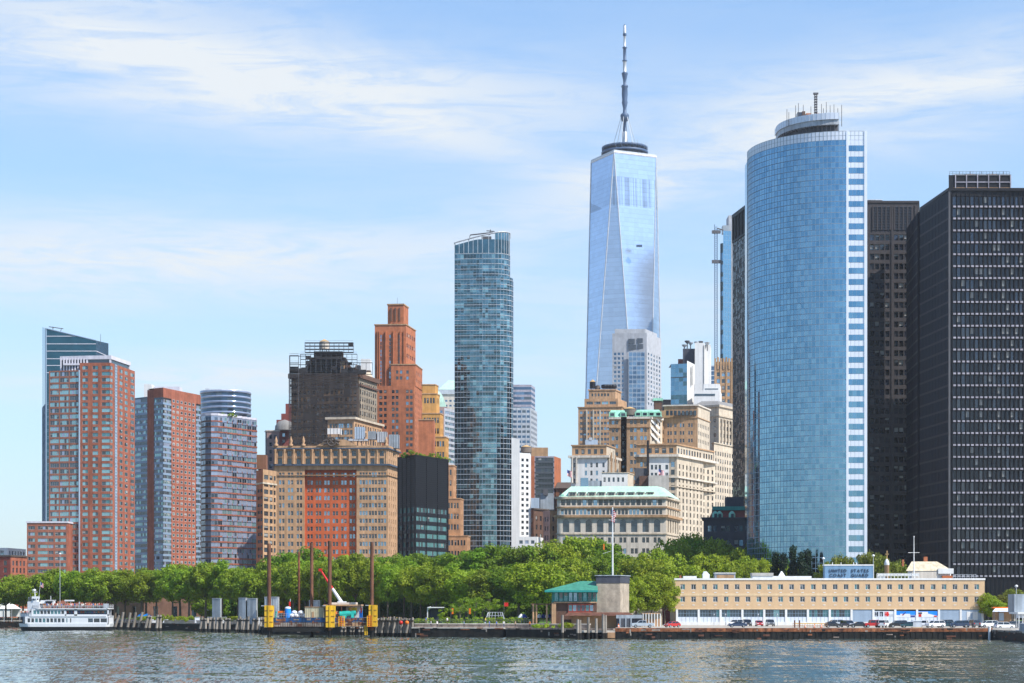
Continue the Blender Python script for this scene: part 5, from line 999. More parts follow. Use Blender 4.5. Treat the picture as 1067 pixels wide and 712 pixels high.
# --- white and blue towers in the middle distance
Y = 1200; t = T('white_tower', 'slim white slab tower with two blank shafts and dishes on its dark side roof', 'skyscraper', pt(733, Y)+(GZ,))
part(t, 'wall', lambda b: (b.prism([pt(724, Y), pt(734, Y), pt(734.6, Y+8), pt(740.5, Y+8), pt(741, Y+30), pt(725, Y+30)], GZ, ZP(357.5, Y), 'white_stucco'), b.box(PX(733.2, Y), PX(734, Y), Y-.4, Y+1, GZ, ZP(360, Y), 'concrete')))
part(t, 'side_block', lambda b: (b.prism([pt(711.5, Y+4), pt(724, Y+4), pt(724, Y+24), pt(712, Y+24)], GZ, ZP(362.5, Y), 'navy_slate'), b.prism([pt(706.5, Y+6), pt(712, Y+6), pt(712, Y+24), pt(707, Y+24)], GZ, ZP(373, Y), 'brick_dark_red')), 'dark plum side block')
part(t, 'roof_dishes', lambda b: [(b.lathe((PX(x, Y), Y+6, ZP(y, Y)), [(.3, 0), (1.6, 1.2), (1.7, 1.9)], 10, mt_), b.box(PX(x, Y)-.3, PX(x, Y)+.3, Y+5.7, Y+6.3, ZP(y+6, Y), ZP(y, Y), 'steel_dark')) for x, y, mt_ in ((714, 361, 'steel_pale'), (717, 357, 'steel_dark'), (720.5, 358.5, 'steel_pale'), (727, 358, 'steel_pale'), (731, 357.5, 'steel_dark'), (738, 358.5, 'steel_pale'))])
Y = 1140; t = T('glass_tower', 'short blue glass tower with white right side left of the slim white tower', 'skyscraper', pt(717, Y)+(GZ,)); b = MB()
A, C_, D = pt(699, Y+3), pt(716, Y), pt(724, Y+18)
curtain(b, A, C_, GZ, ZP(379, Y), 2.8, mpx(4.6, Y), [('st_mid', 3), ('ft_a', 2), ('st_deep', 2)], 0, None, 'fr_blue', .12, .1, seed=5); b.poly([C_+(GZ,), D+(GZ,), D+(ZP(376, Y),), C_+(ZP(376, Y),)], 'white_stucco'); b.poly([A+(ZP(379, Y),), C_+(ZP(379, Y),), D+(ZP(379, Y),), (A[0], Y+20, ZP(379, Y))], 'roof_grey'); b.build('curtain_wall', t)
part(t, 'roof_band', lambda b: (b.obox((A[0], A[1]), (Vector(C_)-Vector(A)).normalized(), (Vector(C_)-Vector(A)).length, .4, ZP(393.5, Y), ZP(392.7, Y), 'steel_dark'), [b.box(PX(x, Y+9), PX(x+1, Y+9), Y+7, Y+9, ZP(400, Y), ZP(380, Y), 'concrete') for x in (718.2, 720.6)]))
Y = 1130; t = T('white_house', 'white stepped rooftop block below the slim white tower', 'building', pt(738, Y)+(GZ,))
part(t, 'wall', lambda b: (b.prism([pt(723, Y), pt(750, Y), pt(752, Y+20), pt(724, Y+20)], GZ, ZP(407, Y), 'white_stucco'), b.prism([pt(733, Y+3), pt(750, Y+3), pt(751, Y+20), pt(734, Y+20)], ZP(407, Y), ZP(399.5, Y), 'white_stucco')))
part(t, 'window_band', lambda b: (b.box(PX(724, Y), PX(745, Y), Y-.2, Y+.4, ZP(412.5, Y), ZP(410.5, Y), 'gl_mid'), b.box(PX(735, Y), PX(749, Y), Y+2.8, Y+3.2, ZP(405.4, Y), ZP(404.4, Y), 'gl_mid')))
t = T('glass_tower', 'tiny distant blue banded office block between white tower and brown tower', 'skyscraper', pt(742, 1500)+(GZ,)); part(t, 'wall', lambda b: b.prism([pt(740, 1500), pt(746, 1500), pt(746, 1520), pt(740, 1520)], GZ, ZP(381, 1500), 'pg_a'))
part(t, 'band', lambda b: [b.box(PX(740, 1500)-.1, PX(746, 1500)+.1, 1499.5, 1500.2, ZP(y+1, 1500), ZP(y, 1500), 'steel_pale') for y in (381, 386, 391, 396)])
Y = 1650; t = T('glass_tower', 'slender blue glass tower under construction with a hoist mast on its left', 'skyscraper', pt(757, Y)+(GZ,)); b = MB()
curtain(b, pt(750.5, Y), pt(753.5, Y-3), GZ, ZP(254, Y), 3, mpx(5, Y), [('st_deep', 1), ('ft_c', 1)], 0, None, None); curtain(b, pt(753.5, Y-3), pt(762, Y), GZ, ZP(241, Y), 3, mpx(5, Y), [('st_pale', 1)], 0, None, 'fr_blue', .15, .1); b.poly([pt(750.5, Y)+(ZP(254, Y),), pt(762, Y)+(ZP(254, Y),), pt(762, Y+20)+(ZP(254, Y),)], 'roof_grey')
b.build('curtain_wall', t); part(t, 'core', lambda b: (rbox(b, 759.2, 764.5, Y+3, 18, 224.5, 600, 'concrete_pale'), rbox(b, 753, 760, Y+2, 8, 235, 243, 'steel_shed')))
def mast(b):
    xa, xb = PX(744.6, Y), PX(747.4, Y)
    for x in (xa, xb): b.tube((x, Y, GZ), (x, Y, ZP(234 if x == xa else 238, Y)), .35, .35, 4, 'spire_navy', False)
    n = 70
    for i in range(n):
        z0, z1 = ZP(375, Y)+(ZP(236, Y)-ZP(375, Y))*i/n, ZP(375, Y)+(ZP(236, Y)-ZP(375, Y))*(i+1)/n; b.tube((xa, Y, z0), (xb, Y, z1), .15, .15, 4, 'spire_navy', False, False); b.tube((xb, Y, z0), (xa, Y, z1), .15, .15, 4, 'spire_navy', False, False)
    for y in (240, 271): rbox(b, 742, 751, Y-1, 3, y, y+3, 'steel_dark')
    b.tube((xb, Y, ZP(238, Y)), (PX(754, Y), Y, ZP(240, Y)), .7, .7, 4, 'steel_dark')
part(t, 'hoist_mast', mast)

# --- long classical customs block, pale green roof
Y = 790; t = T('classical_block', 'long grey stone block with arched windows under a pale green copper roof', 'office building', pt(696, Y)+(GZ,)); w = []; b = MB()
A, C_, R_ = pt(580.5, Y+2), pt(694, Y), pt(708, Y+28); z1 = ZP(519, Y); z2 = ZP(528.5, Y); z3 = ZP(538, Y)
def rr(y0, y1): return [(ZP(y1, Y), ZP(y0, Y))]
L = (Vector(C_)-Vector(A)).length
def grp(n, k, ww, a0=.03, a1=.97):
    o_ = []
    for i in range(n):
        c0 = a0+(a1-a0)*(i+.5)/n
        for j in range(k): c = c0+(j-(k-1)/2)*ww*1.35; o_.append((c-ww/2, c+ww/2))
    return o_
s_gr = 'stone_grey'; full = [A, C_, R_, (A[0]+R_[0]-C_[0], A[1]+R_[1]-C_[1])]
def st_(y0, y1, cols, win, mt_=s_gr, dep=.5): return S(mt_, 1, 1, 1, 1, win=win, cols=cols, rows=rr(y0, y1)+(rr(571.5, 577) if y0 == 560 else []), dep=dep)
nside = [(.12,.2),(.3,.38),(.48,.56),(.66,.74),(.84,.92)]
zlev = [(GZ, ZP(556, Y), 560, 565.5, grp(9, 2, .027), 'hung_dark', 'white_paint' if False else 'stone_grey'), (ZP(556, Y), z3, 541, 554.5, grp(9, 1, .058), 'arch', s_gr), (z3, z2, 530.6, 536.2, grp(9, 3, .025), 'hung_blue', s_gr), (z2, z1, 520.8, 526.6, grp(19, 1, .036), 'hung_dark', s_gr)]
for z0_, z1_, y0, y1, cc, wn_, mt_ in zlev:
    body(b, full, z0_, z1_, [st_(y0, y1, cc, wn_, mt_, .7), st_(y0, y1, nside, wn_, 'stone_cream', .5), None, None], w, cap=None)
b.poly([q_+(z1,) for q_ in full], 'roof_grey'); b.build('wall', t); finish_windows(t, w)
rf0 = off([(A[0]+1, A[1]), (C_[0]+1, C_[1]), R_, full[3]], .4); rf1 = [pt(595, Y+9), pt(685, Y+8), pt(692, Y+20), pt(602, Y+22)]
part(t, 'roof', lambda b: b.frust(rf0, z1+.6, rf1, ZP(505.6, Y), 'copper_pale'), 'pale green copper roof')
def dorm(b):
    for k in range(9):
        x = PX(596.8+k*10.15, Y); b.box(x-1.7, x+1.7, Y+1.6, Y+6, ZP(516.5, Y), ZP(512.6, Y), 'stone_grey'); b.box(x-1.1, x-.15, Y+1.4, Y+1.6, ZP(515.8, Y), ZP(513.5, Y), 'gl_dark'); b.box(x+.15, x+1.1, Y+1.4, Y+1.6, ZP(515.8, Y), ZP(513.5, Y), 'gl_dark'); b.poly([(x-2, Y+1.3, ZP(512.6, Y)), (x+2, Y+1.3, ZP(512.6, Y)), (x+.6, Y+1.8, ZP(511, Y)), (x-.6, Y+1.8, ZP(511, Y))], 'copper_pale')
    for x, zz0 in ((586.2, 515), (689, 514)): b.box(PX(x, Y)-.6, PX(x, Y)+.6, Y+2, Y+4, ZP(517, Y), ZP(zz0, Y), 'copper_green')
part(t, 'dormers', dorm)
def heads(b):
    for c0, c1 in grp(9, 1, .058):
        xa, xb = A[0]+c0*L, A[0]+c1*L; r_ = (xb-xa)/2; zc_ = ZP(541, Y)-r_; yy = Y+2-c0*2.0-.02
        for s_ in (-1, 1):
            P = [((xa+xb)/2+s_*r_*math.sin(q_*math.pi/12), yy, zc_+r_*math.cos(q_*math.pi/12)) for q_ in range(7)]+[((xa+xb)/2+s_*(r_+.02), yy, zc_+r_+.02)]; b.poly(P, 'stone_grey')
heads_b = MB(); heads(heads_b); tag(heads_b.build('arch_head', t), kind='stuff')
part(t, 'cornice', lambda b: (ledge(b, full, z1-.3, z1+.6, .8, 'stone_cream'), ledge(b, full, z2-.3, z2+.3, .5, 'stone_brown'), ledge(b, full, z3-.5, z3+.5, 1.1, 'stone_brown'), ledge(b, full, ZP(557, Y), ZP(555.8, Y), .4, 'stone_cream')))

# --- small mansard building in deep shade
Y = 690; t = T('mansard_house', 'small navy grey building with teal mansard roof in the shade of the glass wall', 'building', pt(748, Y)+(GZ,)); w = []; b = MB()
p4 = [pt(733, Y), pt(779, Y), pt(780, Y+16), pt(734, Y+16)]; z1 = ZP(541, Y)
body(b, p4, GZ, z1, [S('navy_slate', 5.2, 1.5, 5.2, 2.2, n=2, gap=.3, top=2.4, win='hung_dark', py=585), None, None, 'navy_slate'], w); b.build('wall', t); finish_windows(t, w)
part(t, 'cornice', lambda b: ledge(b, p4, z1, z1+.6, .7, 'navy_slate'))
part(t, 'mansard_roof', lambda b: (b.frust([pt(739, Y+1), pt(779, Y+1), pt(779, Y+14), pt(740, Y+14)], z1+.6, [pt(743, Y+3), pt(778, Y+3), pt(778, Y+12), pt(744, Y+12)], ZP(531.5, Y), 'brick_dark_red'), b.prism([pt(742, Y+2), pt(779, Y+2), pt(779, Y+13), pt(743, Y+13)], ZP(531.5, Y), ZP(527.5, Y), 'teal_metal')), 'mansard with teal crest')
part(t, 'dormer', lambda b: [(b.lathe((PX(x, Y), Y+.8, ZP(540, Y)), [(1.2, 0), (1.2, 1.6), (.6, 2.4), (.05, 2.7)], 10, 'copper_green'), b.box(PX(x, Y)-.5, PX(x, Y)+.5, Y-.5, Y, ZP(539.4, Y), ZP(535.5, Y), 'gl_mid')) for x in (745.5, 750, 763)])
part(t, 'roof_block', lambda b: rbox(b, 757, 775, Y+6, 6, 518, 528, 'navy_slate'))

# --- dark glass side wall building
Y = 700; t = T('dark_tower', 'dark reflective glass tower wall with black louvred top left of the curved tower', 'skyscraper', pt(778, Y)+(GZ,)); b = MB()
A, B = pt(763.5, Y+23), pt(783.5, Y-3); zt = ZP(212, Y); zl = zt-mpx(28, Y); r9 = random.Random(3)
curtain(b, A, B, GZ, zl, 2.2, mpx(4.8, Y), [('dk_side', 1)], .0, None, 'black_metal', .07, .06, jit=.01, seed=8); b.poly([A+(zl,), B+(zl,), B+(zt,), A+(zt,)], 'louvre_black')
d = (Vector(B)-Vector(A)); L = d.length; d /= L
for k in range(7): b.obox((A[0]+d.x*(L-.6)*k/6, A[1]+d.y*(L-.6)*k/6), d, .5, .3, zl, zt, 'black_bronze')
b.obox(A, d, L, .35, zt-1, zt+.4, 'black_bronze'); b.obox(A, d, L, .3, zl-.5, zl+.3, 'black_bronze')
b.prism([A, B, (B[0]+2, B[1]+24), (A[0]+8, A[1]+22)], GZ, zt-.05, 'louvre_black'); b.build('curtain_wall', t)
t = T('pier_strip', 'thin rust brown pipe-like strip rising between dark glass wall and curved tower', 'facade strip', pt(786, 660)+(GZ,))
part(t, 'strip', lambda b: (b.prism([pt(781.5, 662), pt(784.5, 660), pt(786, 668), pt(783, 668)], GZ, ZP(344, 660), 'rust_brown'), b.prism([pt(785, 656), pt(788.2, 654), pt(790, 660), pt(787, 662)], GZ, ZP(383, 655), 'brick_chocolate'), b.prism([pt(789, 652), pt(790.2, 652), pt(791, 658), pt(790, 660)], GZ, ZP(380, 655), 'steel_dark')))
part(t, 'bracket', lambda b: [b.box(PX(781, 658), PX(788, 658), 655, 661, ZP(y+.8, 660), ZP(y, 660), 'steel_dark') for y in range(395, 580, 14)])

# ---------------------------------------------------------------- the curved mirror tower
Y = 600; t = T('curved_tower', 'blue mirror glass tower with a quarter round front and white striped right edge', 'skyscraper', pt(882, Y)+(GZ,)); b = MB()
XR, RR = PX(882.3, Y), 28.1; cyy = Y+RR; zt = ZP(146, Y); z0 = ZP(600, Y); nA = 36; G3 = [('st_mid', 5), ('st_deep', 3), ('st_pale', 3)]
apts = [(XR-RR*math.cos(i*math.pi/2/nA), cyy-RR*math.sin(i*math.pi/2/nA)) for i in range(nA+1)]
FH = mpx(11.6, Y)
for i, (p_, q_) in enumerate(zip(apts[:-1], apts[1:])):
    curtain(b, p_, q_, z0, zt, 9, FH/2, G3, 0, None, None, jit=.004, seed=i*7)
XE = PX(903.4, Y); kz = int((zt-z0)/FH)
b.prism([(apts[0][0], apts[0][1]), apts[12], apts[24], (XR, Y+.2), (XE-.2, Y+.2), (XE-.2, cyy+6), (apts[0][0], cyy+6)], GZ, zt-.2, 'st_mid', 'roof_grey')
b.build('curtain_wall', t)
b = MB()
for i, (p_, q_) in enumerate(zip(apts[:-1], apts[1:])):
    a = math.pi/2*i/nA; b.tube((p_[0]-.02*math.cos(a), p_[1]-.02*math.sin(a), GZ), (p_[0]-.02*math.cos(a), p_[1]-.02*math.sin(a), zt), .06, .06, 4, 'fr_blue', False, False)
    d = Vector((q_[0]-p_[0], q_[1]-p_[1])); L = d.length; d /= L
    for k in range(kz*2+1): z = zt-k*FH/2; b.obox(p_, d, L, .07, z-(.10 if k % 2 else .06), z+(.10 if k % 2 else .06), 'fr_blue')
b.build('mullions', t)
b = MB()     # crown of pale panels and the striped edge
for i, (p_, q_) in enumerate(zip(apts[:-1], apts[1:])): curtain(b, (p_[0], p_[1]-.05), (q_[0], q_[1]-.05), zt, zt+mpx(9.3, Y), 9, mpx(4.6, Y), [('st_panel', 1)], 0, None, 'steel_shed', .09, .04, jit=.02)
curtain(b, (XR, Y-.05), (XE, Y-.05), zt, zt+mpx(9.3, Y), 1.3, mpx(4.6, Y), [('st_panel', 1)], 0, None, 'steel_shed', .09, .04)
for k in range(kz+1):
    za = zt-k*FH-.0; zb_ = za-FH*.5
    curtain(b, (XR, Y-.05), (XE, Y-.05), max(z0, zb_), za, 1.3, FH/2, [('st_panel', 1)], 0, None, 'steel_shed', .06, .03)
b.poly([(XE, Y, GZ), (XE, cyy, GZ), (XE, cyy, zt+mpx(9.3, Y)), (XE, Y, zt+mpx(9.3, Y))], 'st_panel'); b.box(XR-.2, XR+.55, Y-.25, Y, GZ, zt+mpx(9.3, Y), 'st_panel'); b.box(XE-.9, XE+.02, Y-.25, Y, GZ, zt+mpx(9.3, Y), 'st_panel'); b.build('pale_panels', t)
part(t, 'striped_windows', lambda b: [curtain(b, (XR+.6, Y-.1), (XE-.9, Y-.1), zt-k*FH-FH, zt-k*FH-FH*.5, 1.3, FH, [('st_mid', 2), ('st_deep', 1), ('st_pale', 1)], 0, None, 'fr_blue', .06, .03, jit=.015) for k in range(kz+1)])
zr = zt+mpx(9.3, Y)
def ring(b):
    c = (XR-1.5, cyy-5); R2 = 17.6; n = 20; P = [(c[0]-R2*math.cos(i*math.pi/2/n), c[1]-R2*math.sin(i*math.pi/2/n)) for i in range(n+1)]+[(c[0]-.01, c[1]-R2), ]
    P2 = P+[(c[0]+.2, c[1]+4), (P[0][0], c[1]+4)]
    za, zb_, zc, zd = ZP(137.5, Y+8), ZP(131.5, Y+8), ZP(126.2, Y+8), ZP(119.5, Y+8)
    Pin = [(c[0]+(x-c[0])*.9, c[1]+(y-c[1])*.9) for x, y in P2]; b.prism(Pin, zr-2, zb_, 'steel_dark'); b.prism([(c[0]+(x-c[0])*.96, c[1]+(y-c[1])*.96) for x, y in P2], zr-1, za-1, 'steel_pale')
    b.prism([(c[0]+(x-c[0])*.98, c[1]+(y-c[1])*.98) for x, y in P2], zb_, zc, 'corrugated'); b.prism(P2, zc, zd, 'st_panel', 'roof_pale')
    for i in range(0, n+1):
        x, y = P[i]; b.tube((x, y, zc), (x, y, zd), .06, .06, 4, 'steel_pale'); b.tube((c[0]+(x-c[0])*.93, c[1]+(y-c[1])*.93, zr-1), (c[0]+(x-c[0])*.98, c[1]+(y-c[1])*.98, zb_), .12, .12, 4, 'steel_dark')
part(t, 'roof_ring', ring)
part(t, 'roof_unit', lambda b: [rbox(b, x0, x1, Y+14, 4, y0, 121, mt_) for x0, x1, y0, mt_ in ((831, 836, 117, 'bk_c'), (836, 839, 116, 'brick_chocolate'), (840, 845.5, 118, 'terracotta_pink'), (850, 853, 118, 'terracotta_pink'), (855, 860, 118.5, 'stone_tan'), (862, 872, 118, 'terracotta_pink'))])
b = MB(); x = PX(850, Y+14); z1_, z2_ = ZP(120, Y+14), ZP(98.5, Y+14)
for dx in (-.35, .35):
    for dy in (-.35, .35): b.tube((x+dx, Y+14+dy, z1_), (x+dx, Y+14+dy, z2_), .09, .09, 4, 'steel_dark')
for k in range(9):
    z = z1_+(z2_-z1_)*k/8; b.box(x-.5, x+.5, Y+13.5, Y+14.5, z-.12, z+.25, 'steel_dark')
b.box(x-.8, x+.8, Y+13.6, Y+14.4, z2_, z2_+.5, 'steel_dark'); b.build('mast', t)
part(t, 'antenna', lambda b: [b.tube((PX(x_, Y+13), Y+13, ZP(121, Y)), (PX(x_, Y+13), Y+13, ZP(y_, Y+13)), .13, .1, 4, 'steel_dark') for x_, y_ in ((820, 114), (822, 117), (829, 110), (832, 107.5), (837, 109.5), (845, 111), (856, 108.5), (858, 113), (861, 106.5), (865, 110), (869, 109), (873, 113), (877, 109.5))])

# --- dark tower with cell windows
Y = 690; t = T('dark_tower', 'dark brown stone tower with paired cell windows between curved and black towers', 'skyscraper', pt(905, Y)+(GZ,)); w = []; b = MB()
FH = mpx(10.05, Y); z1 = ZP(211.5, Y); A, C_ = pt(898, Y), pt(957, Y); zl = ZP(241, Y)
L = C_[0]-A[0]; u = lambda px: (PX(px, Y)-A[0])/L
cc = []
for g0, n in ((906.6, 4), (931.8, 4)):
    for k in range(4): cc.append((u(g0+k*5.3), u(g0+k*5.3+4.3)))
full = [A, C_, pt(958, Y+30), pt(899, Y+30)]
body(b, full, GZ, zl, [S('dark_stone', 1, 1, FH, FH*.62, top=mpx(3.5, Y), win='dark_cell', dep=.5, py=598, cols=cc), None, None, None], w, cap=None)
body(b, full, zl, z1, ['dark_stone', 'dark_stone', None, None], w); b.build('wall', t); finish_windows(t, w)
def lv(b):
    for a0, a1 in ((909.5, 927.5), (932, 950)):
        b.box(PX(a0, Y), PX(a1, Y), Y-.15, Y, ZP(239, Y), ZP(216, Y), 'black_metal')
        for x in np.linspace(a0, a1, 5): b.box(PX(x, Y)-.22, PX(x, Y)+.22, Y-.4, Y-.1, ZP(240, Y), ZP(215.5, Y), 'dark_stone')
        for y in np.linspace(216, 239, 9): b.box(PX(a0, Y), PX(a1, Y), Y-.3, Y-.12, ZP(y, Y)-.09, ZP(y, Y)+.09, 'bk_c')
    for x in (904.5, 929.7, 954): b.box(PX(x, Y)-.35, PX(x, Y)+.35, Y-.3, Y, GZ, z1-1, 'dark_stone')
part(t, 'louvre', lv)
part(t, 'coping', lambda b: ledge(b, full, z1, z1+.7, .3, 'dark_stone'))
part(t, 'roof_pipe', lambda b: b.tube((PX(904, Y), Y+1, z1+1.2), (PX(920, Y), Y+1, z1+1.2), .25, .25, 6, 'corrugated'))

# --- big black office tower
Y = 620; t = T('black_tower', 'big black office tower with grids of pale spandrel squares filling the right edge', 'skyscraper', pt(988, Y)+(GZ,)); w = []; b = MB()
FH = mpx(12.42, Y); z1 = ZP(199, Y); Cn = pt(988.5, Y); Lf = pt(958.5, Y+30); Rt = (PX(1150, Y), Y+1); zf = z1-mpx(5.5, Y)
cw = mpx(4.66, Y); nc = int((Rt[0]-Cn[0]-1.2)/cw); LL = (Vector(Rt)-Vector(Cn)).length
cols = [((1.2+i*cw+.14)/LL, (1.2+(i+1)*cw-.14)/LL) for i in range(nc)]
rows = []; z = zf
while z-FH > ZP(606, Y): rows.append((z-FH*.76, z-.05)); z -= FH
body(b, [Cn, Rt, (Rt[0], Y+40), (Lf[0]+2, Y+40), Lf], GZ, z1, [S('black_metal', 1, 1, 1, 1, win='office', cols=cols, rows=rows, dep=.35), None, None, None, 'black_side'], w)
P2 = [pt(944.5, Y+62), (Lf[0]-.1, Y+33), (Lf[0]+5, Y+33), (Lf[0]+5, Y+64)]; b.prism(P2, GZ, z1-.1, 'black_side', 'roof_grey'); b.build('wall', t); finish_windows(t, w)
def spd(b):
    for a_, c_ in rows:
        for i in range(nc):
            x = Cn[0]+1.2+i*cw
            b.box(x+.28, x+cw-.28, Y-.1, Y+.02, a_-.75, a_-.17, 'spandrel_light')
part(t, 'spandrel_panels', spd, 'pale square spandrel panels in rows')
def mul(b):
    for i in range(nc+1): x = Cn[0]+1.2+i*cw; b.box(x-.07, x+.07, Y-.25, Y, GZ, z1-.8, 'black_bronze')
    b.box(Cn[0]-.05, Cn[0]+.5, Y-.15, Y+.1, GZ, z1, 'steel_dark')
    for a_, c_, n in ((Lf, Cn, 9), (P2[0], P2[1], 7)):
        d = (Vector(c_)-Vector(a_)); L_ = d.length; d /= L_
        for i in range(n+1): b.obox((a_[0]+d.x*(L_-.3)*i/n, a_[1]+d.y*(L_-.3)*i/n), d, .2, .06, GZ, z1-1, 'black_side')
        for rw, _ in rows: b.obox(a_, d, L_, .07, rw-.75, rw-.1, 'black_metal')
part(t, 'mullions', mul)
part(t, 'coping', lambda b: b.prism([Lf, (Cn[0]-.3, Y-.35), (Rt[0], Y-.35), (Rt[0], Y+38), (Lf[0]+2, Y+38)], z1, z1+.9, 'black_metal'))
def cool(b):
    Yb = Y+2; x0, x1 = PX(988.5, Yb), PX(1053.5, Yb); zb_, ztp = z1+.9, ZP(182.5, Yb); b.prism([pt(988.5, Yb+14), (x0, Yb), (x1, Yb), (x1, Yb+14)], zb_, ztp, 'black_metal'); b.box(x0+1.6, x1, Yb-.2, Yb, zb_, zb_+.6, 'stone_tan')
    for i in range(6): x = x0+2.2+(x1-x0-2.4)*i/5; b.box(x-.15, x+.15, Yb-.35, Yb, zb_, ztp, 'spandrel_light')
    zm = (zb_+ztp)/2; b.box(x0+2, x1, Yb-.3, Yb, zm-.15, zm+.15, 'spandrel_light'); b.box(x0+2, x1, Yb-.25, Yb, ztp-.3, ztp+.1, 'steel_dark')
    for i in range(5):
        x = x0+2.2+(x1-x0-2.4)*(i+.5)/5; b.box(x-2.3, x+1.9, Yb+1, Yb+4, ztp, ztp+.5, 'stone_tan' if i % 2 else 'steel_pale'); b.tube((x, Yb+2, ztp), (x, Yb+2, ztp+1.6), .1, .1, 4, 'steel_dark')
part(t, 'cooling_house', cool)
part(t, 'roof_railing', lambda b: rail(b, (PX(990, Y+2), Y+3, ZP(182.5, Y+2)+.1), (PX(1053, Y+2), Y+3, ZP(182.5, Y+2)+.1), 1.3, 'steel_dark', 18, .05))
# ================================================================ trees
def leafmat(name, c1, c2):
    m, nt, p, out = newmat(name)
    n = nnode(nt, 'ShaderNodeTexNoise', {'Vector': poscoord(nt, (.3, .3, .3)), 'Scale': 1., 'Detail': 4., 'Roughness': .7}); oi = nnode(nt, 'ShaderNodeObjectInfo')
    f = nnode(nt, 'ShaderNodeMapRange', {'Value': n.outputs['Fac'], 'From Min': .35, 'From Max': .65}); mix = nnode(nt, 'ShaderNodeMix', {'Factor': f.outputs[0]}, data_type='RGBA')
    mix.inputs[6].default_value = c1+(1,); mix.inputs[7].default_value = c2+(1,)
    hs = nnode(nt, 'ShaderNodeHueSaturation', {'Color': mix.outputs[2], 'Hue': nnode(nt, 'ShaderNodeMapRange', {'Value': oi.outputs['Random'], 'To Min': .485, 'To Max': .512}).outputs[0], 'Value': nnode(nt, 'ShaderNodeMapRange', {'Value': oi.outputs['Random'], 'To Min': .8, 'To Max': 1.18}).outputs[0]})
    nt.links.new(hs.outputs[0], p.inputs['Base Color']); p.inputs['Roughness'].default_value = .55; p.inputs['Specular IOR Level'].default_value = .25
    tr = nnode(nt, 'ShaderNodeBsdfTranslucent', {'Color': hs.outputs[0]}); ms = nnode(nt, 'ShaderNodeMixShader', {0: .42, 1: p.outputs[0], 2: tr.outputs[0]}); nt.links.new(ms.outputs[0], out.inputs['Surface'])
leafmat('leaf_plane', (.145,.245,.01), (.275,.36,.02)); leafmat('leaf_dark', (.10,.20,.008), (.20,.30,.014)); leafmat('leaf_light', (.19,.29,.01), (.33,.40,.025)); leafmat('leaf_conifer', (.008,.028,.014), (.018,.05,.02)); leafmat('leaf_gold', (.13,.17,.015), (.24,.25,.03))
def crown_mesh(seed, H, R_, base, nc, per, leaf, lm, cr=(1.2, 2.2), flat=1., shape='round'):
    rs = np.random.RandomState(seed); zc = (H+base)/2; hz = (H-base)/2
    C = []
    while len(C) < nc:
        p = rs.uniform(-1, 1, 3); r = np.linalg.norm(p)
        if r > 1 or r < .35 and rs.rand() < .7: continue
        if shape == 'cone': k = 1-(p[2]+1)/2*.85; q = np.array([p[0]*R_*k, p[1]*R_*k, zc+p[2]*hz])
        else:
            w = 1.0 if p[2] > -.2 else .86
            q = np.array([p[0]*R_*w*(1+.15*math.sin(seed+5*p[1])), p[1]*R_*w, zc+p[2]*hz*.9])
        C.append(q)
    C = np.array(C); cr_ = rs.uniform(cr[0], cr[1], nc)
    ci = np.repeat(np.arange(nc), per); N = len(ci)
    d = rs.normal(size=(N, 3)); d /= np.linalg.norm(d, axis=1)[:, None]; rad = cr_[ci]*rs.uniform(.25, 1., N)**.45
    P = C[ci]+d*rad[:, None]*np.array([1, 1, .72]); nrm = d+rs.normal(size=(N, 3))*.55+np.array([0, 0, .35]); nrm /= np.linalg.norm(nrm, axis=1)[:, None]
    t = np.cross(nrm, rs.normal(size=(N, 3))); t /= np.linalg.norm(t, axis=1)[:, None]; bt = np.cross(nrm, t); s = (leaf*rs.uniform(.6, 1.3, N))[:, None]
    V = np.stack([P-t*s*.5, P+bt*s*.32, P+t*s*.5, P-bt*s*.32], 1).reshape(-1, 3); F = np.arange(N*4).reshape(-1, 4)
    me = bpy.data.meshes.new('crown'); me.from_pydata(V.tolist(), [], F.tolist()); me.materials.append(M[lm]); me.update(); return me, C
def trunk_mesh(seed, H, R_, base, C, tr, bark):
    r = random.Random(seed); b = MB(); lean = (r.uniform(-.4, .4), r.uniform(-.4, .4)); zf = base+(H-base)*.12
    segs = [(0, 0, -.5, tr*1.35), (lean[0]*.2, lean[1]*.2, .7, tr), (lean[0]*.6, lean[1]*.6, zf*.6, tr*.85), (lean[0], lean[1], zf, tr*.7)]
    for a_, c_ in zip(segs[:-1], segs[1:]): b.tube(a_[:3], c_[:3], a_[3], c_[3], 7, bark, True, False)
    tips = [C[i] for i in r.sample(range(len(C)), min(15, len(C)))]
    for q in tips:
        s0 = Vector((lean[0], lean[1], zf-r.uniform(0, base*.2))); e = Vector(q); mdl = s0.lerp(e, .5)+Vector((0, 0, -.08*(e-s0).length))
        b.tube(s0, mdl, tr*.38, tr*.2, 5, bark, True, False); b.tube(mdl, e, tr*.2, .04, 5, bark, True, False)
    return b.mesh('trunk')
KINDS = {}
def treekind(key, seed, H, R_, base, nc, per, leaf, lm, cr=(1.2, 2.2), tr=.35, bark='bark', shape='round'):
    cm, C = crown_mesh(seed, H, R_, base, nc, per, leaf, lm, cr, shape=shape); KINDS.setdefault(key, []).append((cm, trunk_mesh(seed, H, R_, base, C, tr, bark), H, R_))
for s_ in range(5): treekind('plane', 10+s_, 15., 5.8, 4.2+s_*.2, 74, 105, .62, 'leaf_plane', (1.1, 2.0), .34, 'bark')
for s_ in range(3): treekind('dark', 30+s_, 22., 8.2, 6., 105, 120, .8, 'leaf_dark', (1.5, 2.7), .5)
for s_ in range(4): treekind('light', 40+s_, 15., 6., 4., 78, 105, .64, 'leaf_light', (1.1, 2.1), .32)
for s_ in range(2): treekind('conifer', 50+s_, 15., 2.4, 1., 60, 90, .5, 'leaf_conifer', (.7, 1.3), .25, shape='cone')
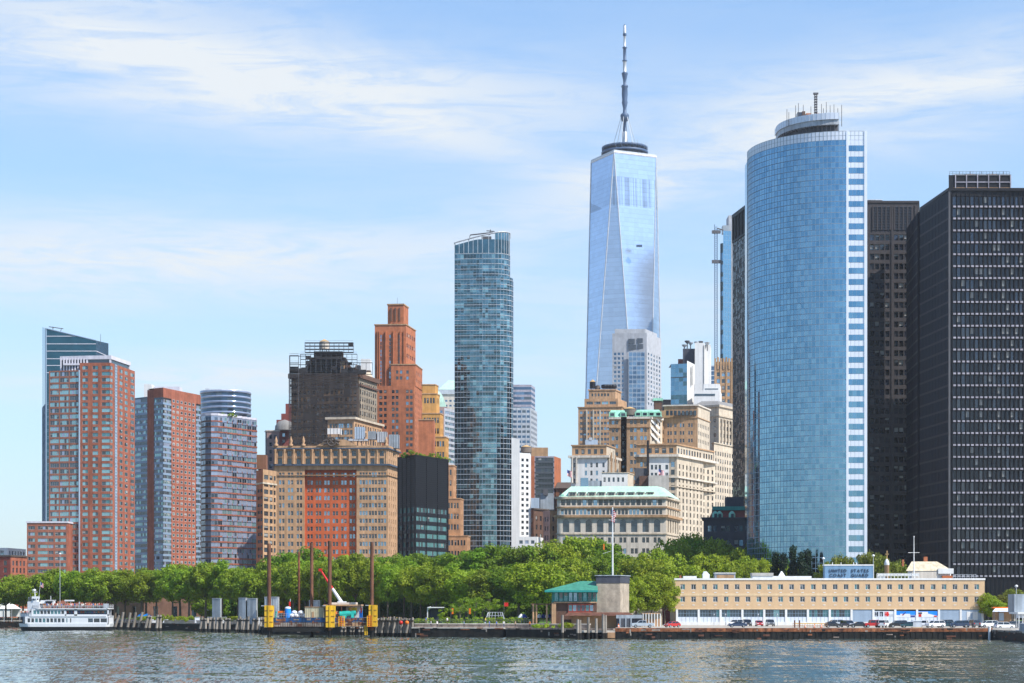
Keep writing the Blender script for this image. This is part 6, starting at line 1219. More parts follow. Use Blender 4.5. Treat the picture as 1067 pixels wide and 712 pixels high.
for s_ in range(2): treekind('gold', 60+s_, 11., 4.6, 3., 60, 95, .5, 'leaf_gold', (.9, 1.6), .25)
for s_ in range(2): treekind('sparse', 70+s_, 12., 4.4, 4., 26, 60, .5, 'leaf_plane', (.8, 1.5), .28, 'bark_pale')
tcount = [0]
def tree(kind, px, Y, ytop, label, group, gz=PZ, wid=None, cat='tree'):
    v = KINDS[kind][tcount[0] % len(KINDS[kind])]; tcount[0] += 1; H = ZP(ytop, Y)-gz; k = H/v[2]; kw = (wid/v[3]) if wid else k
    o = bpy.data.objects.new('pine_tree' if kind == 'conifer' else 'leafy_tree', None); COL.objects.link(o); o.location = (PX(px, Y), Y, gz); o.scale = (kw, kw, k); o.rotation_euler = (0, 0, rnd.uniform(0, 6.28)); tag(o, label, cat, group)
    for nme, me in (('crown', v[0]), ('trunk', v[1])):
        c = bpy.data.objects.new(nme, me); COL.objects.link(c); c.parent = o
    return o
# front rows of park planes, left to right: (px, depth, top y)
row1 = [(-12,690,603),(6,676,601),(24,668,603),(42,660,598),(60,664,593),(78,655,591),(96,648,592),(113,650,595),(130,640,594),(147,632,596),(163,640,590),(180,628,588),(197,622,590),(214,616,586),(231,612,584),(248,606,588),(262,596,592),(277,598,586)]
for i, (x, Y, yt) in enumerate(row1): tree('plane', x, Y+(12 if i > 7 else 0), yt, f'bushy green plane tree, {ORD[i]} from left in the row between ferry and barge', 'plane trees of the left park row', wid=6.6)
row2 = [(292,590,590),(306,584,586),(321,588,580),(338,580,584),(354,574,580),(370,578,577),(387,570,581),(404,566,583),(421,570,580),(438,562,585),(455,556,590),(470,560,588),(486,552,592),(503,548,593),(520,552,596)]
for i, (x, Y, yt) in enumerate(row2): tree('plane' if i % 3 else 'light', x, Y+14, yt, f'dense green tree, {ORD[i]} from barge toward pavilion in the front row', 'plane trees right of the work barge', wid=6.3)
row3 = [(20,735,599),(55,725,595),(88,720,593),(120,715,594),(152,700,592),(188,690,588),(220,680,588),(255,670,590)]
for i, (x, Y, yt) in enumerate(row3): tree('plane', x, Y, yt, f'green tree crown, {ORD[i]} from left in the second row behind the ferry', 'second row of park trees', wid=8)
row4 = [(300,645,573),(318,650,569),(340,650,580),(365,640,579),(395,640,578),(428,640,574),(452,640,573),(478,632,575),(497,630,568),(516,632,564),(536,628,569),(556,630,566),(578,634,562),(600,640,556),(620,640,558),(633,632,570)]
for i, (x, Y, yt) in enumerate(row4): tree('dark' if i not in (2, 3, 12, 13) else 'light', x, Y, yt, f'tall deep green tree, {ORD[i]} from left in the rear park row', 'tall trees behind the park', wid=9 if i < 5 else 9.5)
row5 = [(540,560,588),(556,545,584),(574,560,592),(592,575,582),(612,580,578)]
for i, (x, Y, yt) in enumerate(row5): tree('light' if i % 2 else 'dark', x, Y, yt, f'broad green tree, {ORD[i]} from left in the clump behind the pavilion', 'trees behind the pavilion', wid=8)
row6 = [(650,600,584),(668,590,577),(686,610,572),(700,640,561),(716,650,556),(733,655,554),(748,640,563),(764,620,570),(738,600,575),(705,590,584),(780,610,580),(795,600,584),(812,600,588)]
for i, (x, Y, yt) in enumerate(row6): tree('dark' if i in (0, 4) else 'light', x, Y, yt, f'sunlit green tree, {ORD[i]} in the clump left of the mirror tower', 'trees behind the yard building', gz=2.6, wid=8.2)
for i, (x, Y, yt, wd) in enumerate([(662,505,601,5.2),(679,508,596,5.4),(693,515,606,4.2),(650,498,616,3.2)]): tree('light', x, Y, yt, f'yellow green tree, {ORD[i]} of four beside the concrete tower', 'trees between concrete tower and yard building', gz=2.6, wid=wd)
for i, (x, Y, yt) in enumerate([(808,585,573),(816,583,571),(826,585,567),(835,582,570),(842,585,571)]): tree('conifer', x, Y, yt, f'dark slim evergreen tree, {ORD[i]} from left before the mirror tower', 'dark evergreens before the mirror tower', gz=2.6, wid=2.7)
for i, (x, Y, yt) in enumerate([(860,575,583),(876,570,577),(893,575,575),(908,572,574),(921,568,577),(934,570,584),(790,580,580),(775,575,584)]): tree('gold' if i < 6 else 'light', x, Y, yt, f'golden green tree, {ORD[i]} behind the long buff brick building', 'trees behind the buff brick building', gz=2.6, wid=4.6)
for i, (x, Y, yt, kd) in enumerate([(1030,520,618,'light'),(1037,516,624,'light'),(1046,540,617,'gold'),(1056,545,613,'gold'),(1066,550,615,'gold'),(1078,552,612,'gold')]): tree(kd, x, Y, yt, f'small green tree, {ORD[i]} right of the long buff brick building', 'trees at the right edge', gz=2.6, wid=3.3)
for i, (x, Y, yt) in enumerate([(480,540,624),(495,530,620),(509,528,618)]): tree('sparse', x, Y, yt, f'thin small tree, {ORD[i]} from left on the promenade lawn', 'thin promenade trees', wid=3.6)
# shrubs and hedges
treekind('under', 90, 8., 6., .3, 60, 95, .7, 'leaf_dark', (1.2, 2.), .2); treekind('under', 91, 8., 6., .3, 60, 95, .7, 'leaf_dark', (1.2, 2.), .2)
for i, x in enumerate(range(222, 660, 17)): tree('under', x, 655 if x < 480 else 600, 620-(i % 3)*2, f'dark leafy thicket, {ORD[i]} from left in the shade behind the park trunks', 'thickets behind the park trunks', wid=7.5, cat='bush')
def shrub(label, px, Y, w_, h_, gz, lm='leaf_light', group=None, name='shrub', cat='shrub', sd=0):
    me, C = crown_mesh(80+sd, h_, w_, 0, max(5, int(w_*5)), 60, .4, lm, (.4, .8)); o = bpy.data.objects.new(name, me); COL.objects.link(o); o.location = (PX(px, Y), Y, gz); tag(o, label, cat, group); return o
for i, (x, Y, w_, h_) in enumerate([(160,615,4,1.5),(173,612,3.4,1.9),(185,610,4,1.5),(196,607,3,1.4),(243,596,3.4,1.6),(262,592,2.8,1.5),(150,618,3,1.4)]): shrub(f'low green bush, {ORD[i]} in the row behind the quay left of the barge', x, Y, w_, h_, PZ-.1, group='bushes behind the left quay', sd=i)
for i, (x, Y, w_, h_) in enumerate([(436,494,3,1.2),(446,494,3,1.3),(468,494,3.2,1.7),(483,495,3.5,1.6),(500,495,3.6,1.8),(515,496,3.3,1.6),(527,497,3.6,1.9),(541,497,3.6,1.7),(553,500,3.4,1.3)]): shrub(f'low green bush, {ORD[i]} from the left along the promenade rail', x, Y, w_, h_, PZ-.1, 'leaf_light' if i % 2 else 'leaf_plane', 'bushes along the promenade', sd=10+i)
shrub('round clipped yellow green bush beside the white tent arch', 465, 505, 2.6, 4.4, PZ-.1, 'leaf_light', sd=22)
shrub('green bush before the brown pavilion wall', 590, 478, 2.2, 1.4, 2.3, 'leaf_light', sd=23); shrub('green strip of weeds left of the wooden piles by the pavilion', 566, 480, 3.6, .8, 2.3, 'leaf_light', sd=24)
roofc = MB()
g_ = ROOFOBJ['garden1']
for i, dx in enumerate((-2.5, 1.5, 5)): o = shrub(f'green roof bush, {ORD[i]} on top of the zigzag apartment tower', 236+dx*1.6, 958, 2.4, 2.4, g_[2]-.2, 'leaf_plane', 'roof garden bushes on the zigzag tower', 'roof_bush', 'bush', 30+i)
P4_, zz4 = ROOFOBJ['garden2']
for i, (x, Y) in enumerate([(422,703),(428,702),(434,704),(440,706),(446,709),(452,712),(458,716),(464,721)]): shrub(f'green roof garden bush, {ORD[i]} from the left on the black louvred box', x, Y+2, 1.9, 2.0+(i*7 % 3)*.6, zz4, 'leaf_light' if i % 2 else 'leaf_dark', 'roof garden bushes on the black box', 'roof_bush', 'bush', 40+i)

# red sandstone fort wall glimpsed between the trunks
t = T('fort_wall', 'reddish sandstone fort wall glimpsed between the tree trunks', 'fort', pt(150, 705)+(PZ,)); b = MB()
w = []; face(b, pt(95, 760), pt(150, 742), PZ, PZ+9, S('fort_red', 9, 2.2, 9, 4.2, top=4.4, win='hung_dark', dep=.8, py=660), w); face(b, pt(150, 742), pt(214, 742), PZ, PZ+9, S('fort_red', 9, 2.0, 9, 4.2, top=4.4, win='hung_dark', dep=.8, py=660), w)
b.poly([pt(95, 760)+(PZ+9,), pt(150, 742)+(PZ+9,), pt(214, 742)+(PZ+9,), pt(214, 760)+(PZ+9,)], 'fort_red'); b.build('wall', t); finish_windows(t, w, 'gun_window')
part(t, 'coping', lambda b: b.obox(pt(150, 742), (1, 0), PX(214, 742)-PX(150, 742), .5, PZ+9, PZ+9.6, 'stone_brown'))
# white marquee at left edge
t = T('marquee', 'white marquee tent with sloping roof at the left edge behind the ferry', 'tent', pt(-2, 705)+(GZ,)); Y = 690
part(t, 'canvas_roof', lambda b: b.frust([pt(-50, Y), pt(21.5, Y), pt(22, Y+14), pt(-48, Y+14)], ZP(634.5, Y), [pt(-42, Y+6), pt(0.5, Y+6), pt(1, Y+8), pt(-41, Y+8)], ZP(621.5, Y), 'tent_white'))
part(t, 'side_wall', lambda b: b.box(PX(-48, Y), PX(10, Y), Y+.4, Y+.5, ZP(643, Y), ZP(634.5, Y), 'tent_white')); part(t, 'back_wall', lambda b: (b.box(PX(-48, Y), PX(20, Y), Y+13, Y+13.3, ZP(643, Y), ZP(634.5, Y), 'tent_white'),))
for x in (4, 12, 20.5): part(t, 'pole', lambda b: b.tube((PX(x, Y), Y+.2, GZ), (PX(x, Y), Y+.2, ZP(634.3, Y)), .12, .12, 6, 'steel_pale'))
t = T('tent_peak', 'pointed white tent peak over the trees at left edge', 'tent', pt(7, 790)+(GZ,)); Y = 790
part(t, 'canvas_roof', lambda b: b.frust([pt(0, Y), pt(13, Y), pt(13, Y+6), pt(0, Y+6)], ZP(603, Y), [pt(6.2, Y+3), pt(6.8, Y+3), pt(6.8, Y+3.3), pt(6.2, Y+3.3)], ZP(597.5, Y), 'tent_white')); part(t, 'pole', lambda b: b.tube((PX(6.5, Y), Y+3, GZ), (PX(6.5, Y), Y+3, ZP(603, Y)), .3, .3, 6, 'steel_pale'))

# ================================================================ long buff brick building with roof sign
Y = 520; t = T('brick_building', 'long low buff brick building with white ground floor bays behind the parked cars', 'building', pt(865, Y)+(CZ,)); w = []; b = MB()
X0, X1 = PX(703.2, Y), PX(1026, Y); L = X1-X0; zT, zM = ZP(604, Y), ZP(635, Y); wd, hh = mpx(5.0, Y), mpx(5.6, Y)
cc = [((PX(711.3+i*11.35, Y)-X0-wd/2)/L, (PX(711.3+i*11.35, Y)-X0+wd/2)/L) for i in range(28)]
face(b, (X0, Y), (X1, Y), zM, zT, S('brick_buff', 1, 1, 1, 1, win='cg', cols=cc, rows=[(ZP(611.7, Y)-hh/2, ZP(611.7, Y)+hh/2), (ZP(624.6, Y)-hh/2, ZP(624.6, Y)+hh/2)], dep=.22), w)
body(b, [(X0, Y+.01), (X1, Y+.01), (X1, Y+16), (X0, Y+16)], zM, zT, [None, 'brick_buff', 'brick_buff', 'brick_buff'], w, cap=None) if False else None
b.poly([(X1, Y, CZ), (X1, Y+16, CZ), (X1, Y+16, zT), (X1, Y, zT)], 'brick_buff'); b.poly([(X0, Y+16, CZ), (X0, Y, CZ), (X0, Y, zT), (X0, Y+16, zT)], 'brick_buff'); b.poly([(X1, Y+16, CZ), (X0, Y+16, CZ), (X0, Y+16, zT), (X1, Y+16, zT)], 'brick_buff'); b.poly([(X0, Y, zT), (X1, Y, zT), (X1, Y+16, zT), (X0, Y+16, zT)], 'roof_pale')
b.build('wall', t)
b = MB(); b.box(X0-.05, X1+.05, Y-.06, Y, ZP(621.0, Y), ZP(618.6, Y), 'brick_buff_pale'); b.box(X0-.15, X1+.15, Y-.18, Y+.3, zT-.15, zT+.35, 'white_paint'); b.box(X0-.1, X1+.1, Y-.12, Y, zM-.05, zM+.22, 'brick_buff_pale'); b.build('trim', t)
part(t, 'wall_vent', lambda b: [b.box(PX(711.3+i*11.35, Y)-.35, PX(711.3+i*11.35, Y)+.35, Y-.05, Y, ZP(yy+.7, Y), ZP(yy, Y), 'white_paint') for i in range(28) for yy in (617.2, 630.2)])
# ground floor: 14 bays
pw = mpx(2.2, Y); bx = [PX(705.3+i*22.75, Y) for i in range(15)]; zb0, zh, zs = CZ, ZP(635.6, Y), ZP(643.2, Y)
b = MB()
for x in bx: b.box(x-pw/2, x+pw/2, Y-.12, Y+.3, CZ, zM, 'white_paint')
b.box(X0, X1, Y-.1, Y+.3, CZ, ZP(648.2, Y), 'white_paint'); b.build('pilasters', t)
def bay(i):
    x0, x1 = bx[i]+pw/2, bx[i+1]-pw/2; b = MB()
    if i in (8, 12):
        b.box(x0, x1, Y+.05, Y+.2, ZP(648, Y), zh, 'panel_grey_blue'); [b.box(x0, x1, Y+.02, Y+.05, z, z+.06, 'fr_blue') for z in np.arange(ZP(648, Y)+.2, zh, .3)]; tag(b.build('shutter_door', t), 'grey blue roller shutter'); return
    if i == 13:
        b.box(x0, x1, Y+.05, Y+.2, ZP(648, Y), zh, 'panel_grey_blue'); b.box(x0+1.4, x0+2.9, Y-.02, Y+.05, CZ+.3, ZP(637.5, Y), 'white_paint'); b.box(x0+3.0, x0+4.4, Y-.02, Y+.05, CZ+.3, ZP(637.5, Y), 'white_paint'); b.box(x0+2.4, x0+2.9, Y-.05, Y-.02, ZP(645, Y), ZP(639, Y), 'panel_grey_blue'); b.build('double_door', t); return
    b.box(x0, x1, Y+.05, Y+.2, ZP(648.2, Y), zs, 'panel_white_blue'); [b.box(x0+(x1-x0)*k/5-.04, x0+(x1-x0)*k/5+.04, Y, Y+.05, ZP(648.2, Y), zs, 'steel_pale') for k in range(1, 5)]; b.build('bay_panel', t)
    if i in (9, 10, 11):
        b = MB(); b.box(x0, x1, Y+.04, Y+.2, zs, ZP(637, Y), 'blue_bright' if i != 9 else 'panel_white_blue'); W_ = x1-x0; zh2 = ZP(637, Y)-zs; y_ = Y+.03
        b.box(x0, x1, Y+.05, Y+.2, ZP(637, Y)+.01, zh, 'gl_dark')
        def blk(u0, u1, v0, v1, mt_, yy): b.box(x0+W_*u0, x0+W_*u1, yy-.02, yy, zs+zh2*v0, zs+zh2*v1, mt_)
        if i == 9:
            for u0, u1, mt_ in ((.02, .07, 'letter_dark'), (.11, .2, 'letter_dark'), (.27, .32, 'letter_dark'), (.36, .44, 'letter_dark'), (.52, .57, 'red_paint'), (.60, .72, 'red_paint')): blk(u0, u1, .12, .9, mt_, y_)
            blk(.02, .2, .45, .6, 'letter_dark', y_-.03); blk(.27, .44, .75, .9, 'letter_dark', y_-.03); blk(.52, .75, .4, .6, 'red_paint', y_-.03); blk(.74, .95, .1, .5, 'steel_pale', y_)
        elif i == 10:
            blk(.0, 1, 0, .35, 'boat_white', y_); blk(.2, .7, .2, .55, 'boat_white', y_-.02)
            b.poly([(x0+W_*.28, y_-.06, zs+zh2*.35), (x0+W_*.36, y_-.06, zs+zh2*.3), (x0+W_*.5, y_-.06, zs+zh2*.8), (x0+W_*.45, y_-.06, zs+zh2*.85)], 'flag_blue'); blk(.3, .36, .3, .45, 'red_paint', y_-.05); blk(.72, .95, .0, .3, 'flag_blue', y_-.02)
        else:
            blk(.0, .5, 0, .9, 'boat_white', y_); blk(.02, .17, .05, .5, 'red_paint', y_-.03); blk(.0, .2, .55, .8, 'letter_dark', y_-.03); b.poly([(x0+W_*.3, y_-.04, zs), (x0+W_, y_-.04, zs), (x0+W_, y_-.04, zs+zh2*.2), (x0+W_*.5, y_-.04, zs+zh2*.6)], 'boat_white'); blk(.8, .95, .05, .25, 'red_paint', y_-.06)
        tag(b.build('mural_panel', t), ['mural panel with dark and red block letters', 'mural panel of an aircraft over white and blue', 'mural panel in red, white and blue'][i-9])
    else: w.append(((x0, Y+.15, zs), 0., x1-x0, zh-zs, 'cg_ground'))
for i in range(14): bay(i)
finish_windows(t, w)
part(t, 'roof_unit', lambda b: (b.box(PX(713, Y), PX(727, Y), Y+3, Y+5, zT+.35, zT+1.0, 'white_paint'), b.box(PX(709, Y), PX(711, Y), Y+3, Y+4, zT, zT+1.2, 'brick_red')))
part(t, 'roof_unit', lambda b: (b.prism([(PX(734, Y), Y+4), (PX(741, Y), Y+4), (PX(741, Y), Y+6), (PX(734, Y), Y+6)], zT, ZP(599, Y), 'white_paint'), b.frust([(PX(733.5, Y), Y+4), (PX(741.5, Y), Y+4), (PX(741.5, Y), Y+6), (PX(733.5, Y), Y+6)], ZP(599, Y), [(PX(735, Y), Y+4.5), (PX(738, Y), Y+4.5), (PX(738, Y), Y+5.5), (PX(735, Y), Y+5.5)], ZP(595.2, Y), 'steel_pale')), 'white rooftop fan unit')
part(t, 'roof_unit', lambda b: (b.box(PX(747, Y), PX(768, Y), Y+4, Y+8, zT, ZP(597.4, Y), 'concrete_pale'), b.box(PX(748.5, Y), PX(766.5, Y), Y+3.9, Y+4, zT+.4, ZP(599, Y), 'stone_brown'), b.box(PX(746.6, Y), PX(768.4, Y), Y+3.7, Y+8.2, ZP(597.4, Y), ZP(596.6, Y), 'white_paint')))
part(t, 'roof_unit', lambda b: (b.box(PX(786, Y), PX(848, Y), Y+4, Y+8, zT, ZP(600.2, Y), 'white_paint'), b.box(PX(785.5, Y), PX(808, Y), Y+3.8, Y+8, ZP(600, Y), ZP(596.8, Y), 'concrete'), b.frust([(PX(814, Y), Y+5), (PX(821, Y), Y+5), (PX(821, Y), Y+6.5), (PX(814, Y), Y+6.5)], ZP(600, Y), [(PX(817, Y), Y+5.6), (PX(818, Y), Y+5.6), (PX(818, Y), Y+5.8), (PX(817, Y), Y+5.8)], ZP(595, Y), 'white_paint')))
part(t, 'roof_railing', lambda b: (rail(b, (PX(916, Y), Y+3, zT+.3), (PX(960, Y), Y+3, zT+.3), 1.4, 'white_paint', 12, .09), b.box(PX(917, Y), PX(960, Y), Y+3, Y+3.3, zT+1.2, zT+1.55, 'white_paint'), b.box(PX(918, Y), PX(925, Y), Y+3.3, Y+5, zT, zT+1.2, 'white_paint')))
part(t, 'roof_railing', lambda b: rail(b, (PX(994, Y), Y+1, zT+.3), (PX(1018, Y), Y+1, zT+.3), 1.1, 'steel_pale', 10, .06))
t = T('roof_sign', 'blue grey rooftop sign box with two lines of dark raised letters', 'sign', (PX(885, Y+2), Y+2, zT)); x0, x1 = PX(859.5, Y+2), PX(910, Y+2); Ys = Y+2
part(t, 'sign_box', lambda b: b.box(x0, x1, Ys, Ys+3, zT+.1, ZP(589.5, Ys), 'sign_blue')); part(t, 'sign_trim', lambda b: (b.box(x0-.15, x1+.15, Ys-.1, Ys+3.1, ZP(589.6, Ys), ZP(588.3, Ys), 'white_paint'), b.box(x1-.02, x1+.15, Ys-.05, Ys+3, zT+.1, ZP(589.5, Ys), 'white_paint'), [b.tube((PX(q_, Ys), Ys+1, ZP(588.3, Ys)), (PX(q_, Ys), Ys+1, ZP(586, Ys)), .1, .08, 5, 'white_paint') for q_ in (868, 877, 890, 893)]))
def text(parent, s_, cx_, y_, z_, size, wid, mt_, name='lettering', ext=.06):
    cu = bpy.data.curves.new(name, 'FONT'); cu.body = s_; cu.size = size; cu.extrude = ext; cu.align_x = 'CENTER'; cu.space_character = 1.25; tmp = bpy.data.objects.new(name, cu); COL.objects.link(tmp)
    bpy.context.view_layer.update(); me = bpy.data.meshes.new_from_object(tmp.evaluated_get(bpy.context.evaluated_depsgraph_get())); bpy.data.objects.remove(tmp)
    xs = [v.co.x for v in me.vertices]; k = wid/(max(xs)-min(xs)); mid = (max(xs)+min(xs))/2
    for v in me.vertices: v.co = Vector(((v.co.x-mid)*k, -v.co.z, v.co.y))
    me.materials.clear(); me.materials.append(M[mt_]); o = bpy.data.objects.new(name, me); COL.objects.link(o); o.parent = parent; L_ = WLOC[parent.name]; o.location = (cx_-L_[0], y_-L_[1], z_-L_[2]); return o
for s_, xa, xb, yy in (('UNITED', 864, 882, 596.4), ('STATES', 887, 905, 596.4), ('COAST', 864.3, 881.6, 601.2), ('GUARD', 887, 904.6, 601.2)):
    text(t, s_, PX((xa+xb)/2, Ys), Ys-.12, ZP(yy, Ys), mpx(4.6, Ys), mpx(xb-xa, Ys), 'letter_dark')

# small buildings behind its roof
Y = 548; t = T('yellow_house', 'small cream roofed house with brick chimneys behind the buff building roof', 'house', pt(968, Y)+(CZ,)); b = MB()
b.prism([pt(946, Y), pt(990, Y), pt(991, Y+9), pt(947, Y+9)], CZ, ZP(594.5, Y), 'white_stucco'); b.build('wall', t)
part(t, 'roof', lambda b: (b.frust([pt(944, Y-.5), pt(993, Y-.5), pt(993, Y+10), pt(945, Y+10)], ZP(595, Y), [pt(950, Y+3), pt(976, Y+3), pt(977, Y+7), pt(951, Y+7)], ZP(585, Y), 'cream_roof')))
part(t, 'balustrade', lambda b: (b.box(PX(977, Y), PX(993, Y), Y-.8, Y, ZP(598, Y), ZP(592.5, Y), 'white_paint'), b.box(PX(981, Y), PX(992, Y), Y-.9, Y-.3, ZP(604, Y), ZP(600, Y), 'brick_orange'), b.box(PX(950, Y), PX(976, Y), Y-.5, Y, ZP(604, Y), ZP(596, Y), 'stone_grey')))
for x, ww_, yt_ in ((943.3, 1., 583), (967, 1.9, 580)): part(t, 'chimney', lambda b: b.box(PX(x-ww_, Y), PX(x+ww_, Y), Y+3, Y+4, ZP(590, Y), ZP(yt_, Y), 'brick_deco'))
t = T('chapel_lantern', 'little white chapel lantern with a golden cross above the trees', 'chapel', pt(924, 560)+(CZ,)); Y = 560
part(t, 'tower', lambda b: b.lathe((PX(924, Y), Y, CZ), [(.7, 0), (.7, ZP(589, Y)-CZ), (.8, ZP(588, Y)-CZ), (.55, ZP(584.5, Y)-CZ), (.2, ZP(582.5, Y)-CZ)], 10, 'white_paint', True, ['stone_brown', 'white_paint', 'white_paint', 'white_paint']))
part(t, 'cross', lambda b: (b.box(PX(924.3, Y)-.12, PX(924.3, Y)+.12, Y-.1, Y+.1, ZP(583, Y), ZP(574, Y), 'tank_roof'), b.box(PX(922.6, Y), PX(926, Y), Y-.1, Y+.1, ZP(578, Y), ZP(577.2, Y), 'tank_roof')))
def pole(name, label, px, Y, ytop, gz, mt_='white_paint', r=.12, cat='flagpole', yard=None):
    t = T(name, label, cat, pt(px, Y)+(gz,)); z = ZP(ytop, Y)
    part(t, 'pole', lambda b: b.lathe((PX(px, Y), Y, gz), [(r*1.6, 0), (r*1.5, 1), (r, (z-gz)*.6), (r*.7, z-gz)], 8, mt_)); part(t, 'finial', lambda b: b.lathe((PX(px, Y), Y, z), [(.05, -.1), (.22, .12), (.05, .35)], 8, mt_))
    if yard: part(t, 'yardarm', lambda b: b.tube((PX(px-yard, Y), Y, ZP(ytop+yard*2+4, Y)), (PX(px+yard, Y), Y, ZP(ytop+yard*2+4, Y)), .08, .06, 5, mt_))
    return t
t = pole('flagpole', 'tall white flagpole with crossarm on the buff building roof before the black tower', 952.3, 524, 560, 14, r=.12, yard=6.)
t = pole('flagpole', 'tallest white flagpole standing before the pale green roofed block', 638.3, 505, 530, 2.6, r=.22, yard=4); flag(t, (PX(638.6, 505), 505, ZP(520+13, 505)), 1.0, 1.2, 'pennant') 
flag(t, (PX(638.2, 505)-.2, 504.8, ZP(521, 505)+(ZP(531, 505)-ZP(521, 505))), .9, 3.2, 'flag_cloth'); part(t, 'side_flag', lambda b: (b.box(PX(628.5, 505), PX(630, 505), 504.9, 505, ZP(573, 505), ZP(567, 505), 'orange_paint'), b.tube((PX(628, 505), 505, ZP(577, 505)), (PX(638, 505), 505, ZP(574, 505)), .06, .05, 4, 'white_paint')))
for i, (x, Y_, yt) in enumerate(((858, 540, 583), (910, 545, 580), (1059, 470, 612), (62.5, 640, 578))):
    t = T('street_lamp', ['white topped lamp left of the roof sign', 'white globe lamp behind the right end of the roof sign', 'white double headed lamp near the right edge', 'grey lamp pole rising before the stepped wing at left'][i], 'street lamp', pt(x, Y_)+(2.6,)); z = ZP(yt, Y_)
    part(t, 'pole', lambda b: b.lathe((PX(x, Y_), Y_, 2.6), [(.16, 0), (.1, 1), (.08, z-2.6)], 6, 'steel_pale')); part(t, 'lamp_head', lambda b: b.lathe((PX(x, Y_), Y_, z), [(.1, -.1), (.42, .1), (.42, .35), (.1, .6)], 8, 'white_paint'))

# ================================================================ pavilion and concrete tower
Y = 486; t = T('pavilion', 'two storey waterfront pavilion with green hipped roof and teal glazed upper floor', 'restaurant', pt(600, Y)+(GZ,)); w = []
x0, x1 = PX(577, Y), PX(622, Y); z0 = GZ; zu, zr, zap = ZP(628, Y), ZP(615, Y), ZP(605.3, Y)
b = MB(); b.prism([(x0-.3, Y+.6), (x1, Y+.6), (x1, Y+12), (x0-.3, Y+12)], zu, zr, 'teal_metal')
b.box(x0-.5, x0+.6, Y, Y+12, z0, zu, 'stone_tan'); b.box(x0, x1, Y-.1, Y+.3, ZP(628.5, Y), ZP(627.2, Y), 'stone_tan'); b.box(x0+.6, x1, Y+.9, Y+1.2, z0, zu, 'brick_chocolate'); b.build('wall', t)
for k in range(9):
    xa = x0+(x1-x0)*k/9+.18; w.append(((xa, Y+.45, ZP(626.6, Y)), 0., (x1-x0)/9-.3, ZP(617.5, Y)-ZP(626.6, Y), 'pav'))
WS['pav'] = ('teal_metal', ['gl_teal', 'gl_aqua', 'gl_dark', 'gl_teal', 'gl_sky'], .15, 0, False); WS['pavred'] = ('red_frame', ['gl_mid', 'gl_teal', 'gl_sky'], .0, 0, True); plain('red_frame', (.45, .08, .05))
for k in range(6): w.append(((PX(592.5+k*4.4, Y), Y+.55, ZP(637, Y)), 0., mpx(4.0, Y), ZP(630.5, Y)-ZP(637, Y), 'pavred'))
finish_windows(t, w)
part(t, 'red_frame', lambda b: (b.box(PX(592, Y), PX(616.5, Y), Y+.62, Y+.8, ZP(638.6, Y), ZP(629.3, Y), 'red_frame')), 'red framed lower glazing')
part(t, 'hipped_roof', lambda b: (b.frust([pt(567.5, Y-1.5), pt(623, Y-1.5), pt(623, Y+16), pt(568.5, Y+16)], ZP(615.2, Y), [pt(604.5, Y+6), pt(622, Y+6), pt(622, Y+9), pt(604.5, Y+9)], zap, 'green_roof'), b.prism([pt(567.5, Y-1.5), pt(623, Y-1.5), pt(623, Y+16), pt(568.5, Y+16)], ZP(617.2, Y), ZP(615.2, Y), 'teal_metal')))
part(t, 'balcony_rail', lambda b: rail(b, (x0, Y+.1, ZP(627.2, Y)), (x1, Y+.1, ZP(627.2, Y)), 1.0, 'teal_metal', 18, .04))
part(t, 'awning', lambda b: (b.frust([pt(588, Y-6), pt(661, Y-6), pt(660, Y), pt(591, Y)], ZP(641.6, Y), [pt(592, Y-2), pt(655, Y-2), pt(655, Y), pt(593, Y)], ZP(638.2, Y), 'rust_brown'), b.box(PX(595, Y), PX(652, Y), Y-3, Y-2.6, z0, ZP(641.6, Y), 'stone_brown')), 'long dark red awning')
part(t, 'terrace_roof', lambda b: (b.box(PX(553.5, Y), PX(577, Y), Y+1, Y+8, ZP(630.2, Y), ZP(629, Y), 'brick_chocolate'), [b.box(PX(q_, Y), PX(q_+1.6, Y), Y+1, Y+1.5, z0, ZP(630.2, Y), 'stone_tan') for q_ in (555, 558.3, 569)]))
t = T('concrete_tower', 'blunt stained concrete tower with a dark blue band under its roof', 'tower', pt(633, 488)+(GZ,)); Y = 488; w = []
p4 = [pt(621.5, Y), pt(646, Y), pt(655.5, Y+7), pt(631, Y+10)]
part(t, 'wall', lambda b: b.prism(p4, GZ, ZP(607, Y), 'tower_stone', 'roof_grey')); part(t, 'roof_band', lambda b: b.prism(off(p4, .12), ZP(607.6, Y), ZP(600.2, Y), 'navy_slate')); part(t, 'coping', lambda b: b.prism(off(p4, .35), ZP(600.2, Y), ZP(599.4, Y), 'steel_shed'))
